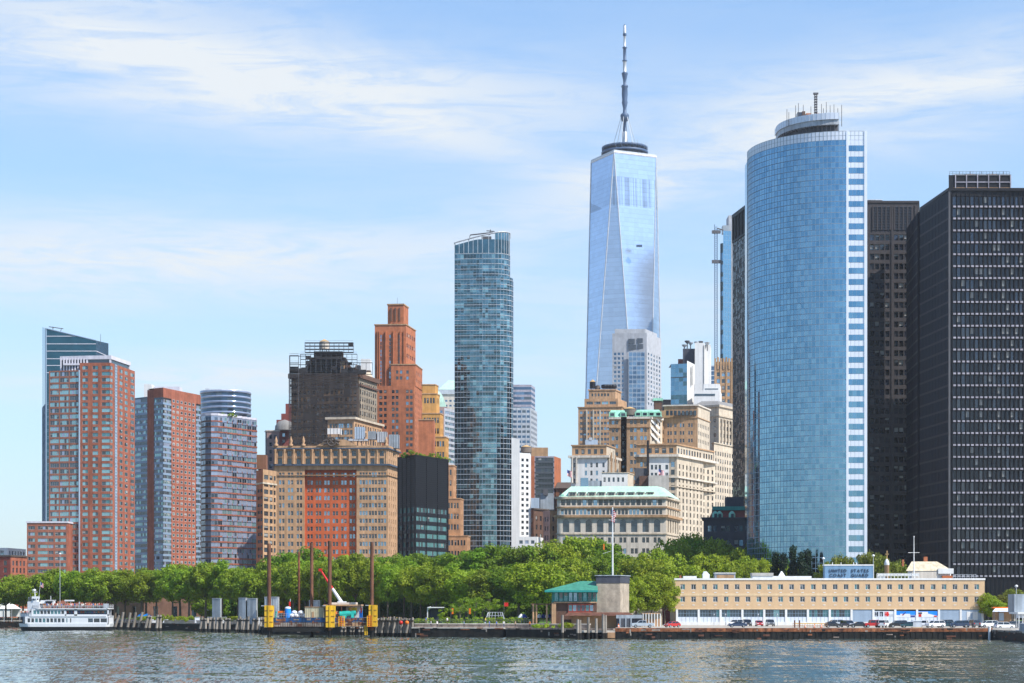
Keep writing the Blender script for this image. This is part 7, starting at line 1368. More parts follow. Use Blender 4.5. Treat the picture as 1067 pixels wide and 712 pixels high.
# timber fender posts, deck and fences below
for i, (x, yt, dy) in enumerate(((602, 645.5, 0), (604.4, 646.2, .8), (613, 643.2, 0), (621.3, 644.5, 0), (628.6, 641.6, .5), (631, 641.2, 1.1), (628.3, 640, 9), (586, 641, 14))):
    Yp = 450+dy*.5; t = T('timber_post', f'weathered grey timber post, {ORD[i]} in the small dock before the pavilion', 'mooring post', pt(x, Yp)+(-2,), 'timber posts before the pavilion')
    part(t, 'shaft', lambda b: b.lathe((PX(x, Yp), Yp, -2), [(.36, 0), (.34, 4), (.3, ZP(yt, Yp)+2)], 9, 'timber_grey')); part(t, 'wet_foot', lambda b: b.lathe((PX(x, Yp), Yp, -2), [(.39, 0), (.38, 3.1), (.37, 3.4)], 9, 'timber_wet'))
t = T('landing_stage', 'rusty wooden landing stage between the timber posts and sheet pile wall', 'jetty', pt(622, 456)+(0,)); part(t, 'deck', lambda b: (b.box(PX(605, 456), PX(641, 456), 451, 456, 1.5, 2.0, 'cap_pale'), b.box(PX(632, 456), PX(641, 456), 450.8, 454, .2, 1.5, 'stone_tan'))); part(t, 'beams', lambda b: [b.box(PX(x, 456), PX(x+1.5, 456), 451.2, 455, -1, 1.5, 'timber_wet') for x in range(606, 638, 5)])
t = T('gate_fence', 'grey metal yard fence left of the silver pickup', 'fence', pt(650, 462)+(CZ,)); part(t, 'panel', lambda b: (b.box(PX(646, 462), PX(657, 462), 462, 462.2, CZ, ZP(644.5, 462), 'corrugated'), [b.box(PX(646+k, 462)-.05, PX(646+k, 462)+.05, 461.8, 462, CZ, ZP(644.3, 462), 'steel_dark') for k in range(0, 12)])); part(t, 'post', lambda b: [b.box(PX(x, 462)-.15, PX(x, 462)+.15, 461.6, 462, CZ, ZP(643.5, 462), 'steel_shed') for x in (646, 652, 657.5)])
t = T('storage_shed', 'low dark shed with pale fascia behind the silver pickup', 'shed', pt(660, 480)+(CZ,)); part(t, 'wall', lambda b: b.box(PX(643, 480), PX(668, 480), 480, 486, CZ, ZP(644.5, 480), 'navy_slate')); part(t, 'roof', lambda b: b.box(PX(642, 480), PX(669, 480), 479.4, 486.5, ZP(644.5, 480), ZP(641, 480), 'steel_shed'))
t = T('cable_rack', 'white framed cage of pale pipes right of the low dark shed', 'rack', pt(680, 484)+(CZ,)); part(t, 'frame', lambda b: ([b.tube((PX(x, 484), 484, CZ), (PX(x, 484), 484, ZP(639.5, 484)), .12, .12, 5, 'white_paint') for x in range(670, 689, 3)], b.box(PX(669, 484), PX(688, 484), 484, 486, ZP(640, 484), ZP(639, 484), 'stone_tan'), b.box(PX(669, 484), PX(688, 484), 485, 486, CZ, ZP(645, 484), 'stone_tan')))
t = T('brick_hut', 'dark reddish brick hut half hidden by trees left of the buff building', 'hut', pt(690, 540)+(CZ,)); part(t, 'wall', lambda b: b.box(PX(660, 540), PX(702, 540), 540, 546, CZ, ZP(615, 540), 'brick_dark_red')); part(t, 'roof', lambda b: b.box(PX(659, 540), PX(703, 540), 539.5, 546.5, ZP(615, 540), ZP(613, 540), 'cornice_dark'))
t = T('garden_wall', 'pale stone wall showing through the trees beside the concrete tower', 'stone wall', pt(668, 500)+(CZ,)); part(t, 'wall', lambda b: b.box(PX(655, 520), PX(690, 520), 520, 521, CZ, ZP(625, 520), 'stone_cream')); part(t, 'coping', lambda b: b.box(PX(654.5, 520), PX(690.5, 520), 519.8, 521.2, ZP(625, 520), ZP(624, 520), 'cap_pale'))
# ================================================================ vehicles
def side_profile(b, prof, w, mt_, inset=None):
    """closed side outline (x, z) extruded across the width, with a softened shoulder"""
    n = len(prof); ys = [(-w/2, .90, .03), (-w/2+.09, 1., 0), (w/2-.09, 1., 0), (w/2, .90, .03)]
    cx_ = sum(p_[0] for p_ in prof)/n; v = []
    for y, s_, dz in ys: v += [(cx_+(x-cx_)*(.975 if s_ < 1 else 1), y, z-(dz if z > .5 else -dz)) for x, z in prof]
    f = []
    for k in range(3):
        for i in range(n): j = (i+1) % n; f.append((k*n+i, (k+1)*n+i, (k+1)*n+j, k*n+j))
    f.append(tuple(range(n))); f.append(tuple(range(4*n-1, 3*n-1, -1))); b.idx(v, f, [mt_]*len(f))
CARP = {
 'hatch': (4.1, 1.72, [(-2.02,.32),(2.0,.32),(2.05,.62),(1.98,.84),(1.15,.98),(.98,1.02),(-1.55,1.02),(-2.0,.92),(-2.08,.6)], [(.98,1.0),(.38,1.44),(-1.1,1.48),(-1.75,1.0)]),
 'sedan': (4.6, 1.78, [(-2.25,.32),(2.22,.32),(2.3,.6),(2.2,.8),(1.2,.95),(-1.5,.99),(-2.2,.95),(-2.32,.6)], [(1.1,.94),(.45,1.38),(-.75,1.42),(-1.5,.97)]),
 'suv': (4.7, 1.9, [(-2.3,.38),(2.25,.38),(2.34,.75),(2.24,1.0),(1.3,1.12),(-2.2,1.14),(-2.36,.7)], [(1.25,1.1),(.7,1.68),(-1.9,1.74),(-2.22,1.12)]),
 'jeep': (4.2, 1.85, [(-2.0,.45),(1.95,.45),(2.05,.8),(2.0,1.1),(.85,1.18),(-2.0,1.18),(-2.05,.7)], [(.8,1.16),(.6,1.82),(-1.85,1.85),(-1.98,1.16)]),
 'pickup': (5.5, 1.95, [(-2.72,.42),(2.65,.42),(2.75,.8),(2.65,1.08),(1.4,1.18),(-.9,1.18),(-.95,1.12),(-2.7,1.12),(-2.78,.7)], [(1.35,1.16),(.75,1.76),(-.7,1.78),(-.9,1.16)])}
CARM = {}
def make_car_meshes(kind):
    L, W, body_, cab = CARP[kind]; res = {}
    b = MB(); side_profile(b, body_, W, 'car_grey'); n = len(cab); g = MB()
    roof = [cab[1], cab[2]]; ins = .16; v = []
    for s_ in (-1, 1):
        v += [(cab[0][0], s_*(W/2-.06), cab[0][1]), (cab[1][0], s_*(W/2-ins), cab[1][1]), (cab[2][0], s_*(W/2-ins), cab[2][1]), (cab[3][0], s_*(W/2-.06), cab[3][1])]
    g.idx(v, [(0, 1, 2, 3), (7, 6, 5, 4), (4, 5, 1, 0), (3, 2, 6, 7)], ['car_glass']*4)
    r_ = [(roof[0][0]+.06, roof[0][1]-.06), (roof[1][0]-.06, roof[1][1]-.06)]; w2 = W/2-ins+.02
    b.idx([(r_[0][0], -w2, r_[0][1]), (r_[1][0], -w2, r_[1][1]), (r_[1][0], w2, r_[1][1]), (r_[0][0], w2, r_[0][1]), (r_[0][0]-.15, -w2+.1, r_[0][1]+.1), (r_[1][0]+.15, -w2+.1, r_[1][1]+.1), (r_[1][0]+.15, w2-.1, r_[1][1]+.1), (r_[0][0]-.15, w2-.1, r_[0][1]+.1)], [(0, 1, 5, 4), (1, 2, 6, 5), (2, 3, 7, 6), (3, 0, 4, 7), (4, 5, 6, 7)], ['car_grey']*5)
    for s_ in (-1, 1):                                  # roof pillars
        for a_, c_ in ((cab[0], cab[1]), (cab[3], cab[2])): b.tube((a_[0], s_*(W/2-.055), a_[1]), (c_[0], s_*(W/2-ins+.01), c_[1]-.03), .055, .05, 4, 'car_grey')
        xm = (cab[1][0]+cab[2][0])/2; b.tube((xm, s_*(W/2-.05), cab[0][1]-.02), (xm, s_*(W/2-ins+.01), cab[1][1]), .05, .05, 4, 'car_grey')
    if kind == 'pickup': b.box(-2.55, -1.0, -W/2+.15, W/2-.15, 1.0, 1.125, 'rubber')
    res['body'] = b.mesh('body'); res['glazing'] = g.mesh('glazing')
    wx = L*.31; res['wheelpos'] = [(s1*wx, s2*(W/2-.11)) for s1 in (-1, 1) for s2 in (-1, 1)]; rw = .33 if kind in ('hatch', 'sedan') else .39
    t_ = MB(); t_.tube((0, -.12, 0), (0, .12, 0), rw, rw, 14, 'rubber', False); res['tyre'] = t_.mesh('tyre'); r2 = MB(); r2.tube((0, -.13, 0), (0, .13, 0), rw*.6, rw*.6, 10, 'chrome', False); res['rim'] = r2.mesh('rim'); res['rw'] = rw
    h = MB(); h.box(-.05, .05, -.2, .2, -.08, .08, 'head_lamp'); res['headlight'] = h.mesh('headlight'); tl = MB(); tl.box(-.05, .05, -.14, .14, -.12, .12, 'tail_lamp'); res['taillight'] = tl.mesh('taillight'); res['L'] = L; res['W'] = W; res['zl'] = body_[3][1]-.15 if kind != 'hatch' else .72
    CARM[kind] = res
CARCOL = {}
def colored(kind, col):
    if (kind, col) not in CARCOL:
        me = CARM[kind]['body'].copy(); 
        for i, m_ in enumerate(me.materials):
            if m_.name == 'car_grey': me.materials[i] = M[col]
        CARCOL[(kind, col)] = me
    return CARCOL[(kind, col)]
def link(name, me, parent, loc=(0, 0, 0), rz=0):
    o = bpy.data.objects.new(name, me); COL.objects.link(o); o.parent = parent; o.location = loc; o.rotation_euler = (0, 0, rz); return o
def car(kind, col, px, Y, rz, label, gz=CZ, cat='car'):
    if kind not in CARM: make_car_meshes(kind)
    r_ = CARM[kind]; t = T('parked_'+{'pickup': 'pickup', 'suv': 'suv', 'jeep': 'jeep'}.get(kind, 'car'), label, cat, pt(px, Y)+(gz,), 'vehicles parked on the yard'); t.rotation_euler = (0, 0, math.radians(rz))
    link('body', colored(kind, col), t); link('glazing', r_['glazing'], t)
    for x, y in r_['wheelpos']: ty = link('wheel', r_['tyre'], t, (x, y, r_['rw'])); link('rim', r_['rim'], ty)
    for s_ in (-1, 1): link('headlight', r_['headlight'], t, (r_['L']/2-.06, s_*(r_['W']/2-.32), r_['zl'])); link('taillight', r_['taillight'], t, (-r_['L']/2+.05, s_*(r_['W']/2-.25), r_['zl']+.05))
    return t
car('pickup', 'car_silver', 669.5, 456, 180, 'silver pickup truck parked beside the metal yard fence')
car('hatch', 'car_red', 700.5, 462, 215, 'dark red hatchback standing alone at the left end of the yard')
car('suv', 'car_white', 765.5, 492, 180, 'white off-road car parked behind the dark blue car near the building')
car('sedan', 'car_navy', 768.5, 462, 180, 'dark blue car parked sideways in front of a white one')
car('suv', 'car_black', 778.6, 492, -90, 'black off-road car facing the river beside the white one')
car('hatch', 'car_red', 791, 490, -90, 'small bright red car facing the river between two dark cars')
car('suv', 'car_grey', 802.5, 490, -90, 'dark grey car facing the river right of the small red car')
car('suv', 'car_silver', 869.5, 486, 185, 'silver grey off-road car behind the first dark car of the right row')
car('hatch', 'car_black', 868, 457, 0, 'black low car at the left end of the riverside row', cat='car')
car('suv', 'car_navy', 883.5, 462, -70, 'dark blue off-road car with pale plate left of the black saloon')
car('sedan', 'car_black', 895, 458, 175, 'black saloon car parked between dark blue car and red car')
car('jeep', 'car_red', 909, 457, 185, 'bright red boxy car, the only red one in the riverside row')
car('jeep', 'car_white', 921.5, 457, 60, 'white boxy jeep right of the bright red boxy car')
car('suv', 'car_black', 935.5, 458, 185, 'black off-road car left of the pale cabinet')
car('sedan', 'car_teal', 947.5, 457, 180, 'dark teal saloon car touching the left side of the pale cabinet')
car('suv', 'car_white', 963, 462, 70, 'white car half hidden behind the pale cabinet')
car('suv', 'car_white', 974.5, 457, 200, 'big white off-road car right of the pale cabinet')
car('suv', 'car_grey', 984, 486, 180, 'dark grey off-road car with red tail lamps standing in the second row')
car('hatch', 'car_teal', 985.5, 458, 170, 'dark teal hatchback between the big white car and the navy estate')
car('sedan', 'car_white', 1002.5, 488, 175, 'white saloon car in the second row near the white doors')
car('suv', 'car_navy', 999.5, 457, 180, 'navy blue estate car with roof rack in the riverside row')
car('jeep', 'car_grey', 1014.5, 458, 100, 'grey jeep with upright back before the white double doors')
car('suv', 'car_white', 1030, 457, 190, 'white car beside the white stake at the yard corner')
car('suv', 'car_white', 1046.5, 450, 10, 'white car parked alone near the right end of the quay', gz=2.3)
car('suv', 'car_grey', 1056, 476, 190, 'dark grey car under the white awning at right edge', gz=2.3)
car('sedan', 'car_white', 1034, 505, 190, 'white car behind the low wall at the right end', gz=2.3)
# yard furniture
t = T('utility_cabinet', 'pale grey steel cabinet standing on the quay edge among the cars', 'cabinet', pt(956, 452)+(2.5,)); Y = 452
part(t, 'body', lambda b: b.frust([pt(951.2, Y), pt(960.6, Y), pt(960.6, Y+1.8), pt(951.2, Y+1.8)], 2.5, [pt(951.6, Y+.1), pt(960.2, Y+.1), pt(960.2, Y+1.6), pt(951.6, Y+1.6)], ZP(647.3, Y), 'steel_pale'))
part(t, 'lid', lambda b: b.box(PX(951, Y), PX(960.8, Y), Y-.05, Y+1.85, ZP(647.4, Y), ZP(646.6, Y), 'panel_white_blue')); part(t, 'base', lambda b: b.box(PX(951, Y), PX(961, Y), Y-.1, Y+1.9, 2.5, 2.75, 'tank_roof'))
for i, x in enumerate((838.8, 848.6, 855.8, 994.6, 644.5)):
    Yc = (456, 456, 456, 484, 460)[i]; t = T('traffic_cone', ['orange traffic cone, left one inside the low barrier', 'orange traffic cone, middle one inside the low barrier', 'orange traffic cone, right one inside the low barrier', 'tall orange and white cone behind the dark estate cars', 'orange barrel cone beside the fence left of the pickup'][i], 'traffic cone', pt(x, Yc)+(CZ,)); k = 1.0 if i != 3 else 1.4
    part(t, 'cone_body', lambda b: (b.lathe((PX(x, Yc), Yc, CZ+.04), [(.27*k, 0), (.06*k, .85*k)], 10, 'cone_orange'), b.lathe((PX(x, Yc), Yc, CZ+.3*k), [(.225*k, 0), (.165*k, .2*k)], 10, 'white_paint'))); part(t, 'cone_base', lambda b: b.box(PX(x, Yc)-.32, PX(x, Yc)+.32, Yc-.32, Yc+.32, CZ, CZ+.05, 'rubber'))
t = T('barrier_fence', 'yellowish low barrier fence around three traffic cones', 'fence', pt(844, 455)+(CZ,)); part(t, 'rails', lambda b: (rail(b, (PX(826, 455), 455, CZ), (PX(862, 455), 455, CZ), 1.0, 'stone_tan', 14, .04), rail(b, (PX(826, 460), 460, CZ), (PX(862, 460), 460, CZ), 1.0, 'stone_tan', 14, .04), b.box(PX(828, 460), PX(861, 460), 459.9, 460, CZ+.85, CZ+1.05, 'yellow_paint'))); part(t, 'gate_post', lambda b: [b.box(PX(x, 455)-.15, PX(x, 455)+.15, 454.8, 455.1, CZ, CZ+1.8, 'rust_brown') for x in (828, 833)])
t = T('marker_stake', 'white stake standing in the water before the white car at the quay corner', 'stake', pt(1031, 443)+(-2,)); part(t, 'shaft', lambda b: b.lathe((PX(1031, 443), 443, -2), [(.32, 0), (.3, 4), (.3, ZP(654, 443)+2)], 8, 'white_paint')); part(t, 'cap', lambda b: b.lathe((PX(1031, 443), 443, ZP(654, 443)), [(.34, 0), (.34, .15), (.1, .25)], 8, 'steel_pale'))
for i, x in enumerate((744, 756, 790, 810)): pole('bollard_lamp', f'thin grey yard pole, {ORD[i]} from the left before the white bays', x, 500, 641, CZ, 'steel_pale', .05, 'pole')
# right edge: canopies and buildings
t = T('market_canopy', 'pale blue and white canopy roof with brown hut below near the right edge', 'canopy', pt(1047, 500)+(GZ,)); Y = 500
part(t, 'canopy_roof', lambda b: (b.frust([pt(1034, Y), pt(1060, Y), pt(1061, Y+7), pt(1035, Y+7)], ZP(637.5, Y), [pt(1037, Y+3), pt(1056, Y+3), pt(1056, Y+4), pt(1038, Y+4)], ZP(634, Y), 'panel_white_blue'), b.box(PX(1038, Y), PX(1054, Y), Y+3, Y+5, ZP(634, Y), ZP(632.6, Y), 'orange_paint')))
part(t, 'kiosk', lambda b: (b.box(PX(1042, Y), PX(1058, Y), Y+4, Y+8, GZ, ZP(637.5, Y), 'stone_brown'), b.box(PX(1045, Y), PX(1050, Y), Y+3.8, Y+4, ZP(647, Y), ZP(638.5, Y), 'panel_grey_blue'))); part(t, 'post', lambda b: [b.tube((PX(x, Y), Y+.2, GZ), (PX(x, Y), Y+.2, ZP(637, Y)), .1, .1, 5, 'steel_dark') for x in (1036, 1041, 1059)])
t = T('road_deck', 'dark elevated roadway behind the trees at the right edge', 'viaduct', pt(1060, 580)+(GZ,)); part(t, 'deck', lambda b: b.box(PX(1036, 575), PX(1130, 575), 575, 590, ZP(631, 575), ZP(626, 575), 'navy_slate')); part(t, 'pier', lambda b: [b.box(PX(x, 575), PX(x+2, 575), 577, 580, GZ, ZP(631, 575), 'concrete') for x in (1045, 1058, 1075)])
t = T('ferry_shed', 'white canopy shed with thin columns cut by the right edge', 'shed', pt(1063, 440)+(GZ,)); Y = 452
part(t, 'roof', lambda b: (b.box(PX(1060.5, Y), PX(1100, Y), Y, Y+8, ZP(640, Y), ZP(638, Y), 'white_paint'), b.box(PX(1062, Y), PX(1100, Y), Y+1, Y+3, ZP(644, Y), ZP(640, Y), 'panel_white_blue'), b.box(PX(1064, Y), PX(1100, Y), Y+6, Y+12, ZP(638, Y), ZP(619, Y), 'steel_shed'))); part(t, 'post', lambda b: [b.tube((PX(x, Y), Y+.3, GZ-.2), (PX(x, Y), Y+.3, ZP(640, Y)), .12, .12, 6, 'white_paint') for x in (1062, 1066, 1074)])
t = T('gangway', 'pale concrete gangway wall sloping to the water at the right edge', 'gangway', pt(1062, 425)+(0,)); part(t, 'deck', lambda b: (b.prism([pt(1053.5, 424), pt(1060, 417), pt(1075, 400), pt(1080, 420), pt(1060, 432)], 1.9, 2.4, 'cap_pale'), b.prism([pt(1062, 415), pt(1085, 390), pt(1090, 400), pt(1066, 425)], 2.4, 4.0, 'concrete_pale'))); part(t, 'beam', lambda b: b.prism([pt(1054, 423), pt(1060, 416), pt(1075, 399), pt(1077, 403), pt(1060, 421)], 1.2, 1.9, 'timber_wet'))
t = T('red_beacon', 'tiny red and white signal box above the canopy at right', 'sign', pt(1059, 480)+(GZ,)); part(t, 'box', lambda b: (b.box(PX(1057, 480), PX(1062.5, 480), 480, 481, ZP(637, 480), ZP(633.5, 480), 'white_paint'), b.box(PX(1059.5, 480), PX(1062.5, 480), 479.8, 480, ZP(636.6, 480), ZP(635.3, 480), 'red_paint'))); part(t, 'post', lambda b: b.tube((PX(1060, 480), 480.5, GZ), (PX(1060, 480), 480.5, ZP(637, 480)), .12, .12, 6, 'steel_dark'))

# ================================================================ people
def person_mesh(pose):
    """one continuous skinned body with legs, arms, neck and head"""
    V = [(0,0,.95),(0,0,1.18),(0,0,1.38),(0,0,1.48),(0,-.01,1.6),(0,-.01,1.7)]; E = [(0,1),(1,2),(2,3),(3,4),(4,5)]; Rr = [(.15,.11),(.135,.1),(.17,.1),(.055,.055),(.085,.1),(.06,.07)]
    def chain(start, pts, rr):
        k = start
        for p_, r_ in zip(pts, rr): V.append(p_); Rr.append((r_, r_)); E.append((k, len(V)-1)); k = len(V)-1
    for s_ in (-1, 1):
        st_ = .12*s_ if pose == 'walk' else 0.
        chain(0, [(.09*s_, 0, .88), (.10*s_, st_*.8, .5), (.10*s_, st_*1.6+.02, .08), (.10*s_, st_*1.6-.12, .03)], [.09, .062, .042, .035])
        if pose == 'rail': arm = [(.2*s_, 0, 1.40), (.25*s_, -.1, 1.14), (.2*s_, -.35, 1.08), (.18*s_, -.44, 1.06)]
        elif pose == 'up' and s_ == 1: arm = [(.2, 0, 1.41), (.3, -.12, 1.5), (.12, -.25, 1.62), (.08, -.27, 1.66)]
        else: arm = [(.2*s_, 0, 1.40), (.26*s_, .02-st_*.5, 1.13), (.27*s_, -.06-st_, .9), (.27*s_, -.09-st_, .82)]
        chain(2, arm, [.06, .045, .035, .035])
    me = bpy.data.meshes.new('person'); me.from_pydata(V, E, []); o = bpy.data.objects.new('tmp', me); COL.objects.link(o)
    sk = o.modifiers.new('s', 'SKIN'); sk.use_smooth_shade = True
    for i, r_ in enumerate(Rr): me.skin_vertices[0].data[i].radius = r_
    me.skin_vertices[0].data[0].use_root = True
    su = o.modifiers.new('u', 'SUBSURF'); su.levels = 1; su.render_levels = 1; bpy.context.view_layer.update()
    out = bpy.data.meshes.new_from_object(o.evaluated_get(bpy.context.evaluated_depsgraph_get())); bpy.data.objects.remove(o)
    for nme in ('cloth_red', 'cloth_denim', 'skin', 'hair_dark'): out.materials.append(M[nme])
    for p_ in out.polygons:
        c = p_.center; k = 1 if c.z < .93 else 0
        if c.z > 1.45: k = 2
        if c.z > 1.66 or (c.z > 1.56 and c.y > .03): k = 3
        if (abs(c.x) > .17 and c.z < 1.2) or (pose == 'rail' and c.y < -.16 and c.z > .95): k = 2
        p_.material_index = k
    return out
PM = {k: person_mesh(k) for k in ('stand', 'walk', 'rail', 'up')}; PV = {}
SH_ = ['red', 'white', 'blue', 'dark', 'orange', 'yellow', 'pink', 'khaki', 'teal']
def person(loc, rz, col, pants, label, group, pose='rail', fair=False, sc=1.):
    key = (pose, col, pants, fair)
    if key not in PV:
        me = PM[pose].copy(); me.materials[0] = M['cloth_'+col]; me.materials[1] = M['cloth_'+pants]
        if fair: me.materials[3] = M['hair_fair']
        PV[key] = me
    o = bpy.data.objects.new('person', PV[key]); COL.objects.link(o); o.location = loc; o.rotation_euler = (0, 0, rz); o.scale = (sc,)*3; return tag(o, label, 'person', group)

# ================================================================ sightseeing ferry
Yb = 611.; K = Yb/FPX; bx0 = PX(21.5, Yb); fz = lambda y: ZP(y, Yb); fx = lambda px: PX(px, Yb)-1.3
t = T('sightseeing_ferry', 'white three deck sightseeing ferry with black hull and passengers on every deck', 'ferry boat', (fx(69), Yb+4, 0))
def plan(x0, x1, yf, yb_, bowl=4.5):
    ym = (yf+yb_)/2; n = 6; P = [(x0, ym)]
    for i in range(1, n+1): u = i/n; P.append((x0+bowl*u, ym-(ym-yf)*math.sin(u*math.pi/2)**.8))
    P += [(x1-1, yf), (x1, yf+1.2), (x1, yb_-1.2), (x1-1, yb_)]
    for i in range(n, 0, -1): u = i/n; P.append((x0+bowl*u, ym+(yb_-ym)*math.sin(u*math.pi/2)**.8))
    return P
yf, yr = Yb, Yb+8
part(t, 'hull', lambda b: (b.frust(plan(fx(24.5), fx(116), yf+.5, yr-.5), -1, plan(fx(21.5), fx(117.5), yf, yr), fz(653.2), 'hull_black'), b.frust(plan(fx(21.4), fx(117.6), yf-.03, yr+.03), fz(653.3), plan(fx(20.6), fx(118.4), yf-.08, yr+.08), fz(649.8), 'boat_white')), 'black hull with white upper strake')
main = MB(); w = []
xA, xB = fx(29.5), fx(117.3); z1_, z2_, z3_ = fz(649.8), fz(642.6), fz(634.8)
L = xB-xA; U = lambda px: (fx(px)-xA)/L
face(main, (xA, yf+.12), (xB, yf+.12), z1_, z2_, S('boat_white', 1, 1, 1, 1, win='boat', rows=[(fz(648.9), fz(644.4))], cols=[(U(32.5+i*3.95), U(35.6+i*3.95)) for i in range(10)]+[(U(73), U(74.3)), (U(77), U(78.3)), (U(95.5), U(101)), (U(101.5), U(108)), (U(108.5), U(115.5))], dep=.15), w)
xC = fx(36); L2 = xB-.3-xC; U2 = lambda px: (fx(px)-xC)/L2
face(main, (xC, yf+.35), (xB-.3, yf+.35), z2_, z3_, S('boat_white', 1, 1, 1, 1, win='boat', rows=[(fz(640.2), fz(636))], cols=[(U2(38.6+i*3.65), U2(41.6+i*3.65)) for i in range(9)]+[(U2(73), U2(77)), (U2(77.4), U2(81.3))], dep=.15), w) if False else None
main.box(xA, xB, yr-.3, yr-.1, z1_, z2_, 'boat_white'); main.box(xB-.2, xB, yf+.12, yr-.1, z1_, z2_, 'boat_white'); main.box(xA, xA+.2, yf+.12, yr-.1, z1_, z2_, 'boat_white')
main.poly([(xA, yf+.12, z1_+.1), (fx(26), yf+2, z1_+.1), (fx(24), yf+4, z1_+.1), (fx(24), yf+4, z2_), (fx(26), yf+2, z2_), (xA, yf+.12, z2_)][:3]+[(fx(24), yf+4, z2_)][:0]+[(fx(24), yf+4, z2_), (fx(26), yf+2, z2_), (xA, yf+.12, z2_)], 'boat_white')
main.build('main_cabin', t)
b = MB(); yq = yf+.35           # middle deck cabin with one open gallery
face(b, (xC, yq), (fx(71.5), yq), z2_+.25, z3_, S('boat_white', 1, 1, 1, 1, win='boat', rows=[(fz(640.2), fz(636))], cols=[((fx(38.4+i*3.65)-xC)/(fx(71.5)-xC), (fx(41.5+i*3.65)-xC)/(fx(71.5)-xC)) for i in range(9)], dep=.15), w)
for xa, xb in ((71.5, 73), (81.3, 84.3), (115.8, 117.2)): b.box(fx(xa), fx(xb), yq, yq+.2, z2_+.25, z3_, 'boat_white')
b.box(fx(71.5), fx(117.2), yq, yq+.12, z2_+.25, fz(640.3), 'boat_white'); b.box(fx(71.5), fx(117.2), yq, yq+.2, fz(636), z3_, 'boat_white')
b.box(fx(71.5), fx(117), yr-.4, yr-.25, z2_+.25, z3_, 'boat_white'); b.box(fx(71.5), fx(117), yf+5, yf+5.2, z2_+.25, z3_, 'deck_grey'); b.box(xC, xC+.2, yq, yr-.3, z2_+.25, z3_, 'boat_white'); b.box(xC, fx(117), yr-.4, yr-.25, z2_+.25, z3_, 'boat_white')
b.build('middle_cabin', t); finish_windows(t, w)
part(t, 'deck', lambda b: (b.prism(plan(fx(22), fx(118), yf-.05, yr+.05), z2_, z2_+.25, 'boat_white', 'deck_grey'), b.prism(plan(fx(34), fx(118), yf-.02, yr+.02, 3), z3_, z3_+.25, 'boat_white', 'deck_grey')))
part(t, 'bow_recess', lambda b: (b.box(fx(24.5), fx(29.3), yf+1.2, yf+1.6, fz(645.5), z2_, 'letter_dark'), b.box(fx(26.6), fx(28.4), yf+.9, yf+1.3, z1_, z2_, 'letter_dark')))
def rails(b):
    P = plan(fx(34), fx(118), yf-.02, yr+.02, 3); z = z3_+.25; front = P[:8]
    for p_, q_ in zip(front[:-1], front[1:]): rail(b, p_+(z,), q_+(z,), .95, 'boat_white', None, .045)
    for k in np.arange(fx(40), fx(117), 1.1): b.tube((k, yf+.03, z), (k, yf+.03, z+.95), .03, .03, 3, 'steel_pale', False, False)
    rail(b, (fx(117.6), yf+1, z), (fx(117.6), yr-1, z), 1.1, 'boat_white', 4, .05); b.box(fx(112), fx(117.5), yf, yf+.1, z, z+1.5, 'steel_pale')
    P = plan(fx(22), fx(118), yf-.05, yr+.05); z = z2_+.25
    for p_, q_ in zip(P[:6], P[1:7]): rail(b, p_+(z,), q_+(z,), 1.1, 'boat_white', None, .05); b.poly([p_+(z,), q_+(z,), q_+(z+.75,), p_+(z+.75,)], 'boat_white')
part(t, 'railing', rails)
b = MB(); z = z3_+.25; b.prism([(fx(31), yf+2.2), (fx(44), yf+1.5), (fx(44), yr-1.5), (fx(31), yr-2.2)], z2_+.25, fz(627), 'boat_white'); b.prism([(fx(31.5), yf+2.4), (fx(40), yf+1.8), (fx(40), yr-1.8), (fx(31.5), yr-2.4)], fz(627), fz(622.5), 'boat_white')
b.box(fx(32), fx(35.3), yf+2.1, yf+2.3, fz(626.6), fz(622.6), 'gl_dark'); b.box(fx(36), fx(44), yf+1.6, yf+2, fz(624), fz(621.6), 'boat_white'); [b.box(fx(x), fx(x+1.2), yf+1.5, yf+1.7, fz(625.5), fz(623.8), 'letter_dark') for x in (37.2, 41.6)]
b.box(fx(44), fx(58), yf+3, yr-3, fz(629), fz(625.6), 'boat_white'); b.box(fx(49.5), fx(56), yf+2.8, yf+3.1, fz(630.5), fz(627), 'letter_dark'); b.build('wheelhouse', t)
part(t, 'awning', lambda b: (b.box(fx(50), fx(58), yf+2, yr-2, fz(626), fz(625.3), 'boat_white'), b.box(fx(69.8), fx(77.2), yf+2, yr-2, fz(626.6), fz(625.2), 'boat_white'), [b.tube((fx(x), yf+2.2, z), (fx(x), yf+2.2, fz(626)), .06, .06, 5, 'steel_pale') for x in (71, 76)]))
part(t, 'mast', lambda b: (b.tube((fx(37.5), yf+4, fz(622)), (fx(37), yf+4, fz(613.5)), .16, .1, 6, 'boat_white'), b.tube((fx(34.5), yf+4, fz(617)), (fx(40), yf+4, fz(617)), .08, .08, 5, 'boat_white'), b.lathe((fx(36.5), yf+4, fz(616)), [(.5, 0), (.7, .3), (.5, .6)], 8, 'boat_white'), b.tube((fx(32.5), yf+4, fz(622)), (fx(32.5), yf+4, fz(618)), .1, .08, 5, 'steel_dark'), b.tube((fx(54), yf+4, fz(625)), (fx(54), yf+4, fz(621)), .1, .08, 5, 'boat_white')))
part(t, 'flag_staff', lambda b: b.tube((fx(41.5), yf+4, fz(622)), (fx(43.3), yf+4, fz(606)), .08, .06, 5, 'steel_pale')); flag(t, (fx(43.5), yf+4, fz(606.8)), 1.0, 1.5)
rp = random.Random(21); spots = [46+i*2.2 for i in range(30)]
cn = {}
def plabel(col, what, where, base):
    k = (col, where); cn[k] = cn.get(k, 0)+1; return f'{what} in {col} top, {ORD[cn[k]-1]} such from bow, {where}'
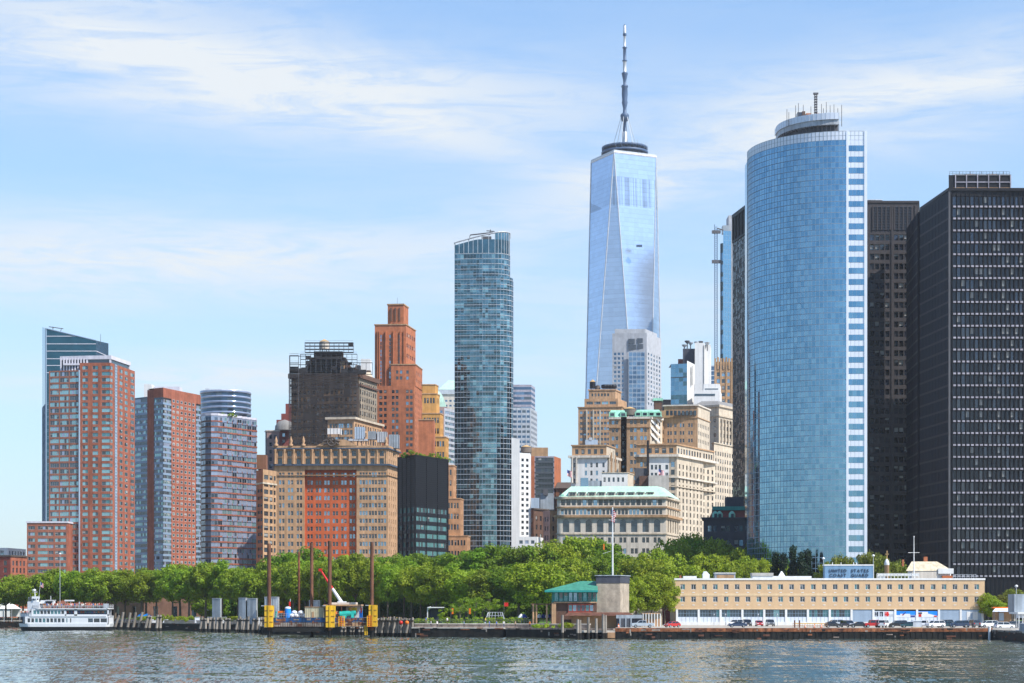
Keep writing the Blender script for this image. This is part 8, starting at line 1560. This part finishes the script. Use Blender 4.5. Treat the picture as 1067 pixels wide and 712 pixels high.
for i, x in enumerate(spots):
    col = rp.choice(['red', 'white', 'dark', 'orange', 'pink', 'blue', 'red', 'white', 'khaki']); yy = yf+.45+rp.uniform(0, .3); person((fx(x)+rp.uniform(-.15, .15), yy, z3_+.25), rp.uniform(-.6, .6), col, rp.choice(['denim', 'dark', 'khaki']), plabel(col, 'passenger', 'at the ferry top deck rail', i), 'passengers on the ferry top deck', rp.choice(['rail', 'rail', 'stand', 'up']), rp.random() < .35, rp.uniform(.94, 1.05))
for i in range(26):
    x = 60+i*2.1+rp.uniform(-.5, .5); col = rp.choice(['red', 'white', 'dark', 'orange', 'pink', 'teal', 'white']); person((fx(x), yf+1.5+rp.uniform(0, 1.4), z3_+.25), rp.uniform(-1.5, 1.5), col, 'dark', plabel(col, 'passenger', 'behind the ferry top deck rail line', i), 'passengers on the ferry top deck', 'stand', rp.random() < .3, rp.uniform(.97, 1.08))
for i, x in enumerate([74.2, 76.0, 78.3, 80.2, 86, 88.2, 90.4, 92.8, 95, 97.3, 99.5, 101.7, 104, 106.3, 108.6, 111, 113.4]):
    col = rp.choice(['teal', 'white', 'dark', 'orange', 'pink', 'blue', 'red']); person((fx(x), yf+.95, z2_+.27), rp.uniform(-.6, .6), col, 'denim', plabel(col, 'passenger', 'in the ferry middle deck gallery', i), 'passengers on the ferry middle deck', 'rail', rp.random() < .35, rp.uniform(.92, 1.0))
for i, (x, dy) in enumerate([(23.3, 3.6), (25, 2.8), (26.8, 1.9), (28.5, 1.5), (30.2, 1.2), (31.8, 1), (33.4, .8), (34.8, .7), (28, 3.2), (31, 2.6)]):
    col = rp.choice(['white', 'dark', 'orange', 'red', 'pink']); person((fx(x), yf+dy, z2_+.27), rp.uniform(-.8, .4), col, 'dark', plabel(col, 'passenger', 'on the ferry bow deck', i), 'passengers on the ferry bow deck', 'rail' if i < 8 else 'stand', rp.random() < .3)

# ================================================================ yellow legged work barge
Y = 478; t = T('work_barge', 'blue and rust jack-up work barge standing on tall rusty pile legs', 'work barge', pt(335, Y)+(0,))
def hullb(b):
    x0, x1 = PX(283, Y), PX(339, Y); b.box(x0, x1, Y, Y+14, ZP(653.5, Y), ZP(643.8, Y), 'rust_brown'); b.box(x0-.03, x1+.03, Y-.05, Y, ZP(648.6, Y), ZP(643.7, Y), 'blue_paint'); b.box(x0+.2, x1-.3, Y-.08, Y-.05, ZP(653, Y), ZP(649, Y), 'timber_grey'); b.box(x0, x1, Y+.05, Y+13.9, ZP(658.5, Y), ZP(653.5, Y), 'timber_wet')
    x2, x3 = PX(349, Y), PX(385, Y); b.box(x2, x3, Y, Y+14, ZP(653.4, Y), ZP(644, Y), 'concrete'); b.box(x2, x3, Y-.05, Y, ZP(648.4, Y), ZP(643.8, Y), 'blue_bright' if False else 'blue_paint'); b.box(x2+.2, x3-.2, Y-.08, Y-.05, ZP(652.8, Y), ZP(649, Y), 'stone_tan'); b.box(PX(339, Y), x2, Y+.1, Y+14, ZP(653, Y), ZP(644, Y), 'rust_brown')
    for k in range(22): x = x0+.6+(x1-x0-1)*k/22; b.box(x-.05, x+.05, Y-.14, Y-.08, ZP(653, Y), ZP(649, Y), 'rust_brown')
    for k in range(9): x = x2+.6+(x3-x2-1)*k/8.5; b.box(x-.06, x+.06, Y-.14, Y-.08, ZP(653, Y), ZP(644.5, Y), 'rust_brown')
part(t, 'hull', hullb)
rq = random.Random(9); tag(part(t, 'rust_patches', lambda b: [b.box(x, x+rq.uniform(.3, 1.8), Y-.1-.01*i/50, Y-.05, z-rq.uniform(.1, .7), z, rq.choice(['rust_brown', 'rust_orange', 'rust_brown', 'timber_grey'])) for i in range(46) for x, z in [(rq.choice([rq.uniform(PX(283.5, Y), PX(332, Y)), rq.uniform(PX(350, Y), PX(381, Y))]), ZP(rq.uniform(643.9, 651), Y))]]), kind='stuff')
def leg(px, Yl, ytop, ybot, mt_, r, housing=None):
    o = part(t, 'leg', lambda b: [b.tube((PX(px, Yl), Yl, z_a), (PX(px, Yl), Yl, z_b), r, r, 14, m_, True, True) for z_a, z_b, m_ in ((-4, ZP(657, Yl), 'timber_wet'), (ZP(657, Yl), ZP(ytop, Yl), mt_))])
    if housing:
        a0, a1, y0, y1 = housing; part(t, 'leg_housing', lambda b: (b.box(PX(a0, Y), PX(a1, Y), Y-.9, Y-.55, ZP(y1, Y), ZP(y0, Y), 'yellow_paint'), b.box(PX(a0, Y), PX(a0, Y)+.5, Y-.55, Y+1.8, ZP(y1, Y), ZP(y0, Y), 'yellow_paint'), b.box(PX(a1, Y)-.5, PX(a1, Y), Y-.55, Y+1.8, ZP(y1, Y), ZP(y0, Y), 'yellow_paint'), b.box((PX(a0, Y)+PX(a1, Y))/2-.2, (PX(a0, Y)+PX(a1, Y))/2+.2, Y-1.1, Y-.9, ZP(y1, Y), ZP(y0, Y), 'yellow_paint'), [b.box(PX(a0, Y), PX(a1, Y), Y-1.0, Y-.9, ZP(q_+.5, Y), ZP(q_, Y), 'rust_orange') for q_ in (y0+5, y0+11, y0+17)], b.box(PX(a0-3.5, Y), PX(a1, Y), Y-.7, Y+.3, ZP(y0+.8, Y), ZP(y0, Y), 'steel_pale')))
leg(280.4, Y+.6, 566.5, 664, 'steel_rust', mpx(2.05, Y), (276, 284.8, 631, 653.6)); leg(343.6, Y+.6, 563.8, 664, 'steel_rust', mpx(2.0, Y), (339.8, 349, 631, 653.8)); leg(387.5, Y+.6, 565, 664, 'steel_rust', mpx(1.9, Y), (384.5, 392.8, 630.5, 653)); leg(324.8, Y+12, 566, 664, 'steel_rust', mpx(1.8, Y))
o = part(t, 'spud_pile', lambda b: b.tube((PX(311.5, Y+12), Y+12, 3), (PX(311.5, Y+12), Y+12, ZP(575, Y+12)), mpx(1.2, Y), mpx(1.2, Y), 10, 'rust_orange'), 'slim orange rusted pile')
for x0, x1, y0, y1 in ((353.6, 359, 642.5, 653), (383.2, 388, 642, 653)):
    part(t, 'ladder_cage', lambda b: ([b.box(PX(x, Y)-.13, PX(x, Y)+.13, Y-1.2, Y-.9, ZP(y1, Y), ZP(y0, Y), 'yellow_paint') for x in (x0, (x0+x1)/2, x1)], [b.box(PX(x0, Y), PX(x1, Y), Y-1.25, Y-.95, ZP(y, Y)-.08, ZP(y, Y)+.08, 'orange_paint') for y in np.arange(y0, y1, 1.8)]))
part(t, 'ladder', lambda b: ([b.tube((PX(x, Y), Y-.6, ZP(662, Y)), (PX(x, Y), Y-.6, ZP(652, Y)), .12, .12, 5, 'yellow_paint') for x in (380.4, 382.8)], [b.box(PX(380.4, Y), PX(382.8, Y), Y-.65, Y-.55, ZP(y, Y)-.1, ZP(y, Y)+.1, 'yellow_paint') for y in np.arange(653, 662, 1.4)]))
part(t, 'deck_railing', lambda b: rail(b, (PX(285, Y), Y+.2, ZP(643.8, Y)), (PX(317, Y), Y+.2, ZP(643.8, Y)), 1.1, 'steel_shed', 12, .04))
zd = ZP(643.8, Y)
t = T('site_container', 'beige site container on the left half of the work barge', 'container', pt(327, Y+2)+(zd,)); part(t, 'box', lambda b: (b.box(PX(318, Y+2), PX(336.8, Y+2), Y+2, Y+4.6, zd, ZP(633, Y+2), 'container_beige'), [b.box(PX(318+k*1.9, Y+2)-.06, PX(318+k*1.9, Y+2)+.06, Y+1.94, Y+2, zd+.1, ZP(633.5, Y+2), 'container_beige') for k in range(11)])); part(t, 'roof', lambda b: b.box(PX(317.6, Y+2), PX(337.2, Y+2), Y+1.85, Y+4.7, ZP(633, Y+2), ZP(632.3, Y+2), 'stone_tan'))
part(t, 'door', lambda b: b.box(PX(325, Y+2), PX(327, Y+2), Y+1.88, Y+1.94, zd, ZP(637.5, Y+2), 'stone_brown'))
t = T('deck_shelter', 'flat roofed deck shelter over teal and yellow machinery on the work barge', 'shelter', pt(358, Y+3)+(zd,)); part(t, 'roof', lambda b: (b.box(PX(337, Y+3), PX(376.5, Y+3), Y+2.5, Y+10, ZP(631.6, Y+3), ZP(630, Y+3), 'stone_tan'), b.box(PX(345, Y+3), PX(371, Y+3), Y+4, Y+8, ZP(630, Y+3), ZP(627.8, Y+3), 'stone_grey')))
part(t, 'back_wall', lambda b: b.box(PX(349, Y+3), PX(376, Y+3), Y+8, Y+8.3, zd, ZP(631.6, Y+3), 'steel_pale')); part(t, 'post', lambda b: [b.box(PX(x, Y+3)-.1, PX(x, Y+3)+.1, Y+2.6, Y+2.8, zd, ZP(631.6, Y+3), 'rust_brown') for x in (349.5, 356, 366, 376)])
t = T('generator', 'teal and yellow machinery set under the barge shelter', 'machine', pt(361, Y+3)+(zd,)); part(t, 'teal_tank', lambda b: (b.tube((PX(354, Y+3), Y+3, zd+.9), (PX(371, Y+3), Y+3, zd+1.2), .75, .6, 10, 'teal_paint'), b.box(PX(357, Y+3), PX(361, Y+3), Y+2.4, Y+4, zd, zd+1.5, 'teal_paint'), b.box(PX(366, Y+3), PX(369, Y+3), Y+2.4, Y+4, zd, zd+1.7, 'teal_paint'))); part(t, 'yellow_hood', lambda b: b.prism([pt(364, Y+4), pt(372, Y+4), pt(372, Y+6), pt(363, Y+6)], zd+1.4, zd+2.6, 'yellow_paint'))
part(t, 'control_box', lambda b: b.box(PX(374.5, Y+3), PX(377.5, Y+3), Y+2.4, Y+4, zd, zd+1.8, 'blue_bright')); part(t, 'red_valve', lambda b: b.box(PX(376, Y+3), PX(377.4, Y+3), Y+2.2, Y+2.5, zd+1.2, zd+2.6, 'red_paint'))
t = T('crane', 'small crane with white lower and red upper boom leaning left over the barge', 'crane', pt(356, Y+9)+(zd,)); Yc = Y+9; A_, B_, C2 = (PX(356, Yc), Yc, ZP(628, Yc)), (PX(346.3, Yc), Yc, ZP(613.5, Yc)), (PX(334, Yc), Yc, ZP(594.3, Yc))
part(t, 'boom_base', lambda b: (b.tube(A_, B_, .5, .42, 6, 'boat_white'), b.box(A_[0]-1, A_[0]+1.2, Yc-1, Yc+1, zd, A_[2]+.3, 'boat_white'))); part(t, 'boom_top', lambda b: (b.tube(B_, C2, .4, .26, 6, 'red_paint'), b.box(C2[0]-.5, C2[0]+.4, Yc-.3, Yc+.3, C2[2]-.3, C2[2]+.4, 'red_paint')), 'red upper boom'); part(t, 'hoist_rope', lambda b: b.tube((C2[0]-.4, Yc, C2[2]), (C2[0]-.4, Yc, ZP(622, Yc)), .04, .04, 4, 'steel_dark'))
t = T('fuel_drum', 'blue and white tank with a signal mast on the left end of the barge', 'tank', pt(300, Y+3)+(zd,)); part(t, 'drum', lambda b: b.lathe((PX(300, Y+3), Y+3, zd), [(.8, 0), (.8, 2), (.7, 2.3)], 12, 'blue_bright')); part(t, 'lid', lambda b: b.lathe((PX(300, Y+3), Y+3, zd+2.3), [(.75, 0), (.75, .3), (.3, .5)], 12, 'boat_white')); part(t, 'signal_mast', lambda b: (b.tube((PX(302, Y+5), Y+5, zd), (PX(302.5, Y+5), Y+5, ZP(624, Y)), .12, .1, 6, 'steel_pale'), b.box(PX(301.2, Y+5), PX(303, Y+5), Y+4.8, Y+5, ZP(632, Y), ZP(627, Y), 'red_paint')))
t = T('sack_pile', 'heap of white sacks beside the blue tank on the barge', 'sacks', pt(309, Y+3)+(zd,)); part(t, 'sacks', lambda b: [b.lathe((PX(304+k*2.4, Y+3), Y+3+(k % 2)*.5, zd+(k % 3 == 1)*.8), [(.3, 0), (.75, .25), (.75, .7), (.3, 1.0)], 8, 'boat_white') for k in range(6)]); part(t, 'sheet', lambda b: b.box(PX(303, Y+4), PX(317, Y+4), Y+4, Y+5, zd, zd+.8, 'tent_white'))
t = T('compressor', 'orange red compressor at the left corner of the barge deck', 'machine', pt(292, Y+3)+(zd,)); part(t, 'body', lambda b: (b.box(PX(289.5, Y+3), PX(295.5, Y+3), Y+3, Y+5, zd+.4, zd+1.7, 'orange_paint'), b.box(PX(290.5, Y+3), PX(294.5, Y+3), Y+2.8, Y+3, zd+.3, zd+1.2, 'letter_dark'))); part(t, 'pipe', lambda b: b.tube((PX(287, Y+3), Y+3, zd), (PX(288, Y+3), Y+3, zd+1.6), .25, .2, 8, 'teal_paint'))
for i, (x, col, ps) in enumerate(((352, 'dark', 'stand'), (350.6, 'orange', 'stand'), (387.5, 'orange', 'stand'))): person((PX(x, Y+1), Y+1, zd), .3*i, col, 'dark', ['worker in dark clothes left under the barge shelter', 'worker in orange vest beside the middle yellow leg housing', 'worker in orange vest by the right yellow leg housing'][i], 'workers on the barge', ps)
t = T('seal_drum', 'yellow bollard box on the barge deck right of the container', 'box', pt(342, Y+6)+(zd,)) if False else None

# ================================================================ grey steel vent enclosures on the quay
for i, (x0, x1, yt, Yv, lab) in enumerate(((221, 231, 624, 592, 'tall pale grey steel enclosure standing alone at the left of the four'), (248.5, 257.5, 623.5, 588, 'tall grey steel enclosure, left one of the close pair'), (257.7, 268.5, 624, 587, 'tall grey steel enclosure, right one of the close pair'), (275.5, 291, 622.5, 582, 'wide grey steel enclosure half hidden behind the yellow leg of the barge'), (322, 335, 626, 592, 'grey steel enclosure seen behind the beige container'))):
    t = T('steel_enclosure', lab, 'enclosure', pt(x0, Yv)+(PZ-1,)); part(t, 'panels', lambda b: (b.prism([pt(x0, Yv+1), pt(x1-1.8, Yv), pt(x1, Yv+3), pt(x0+1.5, Yv+4)], PZ-1, ZP(yt, Yv), 'corrugated'), [b.box(PX(x0+.3+k*(x1-x0-2)/6, Yv)-.05, PX(x0+.3+k*(x1-x0-2)/6, Yv)+.05, Yv-.05+.8*(1-k/6), Yv+.1+.9*(1-k/6), PZ-1, ZP(yt, Yv), 'steel_shed') for k in range(7)])); part(t, 'cap', lambda b: b.prism([pt(x0-.2, Yv+.8), pt(x1-1.7, Yv-.2), pt(x1+.2, Yv+3), pt(x0+1.4, Yv+4.2)], ZP(yt, Yv), ZP(yt-.5, Yv), 'steel_pale'))

# ================================================================ timber fender piles
def pile_group(name, label, px, Y, ytop, lean=0., n=3, group=None, r=.3, spread=.7):
    t = T(name, label, 'timber piles' if n > 1 else 'timber pile', pt(px, Y)+(-2,), group); rr_ = random.Random(int(px*10))
    for k in range(n):
        dx = (k-(n-1)/2)*spread; z = ZP(ytop, Y)+rr_.uniform(-.4, .3); x = PX(px, Y)+dx; ln = lean+rr_.uniform(-.12, .12)-dx*.25; wy = Y+(k % 2)*.5
        part(t, 'pile', lambda b: b.tube((x-ln, wy, .9), (x+ln*.6, wy, z), r*1.05, r*.9, 9, 'timber_grey')); part(t, 'wet_foot', lambda b: b.tube((x-ln*1.6, wy, -2), (x-ln*.97, wy, .95), r*1.12, r*1.08, 9, 'timber_wet'))
    if n > 1: part(t, 'lashing', lambda b: b.box(PX(px, Y)-(n*spread)/2, PX(px, Y)+(n*spread)/2, Y-.4, Y+.9, ZP(ytop, Y)-1.0, ZP(ytop, Y)-.7, 'timber_wet'))
    return t
for i, (x, yt, ln) in enumerate(((122.5, 641, .9), (127.5, 638, .4), (134.8, 639.5, .6), (140.5, 638, .5), (147, 639, .7), (155, 641, .5), (165.5, 640.5, .25))): pile_group('timber_pile', f'leaning weathered timber pile, {ORD[i]} from the ferry stern', x, 639-(x-122)*.95, yt, ln, 1 if i < 5 else 2, 'leaning timber piles beside the ferry', .45, .8)
for i, x in enumerate((212, 221, 228.5, 237, 249.5, 256.5, 266, 274)): pile_group('pile_cluster', f'cluster of grey fender piles, {ORD[i]} in the row left of the barge', x, 578-i*4.5, 643.5, .15, 3, 'pile clusters left of the barge', .34, .62)
for i, x in enumerate((395, 401.5, 408, 413.5, 421, 427.5)): pile_group('pile_cluster', f'cluster of grey fender piles, {ORD[i]} in the row right of the barge', x, 486-i, 643.5, .25, 3, 'pile clusters right of the barge', .3, .55)
for i, x in enumerate((358, 367, 376)): pile_group('pile_cluster', f'dark timber pile cluster, {ORD[i]} from the left in the shadow under the barge', x, 505, 652, .1, 2, 'pile clusters under the barge', .34, .6)
for i, (x, mt_, nm_) in enumerate(((417.8, 'red_paint', 'red'), (424, 'orange_paint', 'orange'))):
    t = T('buoy', f'{nm_} float hanging on the timber piles right of the barge', 'float', pt(x, 480)+(ZP(651, 480),)); part(t, 'ball', lambda b: b.lathe((PX(x, 480), 480, ZP(651, 480)), [(.1, 0), (.4, .15), (.52, .5), (.4, .85), (.1, 1.)], 12, mt_)); part(t, 'rope', lambda b: b.tube((PX(x, 480), 480, ZP(651, 480)+1), (PX(x, 480), 481, ZP(651, 480)+2.2), .04, .04, 4, 'rubber'))

# ================================================================ promenade life
t = T('promenade_railing', 'dark iron railing along the park promenade top', 'railing', pt(480, 486)+(3.3,)); part(t, 'rails', lambda b: (rail(b, pt(430, 487)+(3.35,), pt(556, 484)+(3.35,), 1.1, 'teal_metal' if False else 'navy_slate', 70, .05)))
t = T('promenade_railing', 'long pale railing on the quay between ferry and pile clusters', 'railing', pt(190, 600)+(2.5,)); part(t, 'rails', lambda b: rail(b, pt(124, 643)+(2.5,), pt(266, 585)+(2.5,), 1.1, 'steel_shed', 80, .05))
t = T('arch_canopy', 'white arched frame canopy on the promenade beside a round bush', 'canopy', pt(452, 505)+(PZ,)); Y = 505
part(t, 'frame', lambda b: (b.box(PX(445, Y), PX(446, Y), Y, Y+.4, PZ-.3, ZP(633, Y), 'white_stucco'), b.prism([pt(445.5, Y-.5), pt(463, Y-.5), pt(463, Y+3), pt(445.5, Y+3)], ZP(633.6, Y), ZP(632.6, Y), 'white_stucco'), b.tube((PX(445.4, Y), Y+.2, ZP(635, Y)), (PX(449, Y), Y+.2, ZP(632.8, Y)), .3, .3, 6, 'white_stucco')))
part(t, 'dark_hut', lambda b: b.box(PX(447, Y), PX(460, Y), Y+3, Y+6, PZ-.3, ZP(634, Y), 'letter_dark'))
t = T('lattice_pavilion', 'pale wire lattice bandstand on the promenade lawn', 'bandstand', pt(515, 495)+(PZ,)); b = MB(); Y = 498; xc = PX(516, Y)
for k in range(9):
    a = math.pi*k/8; b.tube((xc-2.8*math.cos(a), Y, PZ), (xc-1.9*math.cos(a), Y+1.5, PZ+2.9), .07, .06, 4, 'steel_pale', False); 
for z_, r_ in ((1.0, 2.5), (2.0, 2.2), (2.9, 1.9)): b.box(xc-r_, xc+r_, Y+.4, Y+.5, PZ+z_-.06, PZ+z_+.06, 'steel_pale')
b.build('lattice', t)
for i, (x, Y, yy, mt_, lab) in enumerate(((527, 520, 628, 'red_paint', 'red park banner hanging between tree trunks'), (489.5, 512, 636, 'orange_paint', 'orange banner standing left of the thin tree trunk'), (471.5, 508, 636, 'orange_paint', 'orange red banner beside the round bush'))):
    t = T('banner', lab, 'banner', pt(x, Y)+(PZ,)); part(t, 'cloth', lambda b: b.box(PX(x-1.6 if i == 0 else x-.9, Y), PX(x+2.6 if i == 0 else x+1, Y), Y, Y+.06, ZP(yy+(4 if i == 0 else 4), Y), ZP(yy-(0 if i == 0 else 2), Y), mt_)); part(t, 'pole', lambda b: b.tube((PX(x-1.8, Y), Y, PZ), (PX(x-1.8, Y), Y, ZP(yy-3, Y)), .07, .06, 5, 'steel_dark'))
for i, (x, Y, w_) in enumerate(((153, 636, 3.2), (146.5, 640, 2.2))):
    t = T('parasol', ['bright blue open parasol behind the leaning piles, right one', 'bright blue parasol behind the leaning piles, left smaller one'][i], 'parasol', pt(x, Y)+(GZ,)); part(t, 'canopy', lambda b: b.lathe((PX(x, Y), Y, ZP(642.8, Y)), [(w_*.55, 0), (w_*.35, .6), (.05, 1.05)], 10, 'tarp_blue')); part(t, 'pole', lambda b: b.tube((PX(x, Y), Y, GZ), (PX(x, Y), Y, ZP(642.8, Y)+1), .05, .05, 6, 'steel_pale'))
for i, x in enumerate((543, 546, 562, 566, 570, 573)):
    Y = 494; t = T('cafe_parasol', f'small cafe parasol, {ORD[i]} from left on the terrace beside the pavilion', 'parasol', pt(x, Y)+(PZ,), 'terrace parasols'); part(t, 'canopy', lambda b: b.lathe((PX(x, Y), Y, PZ+1.5), [(.9, 0), (.6, .5), (.1, 1.0)], 8, 'flag_blue' if i % 2 else 'white_paint')); part(t, 'pole', lambda b: b.tube((PX(x, Y), Y, PZ-.2), (PX(x, Y), Y, PZ+2.4), .05, .05, 5, 'steel_pale'))
pp = [(449, 476.5, 'white', 'walk'), (455.5, 476.5, 'white', 'stand'), (466, 480, 'white', 'walk'), (483.5, 473, 'blue', 'stand'), (506, 481, 'yellow', 'walk'), (510, 474, 'blue', 'stand'), (517.5, 473, 'blue', 'walk'), (525, 473, 'white', 'rail'), (418, 489, 'khaki', 'walk'), (405, 489, 'yellow', 'stand'), (537, 472, 'khaki', 'walk'), (430, 489, 'white', 'walk'), (444, 488, 'blue', 'stand'), (552, 470, 'orange', 'stand')]
cnt = {}
for i, (x, Y, col, ps) in enumerate(pp):
    cnt[col] = cnt.get(col, 0)+1; gz = 2.45 if Y < 480 else 3.3; person((PX(x, Y), Y, gz), rnd.uniform(-2, 2), col, rnd.choice(['denim', 'dark', 'khaki']), f'visitor in {col} shirt, {ORD[cnt[col]-1]} such right of the barge', 'visitors on the promenade', ps, i % 3 == 0)
pl = [(124, 'white'), (131, 'khaki'), (138, 'red'), (145, 'dark'), (150, 'white'), (160, 'blue'), (168, 'white'), (176, 'dark'), (183, 'white'), (201, 'white'), (209, 'dark'), (215, 'pink'), (238, 'orange'), (254, 'red'), (261, 'pink'), (242, 'dark')]; cnt = {}
for i, (x, col) in enumerate(pl):
    Y = 642-(x-124)*.33+5; cnt[col] = cnt.get(col, 0)+1; person((PX(x, Y), Y, GZ), rnd.uniform(-2, 2), col, rnd.choice(['denim', 'dark', 'khaki']), f'stroller in {col} shirt, {ORD[cnt[col]-1]} such on the quay beside the ferry', 'strollers on the left quay', 'walk' if i % 2 else 'stand', i % 3 == 0)
pl = [(1, 'blue'), (5, 'pink'), (9, 'dark'), (13, 'white'), (17, 'teal')]
for i, (x, col) in enumerate(pl): person((PX(x, 700), 700, GZ+.05), .5*i, col, 'dark', f'{col} dressed person, {ORD[i]} from the left edge before the white marquee', 'people before the marquee', 'stand')
person((PX(398, 500), 500, 2.3), 0, 'yellow', 'dark', 'person in yellow behind the first pile cluster right of the barge', None, 'stand') if False else None
for i, (x, Y, c1) in enumerate(((205, 606, 'boat_white'), (233, 598, 'boat_white'), (218, 602, 'stone_cream'), (271, 590, 'boat_white'), (160, 628, 'boat_white'), (172, 622, 'panel_white_blue'))):
    t = T('quay_kiosk', f'small pale ticket box, {ORD[(4, 5, 1, 0, 3, 2).index(i)] if False else ORD[i]} of six dotted along the left quay', 'box', pt(x, Y)+(GZ,), 'boxes along the left quay'); part(t, 'box', lambda b: b.box(PX(x-2, Y), PX(x+2.4, Y), Y, Y+1.6, GZ, GZ+2.1, c1)); part(t, 'lid', lambda b: b.box(PX(x-2.2, Y), PX(x+2.6, Y), Y-.1, Y+1.7, GZ+2.1, GZ+2.25, 'steel_shed'))
# ================================================================ sea haze over the far city
hb = MB(); hb.box(-1500, 1500, -60, 2400, -3, 640, 'net_black'); m, nt, p, out = newmat('haze_air')
nt.nodes.remove(p); pv = nnode(nt, 'ShaderNodeVolumePrincipled'); pv.inputs['Color'].default_value = (.93, .96, 1, 1); pv.inputs['Density'].default_value = .00005; pv.inputs['Anisotropy'].default_value = .2
nt.links.new(pv.outputs[0], out.inputs['Volume']); hz_ = hb.build('haze'); hz_.data.materials.clear(); hz_.data.materials.append(m); tag(hz_, kind='stuff')
